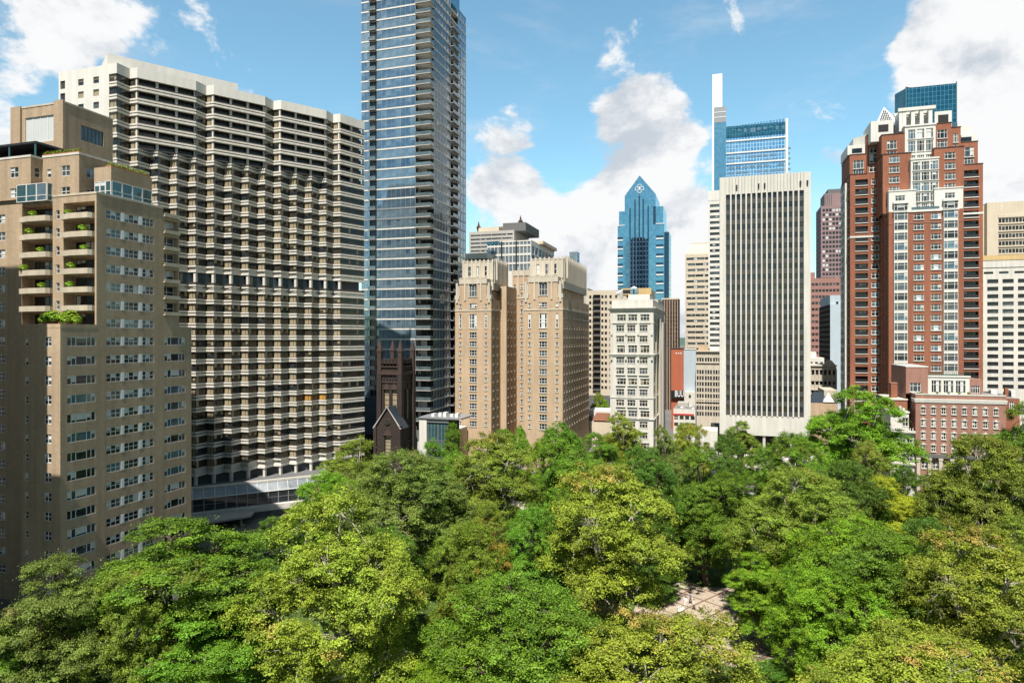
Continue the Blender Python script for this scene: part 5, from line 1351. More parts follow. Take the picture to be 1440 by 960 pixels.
    # tan banded tower with mansard top
    N4 = 440.0; X4 = lambda px: on_n(px, N4); Z4 = lambda py: zat(py, X4(980), N4)
    b = Building('banded_tower', 'tan concrete banded office tower with sloping top, partly behind the white slab', 'office tower', (0, 455)); x0, x1 = X4(963.5), X4(1006)
    banded(b, x0, x1, N4, N4 + 30, Z4(494), Z4(357), 'beige_concrete', 3.62, .42, 3, E=False)
    s = MB(); s.taper([(x0, N4), (x1, N4), (x1, N4 + 30), (x0, N4 + 30)], Z4(357), [(x0 + 3.5, N4 + 5), (x1, N4 + 5), (x1, N4 + 25), (x0 + 3.5, N4 + 25)], Z4(342), 'cream_stone'); s.box(x0 + 3.5, x1, N4 + 5, N4 + 25, Z4(342), Z4(340), 'beige_concrete'); s.box(x0, x1, N4 + 1, N4 + 29, 0, Z4(494), 'grey_concrete'); b.part('roof', s); b.finish()
    # white banded tower
    N5 = 360.0; X5 = lambda px: on_n(px, N5); Z5 = lambda py: zat(py, X5(1004), N5)
    b = Building('banded_tower', 'white banded office tower edge directly left of the white slab', 'office tower', (4, 370)); x0, x1 = X5(996), X5(1024)
    banded(b, x0, x1, N5, N5 + 24, Z5(490), Z5(282), 'white_panel', 2.92, .5, 1, E=False); s = MB(); s.box(x0 - .1, x1, N5 - .1, N5 + 24, Z5(282), Z5(268), 'white_panel'); s.box(x0, x1, N5 + .5, N5 + 24, 0, Z5(490), 'grey_concrete'); b.part('parapet', s); b.finish()
    # painted party walls
    N6 = 330.0; X6 = lambda px: on_n(px, N6); Z6 = lambda py: zat(py, X6(960), N6)
    b = Building('warehouse', 'blank building with orange-red painted party wall and black sign below it', 'building', (-10, 340))
    s = MB(); s.box(X6(944), X6(961), N6, N6 + 14, 0, Z6(490.5), 'orange_render'); b.part('wall', s)
    s = MB(); s.box(X6(943.5), X6(961.3), N6 - .2, N6 + 14, Z6(490.5), Z6(489.5), 'brown_trim')
    for i in range(3): s.box(X6(950 + i * 3.4), X6(951.8 + i * 3.4), N6 - .1, N6 - .01, Z6(497.5), Z6(495.8), 'white_metal')
    b.part('coping', s)
    s = MB(); s.box(X6(944), X6(962.5), N6 - 1.2, N6 - .1, Z6(560), Z6(549), 'sign_black'); sg = b.part('sign', s)
    letters(sg, 'BUU', X6(949), N6 - 1.25, Z6(557.3), X6(961) - X6(949), b.base)
    b.finish()
    b = Building('warehouse', 'blank building with pale blue-grey party wall beside the orange-red one', 'building', (-6, 345))
    s = MB(); s.box(X6(961.2), X6(978.5), N6 + 1, N6 + 20, 0, Z6(491.5), 'grey_render'); s.box(X6(961.2), X6(978.6), N6 + .8, N6 + 20, Z6(491.5), Z6(490.8), 'white_stone'); b.part('wall', s)
    s = MB(); s.box(X6(962.6), X6(979), N6 - 3, N6 + .9, 0, Z6(550), 'white_stone'); s.box(X6(969), X6(972), N6 - 3.1, N6 - 3.0, Z6(558), Z6(554), 'dark_void'); b.part('annex', s); b.finish()
    # ornate old loft building
    N7 = 322.0; X7 = lambda px: on_n(px, N7); Z7 = lambda py: zat(py, X7(995), N7)
    b = Building('loft_building', 'old cream stone loft building with triple windows and arcaded top storey', 'building', (0, 330)); x0, x1 = X7(978.6), X7(1013); L = x1 - x0
    S = []; P = Z7(508) - Z7(516.4)
    for j in range(9):
        for k in range(3): S += [(.45 + k * L / 3 + i * L / 9.6, Z7(508.5) - 3 * (j > 0) - P * max(0, j - 0) + 0, L / 14, 1.9, 'grid_punch') for i in range(3)]
    tower(b, x0, x1, N7, N7 + 20, 0, Z7(493), 'cream_stone', S=S, depth=.35); s = MB()
    for z, o in ((Z7(494.5), .9), (Z7(510.5), .5), (Z7(565), .4)): s.box(x0 - .1, x1, N7 - o, N7, z, z + .5, 'cream_stone')
    for i in range(12): s.box(x0 + .4 + i * L / 12, x0 + .75 + i * L / 12, N7 - .25, N7, Z7(503), Z7(495), 'cream_stone')
    s.box(x0 + 1, x0 + 5.5, N7 + 4, N7 + 12, Z7(493), Z7(485), 'tan_brick'); s.box(x0 + 6.2, x1, N7 + 4, N7 + 12, Z7(493), Z7(487.5), 'roof_white'); b.part('cornice', s); b.finish()
    # pink granite tower
    N8 = 620.0; X8 = lambda px: on_n(px, N8); Z8 = lambda py: zat(py, X8(1170), N8)
    b = Building('granite_tower', 'far plum granite skyscraper with stepped top', 'skyscraper', (105, 640)); x0, x1 = X8(1154.5), X8(1200)
    zs = floors(Z8(400), 3.9, 22)
    tower(b, x0, x1, N8, N8 + 30, 0, Z8(289), 'plum_granite', S=grid(x1 - x0, 9, 1.9, zs, 2.3, 'grid_punch', 1.2), W=grid(30, 7, 1.9, zs, 2.3, 'grid_punch')); s = MB(); s.box(X8(1160.5), x1, N8 + 5, N8 + 28, Z8(289), Z8(270), 'plum_granite'); s.box(X8(1166.5), x1, N8 + 9, N8 + 24, Z8(270), Z8(263), 'dark_concrete')
    for px in (1161, 1164, 1167, 1170): s.box(X8(px), X8(px + 1.2), N8 + 4.6, N8 + 5, Z8(289), Z8(271), 'dark_concrete')
    b.part('crown', s); b.finish()
    # red granite office in front of it
    N9 = 470.0; X9 = lambda px: on_n(px, N9); Z9 = lambda py: zat(py, X9(1155), N9)
    b = Building('granite_office', 'red granite office block with square windows right of the white slab', 'office block', (75, 480)); x0, x1 = X9(1130), X9(1182)
    tower(b, x0, x1, N9, N9 + 26, 0, Z9(391), 'pink_granite', S=grid(x1 - x0, 10, 1.6, floors(Z9(498), 4.05, 14), 1.7, 'grid_punch', .8)); s = MB(); s.box(X9(1139), X9(1147), N9 + 3, N9 + 12, Z9(391), Z9(382), 'pink_granite'); b.part('stair_tower', s); b.finish()
    # dark and pale slab
    Na = 400.0; Xa = lambda px: on_n(px, Na); Za = lambda py: zat(py, Xa(1160), Na)
    b = Building('dark_slab', 'slab with dark brown windowed west side and pale blank blue-grey front', 'office block', (70, 410)); x0, x1 = Xa(1167.5), Xa(1184)
    nw = on_e(1152, x0); zs = floors(Za(512), 2.85, 12)
    m = MB(); wall_face(b, m, (x0, nw), (x0, Na), 0, Za(428), grid(nw - Na, 12, (nw - Na) / 12 - .8, zs, 1.6, 'grid_punch'), 'brown_trim', .2); plain_sides(m, x0, x1, Na, nw, 0, Za(428), 'grey_render', 'W'); m.box(x0 + .2, x1, Na + 2, nw - 3, Za(428), Za(415), 'grey_render'); m.box(x0 + 3.2, x0 + 4.4, Na + 1.8, Na + 2, Za(427.5), Za(424), 'dark_void'); b.part('wall', m); b.finish()
    # ornate low tan block between slab and brick tower
    Nb = 300.0; Xb = lambda px: on_n(px, Nb); Zb_ = lambda py: zat(py, Xb(1160), Nb)
    b = Building('old_block', 'ornate low tan stone building with arched gable right of the white slab', 'building', (45, 310)); x0, x1 = Xb(1128), Xb(1176); L = x1 - x0
    S = grid(L, 8, 1.0, [Zb_(527), Zb_(541), Zb_(556), Zb_(570)], 2.2, 'grid_punch', .5)
    tower(b, x0, x1, Nb, Nb + 16, 0, Zb_(513), 'cream_stone', S=S, depth=.4); s = MB()
    for y, o in ((513, .9), (518, .4), (534, .7), (547, .5), (563, .5)): s.box(x0, x1 + .2, Nb - o, Nb, Zb_(y) - .5, Zb_(y), 'cream_stone')
    for i in range(9): x = x0 + i * L / 8; s.box(x - .2, x + .2, Nb - .45, Nb, Zb_(547), Zb_(520), 'cream_stone')
    cx_ = Xb(1166); s.taper([(cx_ - 2.4, Nb - .5), (cx_ + 2.4, Nb - .5), (cx_ + 2.4, Nb + .3), (cx_ - 2.4, Nb + .3)], Zb_(513), [(cx_ - .9, Nb - .5), (cx_ + .9, Nb - .5), (cx_ + .9, Nb + .3), (cx_ - .9, Nb + .3)], Zb_(513) + 1.9, 'cream_stone')
    b.part('cornice', s); b.finish()
    b = Building('white_penthouse_block', 'small white stuccoed block above the ornate tan building', 'building', (45, 325)); s = MB(); Nc_ = 330; x0 = on_n(1130, Nc_); x1 = on_n(1159, Nc_); zt = zat(503, x1, Nc_)
    tower(b, x0, x1, Nc_, Nc_ + 10, 0, zt, 'white_panel', S=grid(x1 - x0, 4, 1.2, [zt - 3.6], 1.7, 'grid_punch')); s.box(x0 + 2, x1 - 3, Nc_ + 2, Nc_ + 8, zt, zt + 2.6, 'white_panel'); b.part('penthouse', s); b.finish()
    b = Building('low_roofs', 'dark low roof with pale gabled dormer in front of the ornate tan building', 'building', (47, 282)); Nd = 262; s = MB(); x0 = on_n(1140, Nd); x1 = on_n(1178, Nd); zt = zat(566, x0, Nd)
    s.box(x0, x1, Nd, Nd + 14, 0, zt, 'tan_brick'); s.box(x0 + 5, x0 + 9.5, Nd + 4, Nd + 20, 0, zt + 4.4, 'cream_trim'); b.part('wall', s)
    s = MB(); s.taper([(x0, Nd), (x1, Nd), (x1, Nd + 14), (x0, Nd + 14)], zt, [(x0 + 2, Nd + 6), (x1 - 2, Nd + 6), (x1 - 2, Nd + 8), (x0 + 2, Nd + 8)], zt + 3.4, 'slate'); s.pyramid([(x1 - 4.8, Nd - .3), (x1 - 1, Nd - .3), (x1 - 1, Nd + 3), (x1 - 4.8, Nd + 3)], zt + .4, (x1 - 2.9, Nd + 1.2, zt + 3.8), 'roof_white'); b.part('roof', s); b.finish()
    # right edge: white gridded office and beige concrete tower behind it
    Ne = 400.0; Xe = lambda px: on_n(px, Ne); Ze = lambda py: zat(py, Xe(1400), Ne)
    b = Building('office_block', 'white gridded office block with wide dark windows at the right edge', 'office block', (170, 415)); x0 = Xe(1374); nc = 7; L = nc * 6.72 + 1
    zs = [Ze(546) + 3.87 * i for i in range(16)]
    tower(b, x0, x0 + L, Ne, Ne + 30, 0, Ze(376), 'white_stone', S=[(1.0 - 3.2 + i * 6.72 + (0 if i else 3.0), z, 4.9 if i else 1.9, 2.1, 'grid_punch', .6) for i in range(nc) for z in zs[:-1]] + [(1 + i * 6.72 + 2, zs[-1] + 1, 4.2, 1.2, 'grid_punch', .5) for i in range(nc - 1)])
    s = MB(); s.box(x0 - .3, x0 + L, Ne - .3, Ne + 30, Ze(376), Ze(362), 'white_stone'); s.box(x0 - .4, x0 + L, Ne - .5, Ne + 30, Ze(366), Ze(359), 'ochre_concrete'); b.part('parapet', s); b.finish()
    Nf = 470.0; Xf = lambda px: on_n(px, Nf); Zf = lambda py: zat(py, Xf(1410), Nf)
    b = Building('concrete_tower', 'beige concrete tower with recessed window bands behind the white gridded office', 'office tower', (190, 490)); x0 = Xf(1388)
    zs = floors(Zf(356), 4.6, 5)
    tower(b, x0, x0 + 60, Nf, Nf + 40, Zf(380), Zf(284), 'beige_concrete', S=[(6 + i * 1.75, z, 1.45, 2.5, 'grid_punch', .5) for i in range(30) for z in zs], depth=.6)
    s = MB(); s.box(x0 - 6, x0 - .05, Nf + 4, Nf + 30, Zf(380), Zf(288), 'grey_concrete'); s.box(x0 - 3.9, x0 - .3, Nf + 3.4, Nf + 4, Zf(380), Zf(286), 'beige_concrete'); s.box(x0 + 5.8, x0 + 60, Nf - .4, Nf, Zf(306), Zf(302), 'beige_concrete')
    for z in zs: s.box(x0 + 5.8, x0 + 60, Nf - .5, Nf, z - .9, z - .4, 'beige_concrete')
    b.part('pier', s); b.finish()

def letters(parent, text, x, y, z, width, base):
    cu = bpy.data.curves.new('lettering', 'FONT'); cu.body = text; cu.extrude = .05; cu.size = 2.6; cu.materials.append(MATS['sign_white'])
    o = bpy.data.objects.new('text', cu); COL.objects.link(o); bpy.context.view_layer.update()
    me = bpy.data.meshes.new_from_object(o.evaluated_get(bpy.context.evaluated_depsgraph_get())); bpy.data.objects.remove(o)
    o = link('lettering', me, parent)
    o.location = (x - base[0], y - base[1], z); o.rotation_euler = (math.pi / 2, 0, 0)
    bpy.context.view_layer.update()
    k = width / max(.1, o.dimensions.x); o.scale = (k, 2.9 / max(.1, o.dimensions.y), 1)

def leafy_pot(x, y, z, s, lab):
    r = tag(link('potted_plant', None, None, (x, y, z)), lab[0], 'potted plant', lab[1])
    m = MB(); m.taper([(-.22 * s, -.22 * s), (.22 * s, -.22 * s), (.22 * s, .22 * s), (-.22 * s, .22 * s)], 0, [(-.3 * s, -.3 * s), (.3 * s, -.3 * s), (.3 * s, .3 * s), (-.3 * s, .3 * s)], .5 * s, 'terracotta'); link('pot', m.mesh('pot'), r)
    link('foliage', PLANT_MESH, r, (0, 0, .45 * s)).scale = (s, s, s)
    return r
# ---------------------------------------------------------------- foliage
def leaf_mesh(name, cen, nor, size, tint, mat, seed, aspect=.62):
    g = np.random.default_rng(seed); n = len(cen)
    rv = g.normal(size=(n, 3)); t = np.cross(nor, rv); t /= np.linalg.norm(t, axis=1, keepdims=True) + 1e-9
    b = np.cross(nor, t)
    l = (size * g.uniform(.7, 1.3, n))[:, None]
    bend = nor * (l * .25)
    v = np.stack([cen - t * l, cen + b * l * aspect - bend, cen + t * l, cen - b * l * aspect - bend], 1).reshape(-1, 3)
    me = bpy.data.meshes.new(name)
    me.vertices.add(4 * n); me.vertices.foreach_set('co', v.astype(np.float32).ravel())
    me.loops.add(4 * n); me.loops.foreach_set('vertex_index', np.arange(4 * n, dtype=np.int32))
    me.polygons.add(n); me.polygons.foreach_set('loop_start', np.arange(0, 4 * n, 4, dtype=np.int32))
    a = me.attributes.new('tint', 'FLOAT_COLOR', 'POINT')
    c = np.ones((n, 4), np.float32); c[:, 0] = tint[:, 0]; c[:, 1] = tint[:, 1]; c[:, 2] = g.uniform(size=n) ** 2
    a.data.foreach_set('color', np.repeat(c, 4, axis=0).ravel())
    me.materials.append(mat); me.update(calc_edges=True)
    return me

def sphere_pts(g, n):
    v = g.normal(size=(n, 3)); return v / np.linalg.norm(v, axis=1, keepdims=True)

def crown_clumps(kind, seed, Rr=8.0, rp=.13):
    """lobes on the limbs, leaf clumps over the lobes; returns lobes and clumps (centre, radius, rust)"""
    g = np.random.default_rng(seed); lobes = []
    if kind == 'plane':
        for k, (n, rr, z, q) in enumerate(((6, .55, 7.8, .36), (7, .64, 11.5, .42), (7, .56, 15.2, .40), (5, .36, 18.6, .37), (2, .14, 21.0, .31))):
            for i in range(n):
                a = 2 * math.pi * (i + g.uniform(-.3, .3)) / n + k
                r_ = rr * Rr * g.uniform(.7, 1.25); lobes.append((r_ * math.cos(a), r_ * math.sin(a), z + g.uniform(-2.2, 2.2), Rr * q * g.uniform(.65, 1.2), .85))
        rc, flat, keep = (.5, 1.0), .62, .88
    elif kind == 'maple':
        for k, (n, rr, z, q) in enumerate(((6, .5, 6.0, .36), (7, .6, 9.5, .44), (7, .6, 13.5, .42), (6, .42, 17.2, .40), (3, .18, 20.3, .36))):
            for i in range(n):
                a = 2 * math.pi * (i + g.uniform(-.25, .25)) / n + k
                r_ = rr * Rr * g.uniform(.75, 1.2); lobes.append((r_ * math.cos(a), r_ * math.sin(a), z + g.uniform(-1.8, 1.8), Rr * q * g.uniform(.65, 1.15), .8))
        rc, flat, keep = (.5, .95), .6, .93
    elif kind == 'locust':
        for k in range(28):
            a = g.uniform(0, 6.283); z = g.uniform(6.5, 21.5); q = 1 - abs(z - 13.5) / 14
            r_ = Rr * q * g.uniform(.3, .85); lobes.append((r_ * math.cos(a), r_ * math.sin(a), z, Rr * g.uniform(.26, .42), .5))
        rc, flat, keep = (.55, 1.1), .42, .88
    else:   # upright
        for k in range(24):
            a = g.uniform(0, 6.283); z = g.uniform(5, 21.5); q = 1 - max(0, z - 12) / 13
            r_ = Rr * .6 * q * g.uniform(.5, 1); lobes.append((r_ * math.cos(a), r_ * math.sin(a), z, Rr * .36 * (.6 + .5 * q), 1.0))
        rc, flat, keep = (.45, .85), .75, .95
    lob = np.array(lobes)
    out = []
    for li, (x, y, z, r_, sq) in enumerate(lobes):
        n = int(5.0 * r_ * r_ / ((rc[0] + rc[1]) / 2) ** 2 * .62)
        d = sphere_pts(g, n); d[:, 2] = np.where(d[:, 2] < -.35, -d[:, 2] * .6, d[:, 2])
        p = np.array([x, y, z]) + d * np.array([r_, r_, r_ * sq]) * g.uniform(.82, 1.08, (n, 1))
        inside = np.zeros(n, bool)
        for lj, L_ in enumerate(lob):
            if lj == li: continue
            e = (p - L_[:3]) / np.array([L_[3], L_[3], L_[3] * L_[4]]); inside |= (np.linalg.norm(e, axis=1) < .68)
        p = p[~inside]; p = p[g.uniform(size=len(p)) < keep]
        lr = 1.0 if g.uniform() < rp else 0.0
        for q in p: out.append((q[0], q[1], q[2], g.uniform(*rc), (g.uniform() < (.3 if lr else .012)) * g.uniform(.4, 1)))
    return lob, np.array(out), flat

def crown_mesh(name, kind, seed, mat, per=95, leaf=.2, Rr=8.0, rp=.13):
    g = np.random.default_rng(seed + 100)
    lob, cl, flat = crown_clumps(kind, seed, Rr, rp)
    n = len(cl); k = (per * (cl[:, 3] / cl[:, 3].mean()) ** 2).astype(int) + 12
    idx = np.repeat(np.arange(n), k); m = len(idx)
    d = sphere_pts(g, m); rad = g.uniform(.25, 1, (m, 1)) ** .6
    d[:, 2] = np.where(d[:, 2] < -.2, d[:, 2] * .5, d[:, 2])
    # each clump is a loose spray: several twigs, not an even ball
    tw = sphere_pts(g, n * 6).reshape(n, 6, 3); pick = tw[idx, g.integers(0, 6, m)]
    d = d * .5 + pick * .75
    c = cl[idx, :3] + d * rad * cl[idx, 3:4] * np.array([1.15, 1.15, flat * 1.25])
    # stragglers
    s = g.uniform(size=m) < .08; c[s] += g.normal(size=(s.sum(), 3)) * .45
    axis = np.array([0, 0, 12.0]); outw = c - axis; outw /= np.linalg.norm(outw, axis=1, keepdims=True)
    nor = d * .55 + outw * .35 + np.array([0, 0, .4]) + g.normal(size=(m, 3)) * .5; nor /= np.linalg.norm(nor, axis=1, keepdims=True)
    ct = g.uniform(size=n)
    tint = np.stack([np.clip(.55 * ct[idx] + .5 * g.uniform(size=m) - .02, 0, 1), np.clip(cl[idx, 4] * g.uniform(.5, 1.2, m) + (g.uniform(size=m) < .012) * .6, 0, 1)], 1)
    return leaf_mesh(name, c, nor, leaf, tint, mat, seed), lob, cl

def trunk_mesh(lob, cl, seed, bark, Ht=24.0, thin=1.0):
    g = random.Random(seed); m = MB()
    fork = 6.5
    base = [(0, 0, -.3), (.05, .03, 1.0), (.15, -.1, fork * .6), (.1, .1, fork)]
    m.tube(base, [.62 * thin, .48 * thin, .4 * thin, .36 * thin], bark, 8)
    m.tube([(.1, .1, fork - .3), (.5 * g.uniform(-1, 1), .5 * g.uniform(-1, 1), 12), (g.uniform(-.8, .8), g.uniform(-.8, .8), 19)], [.34 * thin, .24 * thin, .06], bark, 6)
    order = list(range(len(lob)))
    for i in order:
        x, y, z, r = lob[i][:4]; z0 = min(z - 1, fork + g.uniform(-.5, .35 * max(.5, z - fork)))
        mid = (x * .45 + g.uniform(-.6, .6), y * .45 + g.uniform(-.6, .6), z0 + (z - z0) * .55)
        m.tube([(0.1, .1, z0), mid, (x, y, z), (x * 1.12, y * 1.12, z + r * .45)], [.2 * thin, .14 * thin, .09 * thin, .03], bark, 5)
        near = np.argsort(np.linalg.norm(cl[:, :3] - np.array([x, y, z]), axis=1))[5::9][:7]
        for j in near:
            q = cl[j, :3]; m.tube([(x * .9, y * .9, z - r * .2), tuple((np.array([x, y, z]) + q) / 2 + np.array([0, 0, .2])), tuple(q)], [.07 * thin, .05 * thin, .02], bark, 4)
    return m.mesh('trunk')

leaf_mat('leaf_yellow', (0.086, 0.115, 0.010), (0.389, 0.491, 0.046), (.58, .38, .11), .75)
leaf_mat('leaf_olive', (0.068, 0.099, 0.011), (0.313, 0.422, 0.046), (.45, .3, .08), .6)
leaf_mat('leaf_grey', (0.046, 0.086, 0.014), (0.256, 0.370, 0.062), (.38, .29, .11), .5)
leaf_mat('leaf_green', (0.037, 0.092, 0.007), (0.216, 0.412, 0.031), (.32, .28, .03), .4)
leaf_mat('leaf_vivid', (0.046, 0.112, 0.006), (0.276, 0.486, 0.025), (.34, .34, .02), .4)
leaf_mat('leaf_dark', (0.026, 0.066, 0.007), (0.148, 0.295, 0.031), (.22, .23, .03), .4)
leaf_mat('leaf_blue', (0.028, 0.073, 0.012), (0.157, 0.328, 0.053), (.24, .27, .05), .4)
leaf_mat('leaf_rust', (0.061, 0.099, 0.010), (0.270, 0.401, 0.036), (.52, .25, .05), 1.0)
leaf_mat('leaf_gold', (0.123, 0.152, 0.007), (0.551, 0.634, 0.034), (.55, .5, .04), .5)

TREES = {}
def tree_kinds():
    spec = {'plane_a': ('plane', 21, 'bark_pale', 230, .09), 'plane_b': ('plane', 22, 'bark_pale', 230, .09), 'plane_c': ('plane', 23, 'bark_pale', 230, .09),
            'maple_a': ('maple', 31, 'bark_brown', 150, .088), 'maple_b': ('maple', 32, 'bark_brown', 150, .088), 'maple_c': ('maple', 33, 'bark_brown', 150, .088),
            'locust_a': ('locust', 41, 'bark_brown', 250, .085), 'locust_b': ('locust', 42, 'bark_brown', 250, .085),
            'upright_a': ('upright', 51, 'bark_brown', 150, .088), 'upright_b': ('upright', 52, 'bark_brown', 150, .088)}
    for k, (kind, seed, bark, per, leaf) in spec.items():
        me, lob, cl = crown_mesh('crown', kind, seed, MATS['leaf_green'], per, leaf, rp={'plane_a': .3, 'plane_b': .16, 'maple_b': .22}.get(k, .07))
        TREES[k] = (me, trunk_mesh(lob, cl, seed, bark), len(me.polygons))

def plant_tree(px, py, h, r, kind, mat, label, d=None, group='trees in the park'):
    d = d or (H - h) * FL / (py - HY)
    if d: h = H - (py - HY) * d / FL
    x, y = at(px, d)
    root = tag(link('plane_tree' if kind.startswith('plane') else 'shade_tree', None, None, (x, y, 0)), label, 'tree', group)
    me, tr, n = TREES[kind]; rz = rnd.uniform(0, 6.28); k1 = rnd.uniform(.88, 1.14)
    for nm, data in (('trunk', tr), ('crown', me)):
        o = link(nm, data, root, (0, 0, 0), rz); o.scale = (r / 7.6 * k1, r / 7.6 / k1, h / 23.6)
        if nm == 'crown':
            o.material_slots[0].link = 'OBJECT'; o.material_slots[0].material = MATS[mat]
    return root

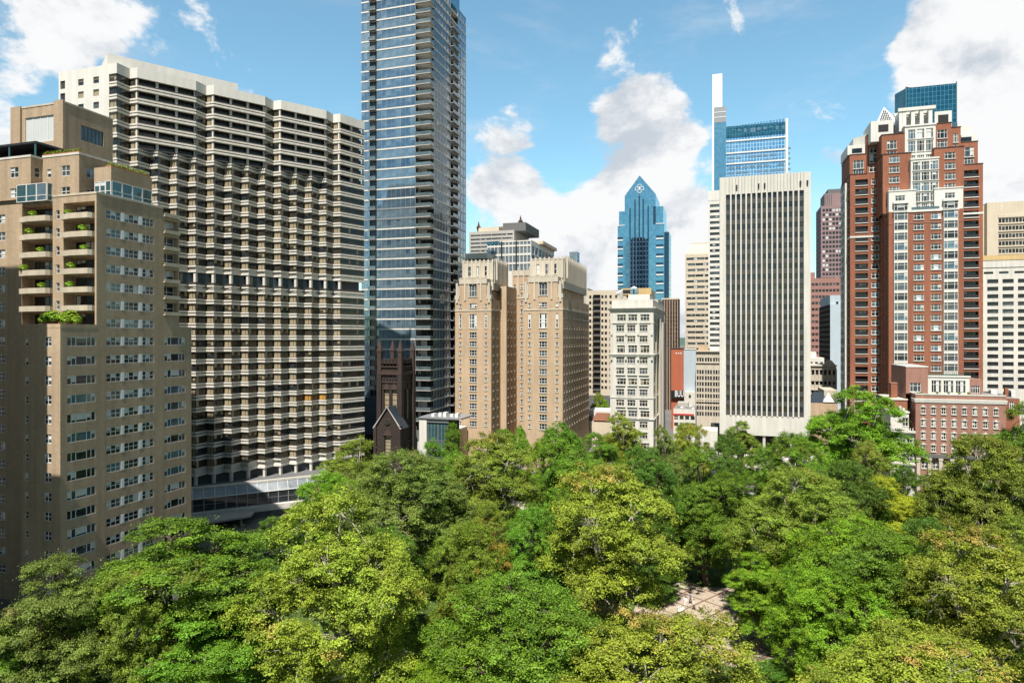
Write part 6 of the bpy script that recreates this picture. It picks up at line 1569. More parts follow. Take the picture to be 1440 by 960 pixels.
FOREST = [
 # px, py of the top, height, radius, kind, leaf, label
 (926, 862, 20, 8.8, 'plane_a', 'leaf_yellow', 'yellow-green plane tree whose top fills the lower edge left of the paved plaza'),
 (1290, 884, 20, 8.8, 'plane_b', 'leaf_yellow', 'broad olive-yellow plane crown along the bottom edge at lower right'),
 (745, 800, 21, 9.6, 'maple_a', 'leaf_green', 'wide dense green maple crown at bottom centre with fine even foliage'),
 (482, 705, 26, 9.6, 'plane_c', 'leaf_yellow', 'big yellow-green plane tree, the largest crown in the left half'),
 (850, 657, 27, 10.6, 'plane_a', 'leaf_yellow', 'great yellow plane crown with rusty orange patches at the middle of the park'),
 (662, 727, 22, 5.8, 'maple_b', 'leaf_rust', 'round green maple with rust-coloured leaves on its left side'),
 (252, 726, 24, 10.4, 'locust_a', 'leaf_green', 'tall fresh green locust in front of the beige block corner'),
 (85, 782, 22, 7.2, 'locust_b', 'leaf_grey', 'grey-green layered locust at the foot of the beige block'),
 (178, 800, 20, 5.0, 'plane_b', 'leaf_olive', 'olive small crown wedged between the grey-green and fresh green locusts'),
 (290, 836, 16, 8.6, 'locust_b', 'leaf_green', 'lower green locust crown spreading along the bottom left edge'),
 (752, 702, 22, 5.4, 'maple_c', 'leaf_green', 'compact green maple just left of the great orange-patched plane'),
 (565, 632, 25, 11.0, 'plane_b', 'leaf_grey', 'large grey-green plane with a bare dark trunk showing below, left of centre'),
 (468, 652, 22, 6.3, 'maple_a', 'leaf_vivid', 'vivid bright green rounded tree beside the hotel podium'),
 (500, 622, 23, 8.0, 'plane_c', 'leaf_olive', 'yellowish plane in front of the church and hotel end'),
 (690, 610, 26, 9.2, 'plane_a', 'leaf_olive', 'olive plane with pale limbs in front of the twin brick house'),
 (684, 702, 18, 4.3, 'maple_b', 'leaf_rust', 'small yellow and orange tree in the gap behind the rusty maple'),
 (790, 586, 28, 9.6, 'upright_a', 'leaf_green', 'tall deep green tree in front of the right brick pavilion'),
 (872, 586, 25, 6.8, 'plane_c', 'leaf_yellow', 'light yellow-green tree below the white stone building'),
 (905, 622, 26, 6.2, 'maple_b', 'leaf_dark', 'dark green rounded crown just behind the orange-patched plane'),
 (968, 592, 25, 5.8, 'plane_b', 'leaf_yellow', 'yellow-tinged tree in front of the distant parking lot'),
 (932, 604, 24, 4.8, 'plane_c', 'leaf_grey', 'thin brownish plane with bare limbs under the white stone building corner'),
 (992, 618, 26, 8.4, 'upright_b', 'leaf_green', 'fresh green tree mass left of the white slab foot'),
 (1022, 600, 24, 6.0, 'upright_a', 'leaf_dark', 'very dark dense tree at the left foot of the white slab'),
 (1042, 588, 23, 4.9, 'locust_a', 'leaf_olive', 'sparse yellowish tree seen against the white slab podium'),
 (985, 692, 22, 6.0, 'upright_b', 'leaf_dark', 'dark green tree with a straight trunk right of the great plane'),
 (1030, 702, 22, 4.6, 'locust_b', 'leaf_grey', 'thin greyish tree with few leaves near the park middle'),
 (1118, 603, 25, 7.2, 'maple_c', 'leaf_green', 'medium green rounded tree at the right foot of the white slab'),
 (1198, 551, 32, 12.2, 'plane_c', 'leaf_vivid', 'tallest bright green plane, reaching up in front of the red brick tower'),
 (1122, 655, 25, 8.8, 'plane_b', 'leaf_olive', 'olive-yellow plane crown below the white slab'),
 (1192, 642, 25, 6.4, 'maple_b', 'leaf_dark', 'dark green tree beneath the tallest bright plane'),
 (1246, 664, 22, 5.6, 'locust_a', 'leaf_gold', 'bright yellow layered tree, the most golden in the park'),
 (1268, 644, 22, 5.0, 'upright_a', 'leaf_dark', 'blackish green tree at the foot of the white town house'),
 (1192, 716, 22, 8.6, 'maple_a', 'leaf_vivid', 'big vivid green crown right of the olive plane'),
 (1066, 778, 15, 5.2, 'locust_b', 'leaf_vivid', 'small bright green tree standing over the paved plaza'),
 (1172, 792, 18, 6.8, 'maple_c', 'leaf_vivid', 'low green tree at the right rim of the plaza'),
 (1252, 742, 22, 7.0, 'maple_b', 'leaf_green', 'mid green dense tree in the right half between two planes'),
 (1366, 742, 24, 7.6, 'plane_a', 'leaf_yellow', 'yellow-green plane with white limbs near the right edge'),
 (1378, 606, 30, 7.8, 'plane_b', 'leaf_olive', 'big olive green plane covering the right side of the rose brick building'),
 (1436, 574, 30, 7.8, 'plane_c', 'leaf_green', 'green plane cut by the right edge beside the brick annex'),
 (1310, 664, 22, 4.6, 'locust_a', 'leaf_grey', 'grey-green small tree before the rose brick columns'),
 (1408, 682, 22, 6.0, 'maple_c', 'leaf_dark', 'dark green tree under the right edge plane'),
 (1432, 722, 23, 4.6, 'locust_a', 'leaf_olive', 'thin pale tree with bare limbs at the right edge'),
 (1338, 700, 20, 5.4, 'upright_b', 'leaf_green', 'shaded green tree behind the white-limbed plane'),
 (1078, 926, 9, 4.2, 'upright_a', 'leaf_dark', 'low dark evergreen bush-like tree at the near rim of the plaza'),
 (356, 752, 17, 5.2, 'upright_b', 'leaf_blue', 'bluish dark tree beside the hotel entrance canopy'),
 (392, 722, 15, 5.2, 'maple_b', 'leaf_dark', 'small dark tree in the shade of the hotel podium'),
 (640, 632, 22, 6.0, 'maple_c', 'leaf_green', 'green tree between the grey-green plane and the brick pavilion'),
 (712, 600, 21, 4.4, 'locust_a', 'leaf_vivid', 'small light green street tree at the foot of the left brick pavilion'),
 (1080, 690, 20, 5.6, 'upright_a', 'leaf_blue', 'bluish green tree left of the olive plane'),
 (640, 905, 13, 5.6, 'maple_b', 'leaf_vivid', 'bright green lower crown at the bottom edge left of the dense maple'),
 (20, 868, 16, 5.6, 'locust_a', 'leaf_green', 'green locust in the bottom left corner'),
 (830, 640, 22, 6.0, 'maple_a', 'leaf_green', 'green crown behind the top of the great orange-patched plane'),
 (1405, 812, 16, 5.4, 'maple_a', 'leaf_green', 'low green tree beneath the white-limbed plane at the right edge'),
 (545, 735, 18, 5.0, 'maple_c', 'leaf_dark', 'dark understorey tree behind the largest yellow-green plane'),
 (905, 720, 20, 5.6, 'upright_a', 'leaf_dark', 'dark green tree in the gap right of the great plane crown'),
 (1300, 722, 20, 6.0, 'maple_b', 'leaf_dark', 'deep green rounded tree left of the white-limbed plane'),
 (1225, 620, 24, 5.0, 'plane_a', 'leaf_olive', 'olive crown between the tallest plane and the white town house'),
 (1360, 655, 22, 5.6, 'maple_a', 'leaf_green', 'green undergrowth tree in front of the rose brick ground floor'),
 (918, 792, 7, 4.6, 'maple_b', 'leaf_dark', 'small dark tree at the left rim of the plaza below the great orange-patched plane'),
 (318, 750, 15, 5.0, 'upright_a', 'leaf_green', 'shaded green tree between the fresh green locust and the hotel canopy'),
 (602, 624, 22, 5.4, 'plane_c', 'leaf_green', 'green tree with yellow tips in front of the glass pavilion'),
 (762, 612, 23, 5.2, 'maple_c', 'leaf_vivid', 'light green tree at the foot of the right brick pavilion'),
 (846, 604, 23, 5.0, 'locust_b', 'leaf_green', 'loose green tree right of the right brick pavilion'),
 (1082, 622, 22, 5.4, 'maple_a', 'leaf_green', 'green tree hiding the middle of the white slab podium'),
 (1152, 640, 22, 5.4, 'upright_b', 'leaf_green', 'green tree left below the tallest bright plane'),
 (958, 640, 22, 5.4, 'plane_a', 'leaf_grey', 'soft green plane between the yellow-tinged tree and the dark trunked tree'),
 (200, 905, 12, 5.0, 'maple_a', 'leaf_dark', 'dark low tree at the bottom left below the locusts'),
]
# ---------------------------------------------------------------- ground, streets, park
def ring_ground():
    m = MB(); n = 48; Rg = 9000
    m.face([(Rg * math.cos(2 * math.pi * i / n), Rg * math.sin(2 * math.pi * i / n), 0) for i in range(n)], 'city_ground'); structure('ground', m)
    m = MB()
    hp = [(-2500 + i * 250, 4200, 0) for i in range(21)]
    rr = random.Random(4); tops = [40 + 45 * rr.random() for _ in hp]
    for i in range(20):
        a, c = hp[i], hp[i + 1]
        m.face([(a[0], a[1], 0), (c[0], c[1], 0), (c[0], c[1] + 600, tops[i + 1]), (a[0], a[1] + 600, tops[i])], 'hill_green')
        m.face([(a[0], a[1] + 600, tops[i]), (c[0], c[1] + 600, tops[i + 1]), (c[0], c[1] + 1600, 0), (a[0], a[1] + 1600, 0)], 'hill_green')
    structure('hills', m)
    def sheet(name, x0, x1, y0, y1, z, mat): m = MB(); m.face([(x0, y0, z), (x1, y0, z), (x1, y1, z), (x0, y1, z)], mat); structure(name, m)
    sheet('street', -92, -81, -20, 420, .004, 'asphalt')
    sheet('avenue', -400, 400, 201.5, 209, .008, 'asphalt')
    sheet('street', 100, 110, -20, 420, .004, 'asphalt')
    sheet('street', -400, 400, 6, 15, .008, 'asphalt')
    sheet('parking_lot', -14, 30, 350, 420, .006, 'asphalt')
    for (x0, x1, y0, y1) in ((-80, 99, 16, 200),):
        m = MB(); m.box(x0, x1, y0, y1, -.1, .13, 'pavement'); structure('sidewalk', m)
        m = MB(); m.box(x0 + 4.5, x1 - 4.5, y0 + 4.5, y1 - 4.5, 0, .16, 'lawn_green'); structure('lawn', m)
    # lane paint
    m = MB()
    for i in range(40): m.face([(-86.6, 20 + i * 5, .012), (-86.45, 20 + i * 5, .012), (-86.45, 22.5 + i * 5, .012), (-86.6, 22.5 + i * 5, .012)], 'white_metal')
    for i in range(60): m.face([(-150 + i * 5, 205.2, .014), (-147.5 + i * 5, 205.2, .014), (-147.5 + i * 5, 205.35, .014), (-150 + i * 5, 205.35, .014)], 'white_metal')
    structure('road_markings', m)
    # plaza with its diamond bands, walks running to the corners
    px, py = 6, 108
    m = MB(); m.face([(px + 19 * math.cos(q * math.pi / 24), py + 15 * math.sin(q * math.pi / 24), .172) for q in range(48)], 'plaza_stone'); structure('plaza', m)
    m = MB()
    for cx_, cy_ in ((-74, 195), (94, 195), (94, 21), (-74, 21)):
        d = Vector((cx_ - px, cy_ - py)).normalized(); n_ = Vector((-d.y, d.x)) * 2.6; a = Vector((px, py)) + d * 12; c = Vector((cx_, cy_))
        m.face([(*(a - n_), .166), (*(c - n_), .166), (*(c + n_), .166), (*(a + n_), .166)][::-1], 'path_stone')
    structure('path', m)
    # reflecting pool with a stone rim
    b = Building('fountain_pool', 'pale blue pool with stone rim among trees at lower right', 'pool', (16, 96)); x0, y0 = at(1122, 88); x1, y1 = x0 + 9, y0 + 5
    m = MB()
    for a in ((x0 - .6, x1 + .6, y0 - .6, y0), (x0 - .6, x1 + .6, y1, y1 + .6), (x0 - .6, x0, y0, y1), (x1, x1 + .6, y0, y1)): m.box(*a, .1, .75, 'white_stone')
    b.part('rim', m); m = MB(); m.face([(x0, y0, .6), (x1, y0, .6), (x1, y1, .6), (x0, y1, .6)], 'pool_water'); b.part('water', m)
    # shrubs fill the beds under the trees
    g = np.random.default_rng(77); n = 46000; x = g.uniform(-75, 94, n); y = g.uniform(40, 196, n)
    blot = np.sin(x * .21 + 1.3 * np.sin(y * .13)) + np.sin(y * .17 + 1.7 * np.sin(x * .09))
    dist = np.hypot((x - px) / 20.5, (y - py) / 16.5)
    diag = np.ones(n, bool)
    for cx_, cy_ in ((-74, 195), (94, 195), (94, 21), (-74, 21)):
        d = np.array([cx_ - px, cy_ - py]); d = d / np.linalg.norm(d); diag &= np.abs((x - px) * d[1] - (y - py) * d[0]) > 3.4
    k = (blot > -.1) & (dist > 1) & diag & ~((x > x0 - 1.5) & (x < x1 + 1.5) & (y > y0 - 1.5) & (y < y1 + 1.5))
    x, y = x[k], y[k]; m_ = len(x); z = .2 + g.uniform(0, 1, m_) ** 1.3 * 1.3
    nor = g.normal(size=(m_, 3)) * .5 + np.array([0, 0, .9]); nor /= np.linalg.norm(nor, axis=1, keepdims=True)
    me = leaf_mesh('ground_cover', np.stack([x, y, z], 1), nor, .26, np.stack([g.uniform(size=m_), g.uniform(size=m_) * .1], 1), MATS['leaf_dark'], 5)
    tag(link('ground_cover', me), 'dark green shrub beds on the ground between the park trees', 'shrubs', kind='stuff')

wall_mat('hill_green', (.06, .1, .075), .3, .2, 0, scale=.02)
wall_mat('path_stone', (.42, .36, .28), .15, .15, 0, brick=(1.2, 1.2))
def plaza_material():
    m, nt, out = nodes_of('plaza_stone'); L = nt.links.new
    tc = nd(nt, 'ShaderNodeTexCoord'); mp = nd(nt, 'ShaderNodeMapping'); mp.inputs['Rotation'].default_value = (0, 0, R(32)); L(tc.outputs['Object'], mp.inputs['Vector'])
    bt = nd(nt, 'ShaderNodeTexBrick', i_Scale=1.0, i_Mortar_Size=.2, i_Brick_Width=4.2, i_Row_Height=4.2, offset=0.0)
    bt.inputs['Color1'].default_value = (.38, .31, .24, 1); bt.inputs['Color2'].default_value = (.345, .28, .215, 1); bt.inputs['Mortar'].default_value = (.17, .105, .07, 1)
    L(mp.outputs[0], bt.inputs['Vector'])
    n2 = nd(nt, 'ShaderNodeTexNoise', i_Scale=1.3, i_Detail=4.0); L(tc.outputs['Object'], n2.inputs['Vector'])
    vm = nd(nt, 'ShaderNodeVectorMath', operation='SCALE'); L(bt.outputs[0], vm.inputs[0]); L(math_n(nt, 'MULTIPLY_ADD', n2.outputs[0], .5, .75), vm.inputs['Scale'])
    p = nd(nt, 'ShaderNodeBsdfPrincipled', i_Roughness=.8); L(vm.outputs[0], p.inputs['Base Color']); L(p.outputs[0], out.inputs[0]); MATS['plaza_stone'] = m
plaza_material()
glass_mat('pool_water', (.1, .25, .3), (.2, .4, .45), rough=.06, wav=.06)

# ---------------------------------------------------------------- cars, people, furniture
def car(x, y, rz, body, label, group, z=.02):
    r = tag(link('parked_car', None, None, (x, y, z), rz), label, 'car', group)
    m = MB(); pr = [(-2.2, .35), (-2.25, .75), (-1.5, .92), (1.2, .98), (2.15, .88), (2.25, .4)]
    m.face([(a, -.88, b_) for a, b_ in pr], body); m.face([(a, .88, b_) for a, b_ in reversed(pr)], body)
    for i in range(len(pr)): a, c = pr[i], pr[(i + 1) % len(pr)]; m.face([(a[0], -.88, a[1]), (a[0], .88, a[1]), (c[0], .88, c[1]), (c[0], -.88, c[1])], body)
    m.taper([(-1.1, -.8), (1.5, -.8), (1.5, .8), (-1.1, .8)], .95, [(-.5, -.65), (1.0, -.65), (1.0, .65), (-.5, .65)], 1.45, body)
    link('body', m.mesh('body'), r)
    g = MB(); g.taper([(-1.13, -.7), (1.53, -.7), (1.53, .7), (-1.13, .7)], .99, [(-.6, -.6), (1.1, -.6), (1.1, .6), (-.6, .6)], 1.38, 'glass_dark'); g.taper([(-.85, -.83), (1.25, -.83), (1.25, .83), (-.85, .83)], .99, [(-.42, -.7), (.92, -.7), (.92, .7), (-.42, .7)], 1.36, 'glass_dark')
    link('window', g.mesh('window'), r)
    for sx in (-1.4, 1.4):
        for sy in (-.86, .86):
            w = MB(); w.tube([(sx, sy - .1, .33), (sx, sy + .1, .33)], [.33, .33], 'rubber', 10); w.face([(sx + .33 * math.cos(q * .6283), sy - .1, .33 + .33 * math.sin(q * .6283)) for q in range(10)], 'rubber'); link('wheel', w.mesh('wheel'), r)

def person(x, y, rz, shirt, trousers, label, stride=.25, z=.18):
    """one continuous skinned body, walking or standing, with hair as a child"""
    V = [(0, 0, .95), (0, 0, 1.15), (0, 0, 1.38), (0, .01, 1.5), (0, .02, 1.6), (0, .02, 1.72)]; E = [(0, 1), (1, 2), (2, 3), (3, 4), (4, 5)]
    Rr = [.15, .13, .17, .06, .095, .08]
    for s in (-1, 1):
        i = len(V); f = s * stride
        V += [(s * .1, 0, .88), (s * .11, f * .45, .5), (s * .11, f * .9 - .06, .09), (s * .11, f * .9 + .14, .05)]; Rr += [.105, .075, .05, .04]; E += [(0, i), (i, i + 1), (i + 1, i + 2), (i + 2, i + 3)]
        i = len(V); V += [(s * .2, 0, 1.42), (s * .26, -f * .3, 1.13), (s * .25, -f * .7 + .05, .88), (s * .25, -f * .7 + .09, .78)]; Rr += [.07, .05, .038, .03]; E += [(2, i), (i, i + 1), (i + 1, i + 2), (i + 2, i + 3)]
    me = bpy.data.meshes.new('person'); me.from_pydata(V, E, []); tmp = link('person', me)
    sk = tmp.modifiers.new('s', 'SKIN'); tmp.modifiers.new('u', 'SUBSURF').levels = 1
    for i, q in enumerate(Rr): me.skin_vertices[0].data[i].radius = (q, q)
    me.skin_vertices[0].data[0].use_root = True
    bpy.context.view_layer.update()
    body = bpy.data.meshes.new_from_object(tmp.evaluated_get(bpy.context.evaluated_depsgraph_get()))
    bpy.data.objects.remove(tmp)
    body.materials.clear()
    for n_ in ('skin', shirt, trousers, 'rubber'): body.materials.append(MATS[n_])
    for p in body.polygons:
        c = p.center; p.material_index = 3 if c.z < .1 else 2 if c.z < .93 and abs(c.x) < .2 else 0 if c.z > 1.47 or c.z < 1.05 and abs(c.x) > .19 else 1
        p.use_smooth = True
    o = tag(link('person', body, None, (x, y, z), rz), label, 'person', 'people on the plaza')
    h = MB(); h.tube([(0, -.01, 1.69), (0, -.01, 1.76), (0, 0, 1.815)], [.1, .1, .03], 'hair_dark', 8); link('hair', h.mesh('hair'), o)

def bench(x, y, rz, label):
    r = tag(link('park_bench', None, None, (x, y, .17), rz), label, 'bench', 'benches round the plaza')
    m = MB()
    for i in range(3): m.box(-.9, .9, -.25 + i * .17, -.11 + i * .17, .42, .46, 'cloth_white')
    link('seat', m.mesh('seat'), r)
    m = MB()
    for i in range(3): m.box(-.9, .9, .3, .34, .52 + i * .15, .63 + i * .15, 'cloth_white')
    link('backrest', m.mesh('backrest'), r)
    for s in (-.75, .75):
        m = MB(); m.box(s - .03, s + .03, -.22, .3, 0, .42, 'black_metal'); m.box(s - .03, s + .03, .28, .3, .4, .95, 'black_metal'); link('leg', m.mesh('leg'), r)

def lamp_post(x, y, label):
    r = tag(link('street_lamp', None, None, (x, y, .15)), label, 'street lamp', 'lamps in the park')
    m = MB(); m.tube([(0, 0, 0), (0, 0, .4), (0, 0, .45), (0, 0, 4)], [.16, .14, .06, .05], 'black_metal', 8); link('post', m.mesh('post'), r)
    m = MB(); m.tube([(0, 0, 4), (0, 0, 4.15), (0, 0, 4.5), (0, 0, 4.7)], [.08, .2, .24, .06], 'sign_white', 8); link('lantern', m.mesh('lantern'), r)

def low_stores():
    # pale low shops and their roofs beyond the avenue
    b = Building('low_store', 'low white store with red striped fascia by the distant parking lot', 'store', (-8, 290)); N0 = 285.0; X = lambda px: on_n(px, N0); Z = lambda py: zat(py, X(965), N0)
    m = MB(); tower(b, X(947), X(978), N0, N0 + 16, 0, Z(575), 'white_panel', S=grid(X(978) - X(947), 4, 1.6, [Z(590), Z(598) - .4], 1.5, 'plain_dark'), mb=m, roof='roof_grey'); m.box(X(951), X(966), N0 + 9, N0 + 16, 0, Z(569), 'grey_concrete'); b.part('wall', m)
    m = MB(); m.box(X(946.5), X(976), N0 - .25, N0, Z(583.5), Z(581.5), 'stripe_red'); b.part('fascia', m)
    m = MB(); rr = random.Random(9)
    for i in range(12): x = X(949) + (X(976) - X(949)) * rr.random(); y = N0 + 1 + 13 * rr.random(); m.box(x, x + 1.2, y, y + 1.2, Z(575) + .01 + .001 * i, Z(575) + .4 + .5 * rr.random(), ('grey_metal', 'white_metal', 'roof_grey')[i % 3])
    b.each('roof_gear', m); b.finish()
    b = Building('low_house', 'low white house with brown roof and grey wall right of the twin brick house', 'house', (-35, 285)); N1 = 276.0; X1 = lambda px: on_n(px, N1); Z1 = lambda py: zat(py, X1(845), N1)
    m = MB(); m.box(X1(828), X1(862), N1, N1 + 12, 0, Z1(577), 'roof_white'); m.box(X1(834), X1(862), N1 - 8, N1 - .1, 0, Z1(590), 'beige_concrete'); b.part('wall', m)
    m = MB(); m.taper([(X1(838), N1 - 8), (X1(862), N1 - 8), (X1(862), N1 - .2), (X1(838), N1 - .2)], Z1(588), [(X1(841), N1 - 5), (X1(860), N1 - 5), (X1(860), N1 - 3), (X1(841), N1 - 3)], Z1(579), 'roof_rust'); b.part('roof', m)
    m = MB(); m.box(X1(826), X1(840), N1 - 4, N1 - 1, Z1(590), Z1(584), 'dark_concrete'); b.part('shed', m)

def furniture():
    lot = [(985, 372, 'car_blue', 'dark blue car parked nearest in the distant lot'), (1000, 378, 'car_blue', 'second dark blue car in the distant lot, right of the first'), (990, 392, 'car_silver', 'silver car in the middle of the distant lot'), (1006, 398, 'car_dark', 'black car at the back of the distant lot beside the white slab'), (975, 402, 'car_white', 'white car at the back left of the distant lot')]
    for px, d, mat, lab in lot: x, y = at(px, d); car(x, y, .3, mat, lab, 'cars parked in the distant lot')
    x, y = at(1163, 222); car(x, y, 0, 'car_dark', 'black car on the avenue glimpsed under the tallest bright plane', 'cars on the avenue')
    for px, d, sh, tr, lab, st in ((964, 108, 'cloth_white', 'cloth_white', 'person in white at the left rim of the plaza', .1), (976, 107, 'cloth_white', 'cloth_dark', 'person in white shirt and dark trousers on the plaza', .25), (971, 109.5, 'cloth_blue', 'cloth_dark', 'person in blue shirt behind the two in white', .2), (1051, 98, 'cloth_red', 'cloth_dark', 'person in red by the small bright tree on the plaza', .2)):
        x, y = at(px, d); person(x, y, rnd.uniform(0, 6), sh, tr, lab, st)
    for px, d, rz, lab in ((1005, 150, .2, 'pale park bench on the walk left of the dark trunked tree'), (1018, 149, .2, 'pale park bench on the walk right of the dark trunked tree'), (958, 106, 1.2, 'white bench beside the people in white on the plaza')):
        x, y = at(px, d); bench(x, y, rz, lab)
    x, y = at(1140, 104); lamp_post(x, y, 'black park lamp with white globe at the plaza rim')

def planting():
    tree_kinds(); print('LEAVES', {k: v[2] for k, v in TREES.items()})
    for t in FOREST:
        d = {1066: 92, 1078: 78, 918: 111, 1198: 152, 985: 120, 1030: 122, 905: (112 if t[1] == 720 else None)}.get(t[0])
        plant_tree(*t, d=d)
    # the park and the street wall go on past the right edge
    for x, y, r, h, kind, mat in ((78, 178, 8, 24, 'plane_a', 'leaf_green'), (88, 160, 8, 23, 'maple_a', 'leaf_green'), (76, 142, 8, 24, 'plane_b', 'leaf_olive'), (90, 128, 7, 21, 'maple_b', 'leaf_dark'), (74, 112, 8, 22, 'maple_c', 'leaf_green'), (88, 96, 8, 23, 'plane_c', 'leaf_yellow'), (66, 84, 7, 21, 'maple_a', 'leaf_green'), (82, 70, 8, 22, 'plane_a', 'leaf_olive'), (60, 62, 7, 20, 'maple_c', 'leaf_green')):
        d = dep(x, y); px = CX + FL * (x * CS + y * SN) / d; py = HY - (h - H) * FL / d
        plant_tree(px, py, h, r, kind, mat, 'green tree in the row beyond the right edge of the view', d=d, group='trees beyond the right edge')
    b = Building('apartment_building', 'tan brick apartment building on the street beyond the right edge of the view', 'apartment building', (130, 200))
    zs = floors(3, 3.2, 15); tower(b, 114, 150, 150, 208, 0, 52, 'tan_brick', S=grid(36, 9, 1.6, zs, 1.8, 'plain_dark'), W=grid(58, 14, 1.6, zs, 1.8, 'plain_dark')); b.finish(60)
    # small trees beyond the avenue
    for px, py, d, r, kind, mat, lab in ((843, 548, 292, 3.6, 'maple_a', 'leaf_rust', 'small reddish tree behind the low white house'), (851, 560, 290, 2.6, 'maple_b', 'leaf_vivid', 'small bright tree behind the low white house'), (1001, 572, 330, 3.4, 'maple_c', 'leaf_green', 'small green tree in front of the cream loft building'), (732, 594, 208, 3.2, 'upright_a', 'leaf_vivid', 'small fresh green street tree in the court of the twin brick house'), (636, 590, 205, 2.8, 'maple_b', 'leaf_green', 'small green tree on the terrace by the glass pavilion')):
        plant_tree(px, py, 0, r, kind, mat, lab, d=d, group='small street trees beyond the park')

def terrace_plants(info):
    slabs, nm, top_low, P, p_top = info
    rr = random.Random(6)
    names = ['left', 'right']
    ordn = ['first', 'second', 'third', 'fourth', 'fifth', 'sixth', 'seventh', 'eighth']
    for a, c, zb in slabs:
        k = round((zb - top_low - .1) / P)
        if k in (2, 4, 5, 6, 3) and rr.random() < .85:
            side = names[0] if a < -105 else names[1]
            leafy_pot(a + 1 + (c - a - 2) * rr.random(), nm - .45, zb, 1.0 + .5 * rr.random(), ['leafy potted plant on the %s balcony of the %s stack, beige block' % (ordn[k], side), 'balcony plants on the beige block'])
    for i in range(9):
        leafy_pot(-102.4 + i * .85, 77.2 + 1.8 * rr.random(), top_low, 1.2 + 1.1 * rr.random(), ['leafy plant in the planting row on the setback terrace of the beige block', 'terrace planting of the beige block'])
    def hedge(x0, x1, y0, y1, z, h, label):
        g = np.random.default_rng(int(abs(x0) * 10)); n = int((x1 - x0) * (y1 - y0) * 160)
        c = np.stack([g.uniform(x0, x1, n), g.uniform(y0, y1, n), z + g.uniform(.1, 1, n) ** .7 * h * (.7 + .3 * np.sin(g.uniform(0, 9, n)))], 1)
        nor = g.normal(size=(n, 3)) + np.array([0, -.3, .8]); nor /= np.linalg.norm(nor, axis=1, keepdims=True)
        me = leaf_mesh('hedge', c, nor, .11, np.stack([g.uniform(size=n), g.uniform(size=n) * .2], 1), MATS['leaf_olive'], 3)
        r = tag(link('hedge', None, None, (x0, y0, z)), label, 'hedge'); o = link('foliage', me, r, (-x0, -y0, -z))
        m = MB(); m.box(x0 - .1, x1 + .1, y0 - .05, y1 + .05, z, z + .25, 'terracotta'); link('planter', m.mesh('planter', (x0, y0, z)), r)
    hedge(-109, -101, 83.2, 84.2, p_top + .35, .9, 'long low hedge on the penthouse roof edge of the beige block')
    hedge(-96.6, -95.5, 84.4, 92.2, H + 28.3, 1.0, 'low hedge on top of the glazed roof conservatory')
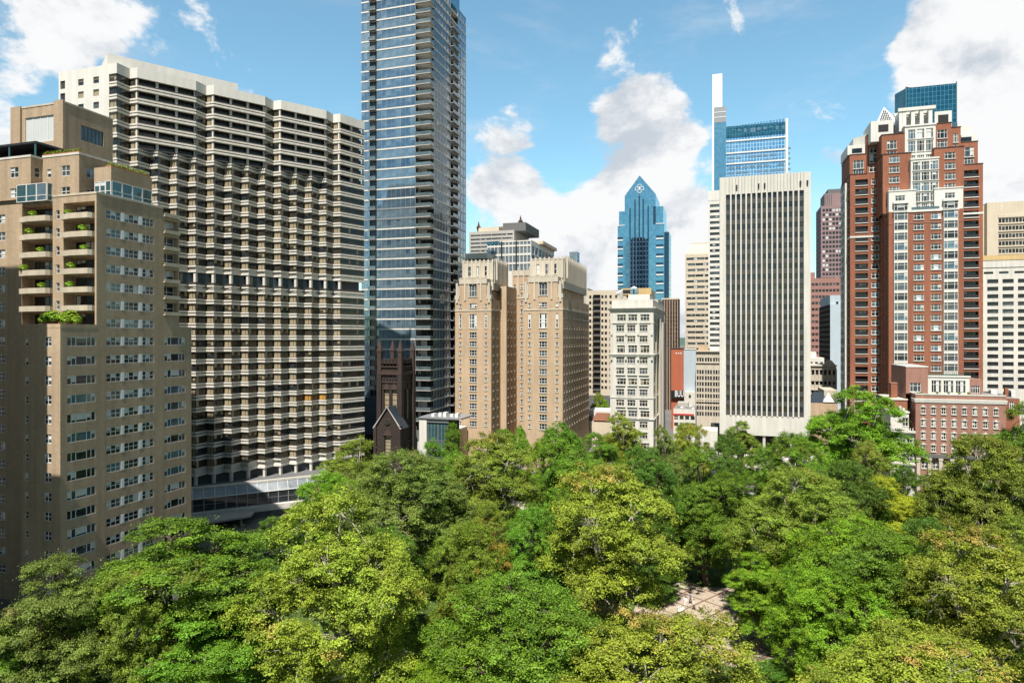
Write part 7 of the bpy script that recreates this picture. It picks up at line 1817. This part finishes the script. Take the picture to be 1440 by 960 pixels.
# ---------------------------------------------------------------- sky, sun, camera
SUN_AZ, SUN_EL = R(176), R(59)
def world():
    w = bpy.data.worlds.new('World'); SC.world = w; w.use_nodes = True; nt = w.node_tree; nt.nodes.clear(); L = nt.links.new
    out = nd(nt, 'ShaderNodeOutputWorld'); bg = nd(nt, 'ShaderNodeBackground', i_Strength=SKY_STRENGTH); L(bg.outputs[0], out.inputs[0])
    sky = nd(nt, 'ShaderNodeTexSky', sky_type='NISHITA', sun_disc=False, sun_elevation=SUN_EL, sun_rotation=SUN_AZ); sky.air_density = 1.0; sky.dust_density = .6; sky.ozone_density = 1.5
    tint = nd(nt, 'ShaderNodeMixRGB', blend_type='MULTIPLY'); tint.inputs[0].default_value = 1; L(sky.outputs[0], tint.inputs[1]); tint.inputs[2].default_value = SKY_TINT
    tc = nd(nt, 'ShaderNodeTexCoord'); D = tc.outputs['Generated']
    def noise(scale, detail, rough, off=(0, 0, 0), sq=1.7, dist=0.0):
        mp = nd(nt, 'ShaderNodeMapping'); mp.inputs['Scale'].default_value = (1, 1, sq); mp.inputs['Location'].default_value = off; L(D, mp.inputs['Vector'])
        n = nd(nt, 'ShaderNodeTexNoise', i_Scale=scale, i_Detail=detail, i_Roughness=rough, i_Distortion=dist); L(mp.outputs[0], n.inputs['Vector']); return n.outputs[0]
    # cumulus banks sit in fixed quarters of the sky
    total = None
    for px, py, rad, wt in CLOUDS:
        v = Vector(((px - CX) / FL, 1, (HY - py) / FL)); v = Vector((v.x * CS - v.y * SN, v.x * SN + v.y * CS, v.z)).normalized()
        dp = nd(nt, 'ShaderNodeVectorMath', operation='DOT_PRODUCT'); L(D, dp.inputs[0]); dp.inputs[1].default_value = v
        mr = nd(nt, 'ShaderNodeMapRange', interpolation_type='SMOOTHSTEP'); mr.inputs['From Min'].default_value = math.cos(R(rad)); mr.inputs['From Max'].default_value = 1.0; mr.inputs['To Max'].default_value = wt; L(dp.outputs['Value'], mr.inputs['Value'])
        total = mr.outputs[0] if total is None else math_n(nt, 'ADD', total, mr.outputs[0])
    sx = nd(nt, 'ShaderNodeSeparateXYZ'); L(D, sx.inputs[0])
    south = nd(nt, 'ShaderNodeMapRange'); south.inputs['From Min'].default_value = .1; south.inputs['From Max'].default_value = -.5; south.inputs['To Max'].default_value = .05; L(sx.outputs[1], south.inputs['Value'])
    # sky dimmed everywhere but north, to cut the fill on shaded walls
    nf = nd(nt, 'ShaderNodeMapRange', interpolation_type='SMOOTHSTEP'); nf.inputs['From Min'].default_value = .05; nf.inputs['From Max'].default_value = .7; nf.inputs['To Min'].default_value = .3; L(sx.outputs[1], nf.inputs['Value'])
    north = nd(nt, 'ShaderNodeVectorMath', operation='SCALE'); so = nd(nt, 'ShaderNodeMapRange', interpolation_type='SMOOTHSTEP'); so.inputs['From Min'].default_value = -.3; so.inputs['From Max'].default_value = -.9; so.inputs['To Max'].default_value = .2; L(sx.outputs[1], so.inputs['Value'])
    L(tint.outputs[0], north.inputs[0]); L(math_n(nt, 'ADD', nf.outputs[0], so.outputs[0]), north.inputs['Scale'])
    base = noise(4.2, 10, .62, (3.1, .7, 1.9), 1.5, .25)
    big = noise(2.1, 2, .5, (.3, 2.2, .4), 1.5)
    wisps = noise(1.6, 9, .66, (5, 1, 2), 4.0, 1.2)
    dens = math_n(nt, 'ADD', math_n(nt, 'ADD', math_n(nt, 'MULTIPLY_ADD', big, .25, -.125), math_n(nt, 'MULTIPLY_ADD', base, 1.3, -.15)), math_n(nt, 'ADD', total, south.outputs[0]))
    al = nd(nt, 'ShaderNodeMapRange', interpolation_type='SMOOTHSTEP'); al.inputs['From Min'].default_value = .64; al.inputs['From Max'].default_value = .745; L(dens, al.inputs['Value'])
    wi = nd(nt, 'ShaderNodeMapRange', interpolation_type='SMOOTHSTEP'); wi.inputs['From Min'].default_value = .5; wi.inputs['From Max'].default_value = .85; wi.inputs['To Max'].default_value = .4; L(math_n(nt, 'ADD', wisps, math_n(nt, 'MULTIPLY', total, .25)), wi.inputs['Value'])
    alpha = math_n(nt, 'MAXIMUM', al.outputs[0], wi.outputs[0])
    # thickness shades the bodies of the clouds; the finer noise gives billows
    up = noise(4.2, 10, .62, (3.1 , .7, 1.9 + .10), 1.5, .25); bil = noise(9, 6, .6, (1, 4, 2), 1.3)
    sh = math_n(nt, 'ADD', math_n(nt, 'MULTIPLY', math_n(nt, 'SUBTRACT', base, up), 2.2), math_n(nt, 'MULTIPLY_ADD', bil, .9, .2))
    cl = nd(nt, 'ShaderNodeMapRange', interpolation_type='SMOOTHSTEP'); cl.inputs['From Min'].default_value = .25; cl.inputs['From Max'].default_value = .74; L(sh, cl.inputs['Value'])
    cc = nd(nt, 'ShaderNodeMixRGB'); L(cl.outputs[0], cc.inputs[0]); cc.inputs[1].default_value = CLOUD_DARK; cc.inputs[2].default_value = CLOUD_LIGHT
    mx = nd(nt, 'ShaderNodeMixRGB'); L(alpha, mx.inputs[0]); L(north.outputs[0], mx.inputs[1]); L(cc.outputs[0], mx.inputs[2]); L(mx.outputs[0], bg.inputs['Color'])

SKY_STRENGTH = .075
SKY_TINT = (1.38, 1.78, 1.58, 1)
CLOUD_DARK = (4.5, 4.95, 5.5, 1); CLOUD_LIGHT = (7.4, 7.45, 7.5, 1)
CLOUDS = [(1425, 70, 8.5, .30), (1430, 210, 10, .34), (1300, 40, 4, .2), (1320, 320, 7, .2), (900, 170, 6, .22), (935, 250, 8.5, .27), (820, 330, 7.5, .26), (960, 400, 9, .3), (700, 220, 5.5, .32), (700, 330, 7, .28), (20, 20, 6, .2), (150, 60, 5, .17), (0, 190, 5, .22), (1165, 270, 5, .24), (480, 150, 3, .2), (1130, 180, 4, .12)]

def main():
    global PLANT_MESH
    g = np.random.default_rng(1); n = 260; d = sphere_pts(g, n) * g.uniform(.3, 1, (n, 1)); c = d * np.array([.55, .55, .5]) + np.array([0, 0, .4])
    nor = d + np.array([0, 0, .6]); nor /= np.linalg.norm(nor, axis=1, keepdims=True)
    PLANT_MESH = leaf_mesh('foliage', c, nor, .14, np.stack([g.uniform(size=n), g.uniform(size=n) * .15], 1), MATS['leaf_vivid'], 2)
    world()
    s = bpy.data.lights.new('sun', 'SUN'); s.energy = 5.0; s.angle = R(.53); s.color = (1, .945, .87)
    o = link('sun', s); v = Vector((math.sin(SUN_AZ) * math.cos(SUN_EL), math.cos(SUN_AZ) * math.cos(SUN_EL), math.sin(SUN_EL)))
    o.rotation_euler = v.to_track_quat('Z', 'Y').to_euler(); o.location = v * 400
    ring_ground(); terrace_plants(beige_block()); south_neighbour(); hotel(); glass_tower(); low_pavilion(); church(); twin_house(); white_block(); slab_office()
    red_tower(); club(); gable_tower(); spire_tower(); crown_tower(); far_blocks(); low_stores(); furniture(); planting()
    c = bpy.data.cameras.new('camera'); co = link('camera', c); c.sensor_width = 36; c.lens = 36 * FL / 1440; c.clip_end = 20000; c.clip_start = .5
    co.location = (0, 0, H); co.rotation_euler = (math.pi / 2, 0, YAW); c.shift_y = (HY - 480) / 1440 * 1.0
    SC.camera = co
    vs = SC.view_settings; vs.view_transform = 'Standard'; vs.look = 'None'; vs.exposure = .8; vs.gamma = 1; vs.use_curve_mapping = False
    SC.cycles.max_bounces = 6; SC.cycles.diffuse_bounces = 3; SC.cycles.glossy_bounces = 3; SC.cycles.transmission_bounces = 3; SC.cycles.use_denoising = True
main()
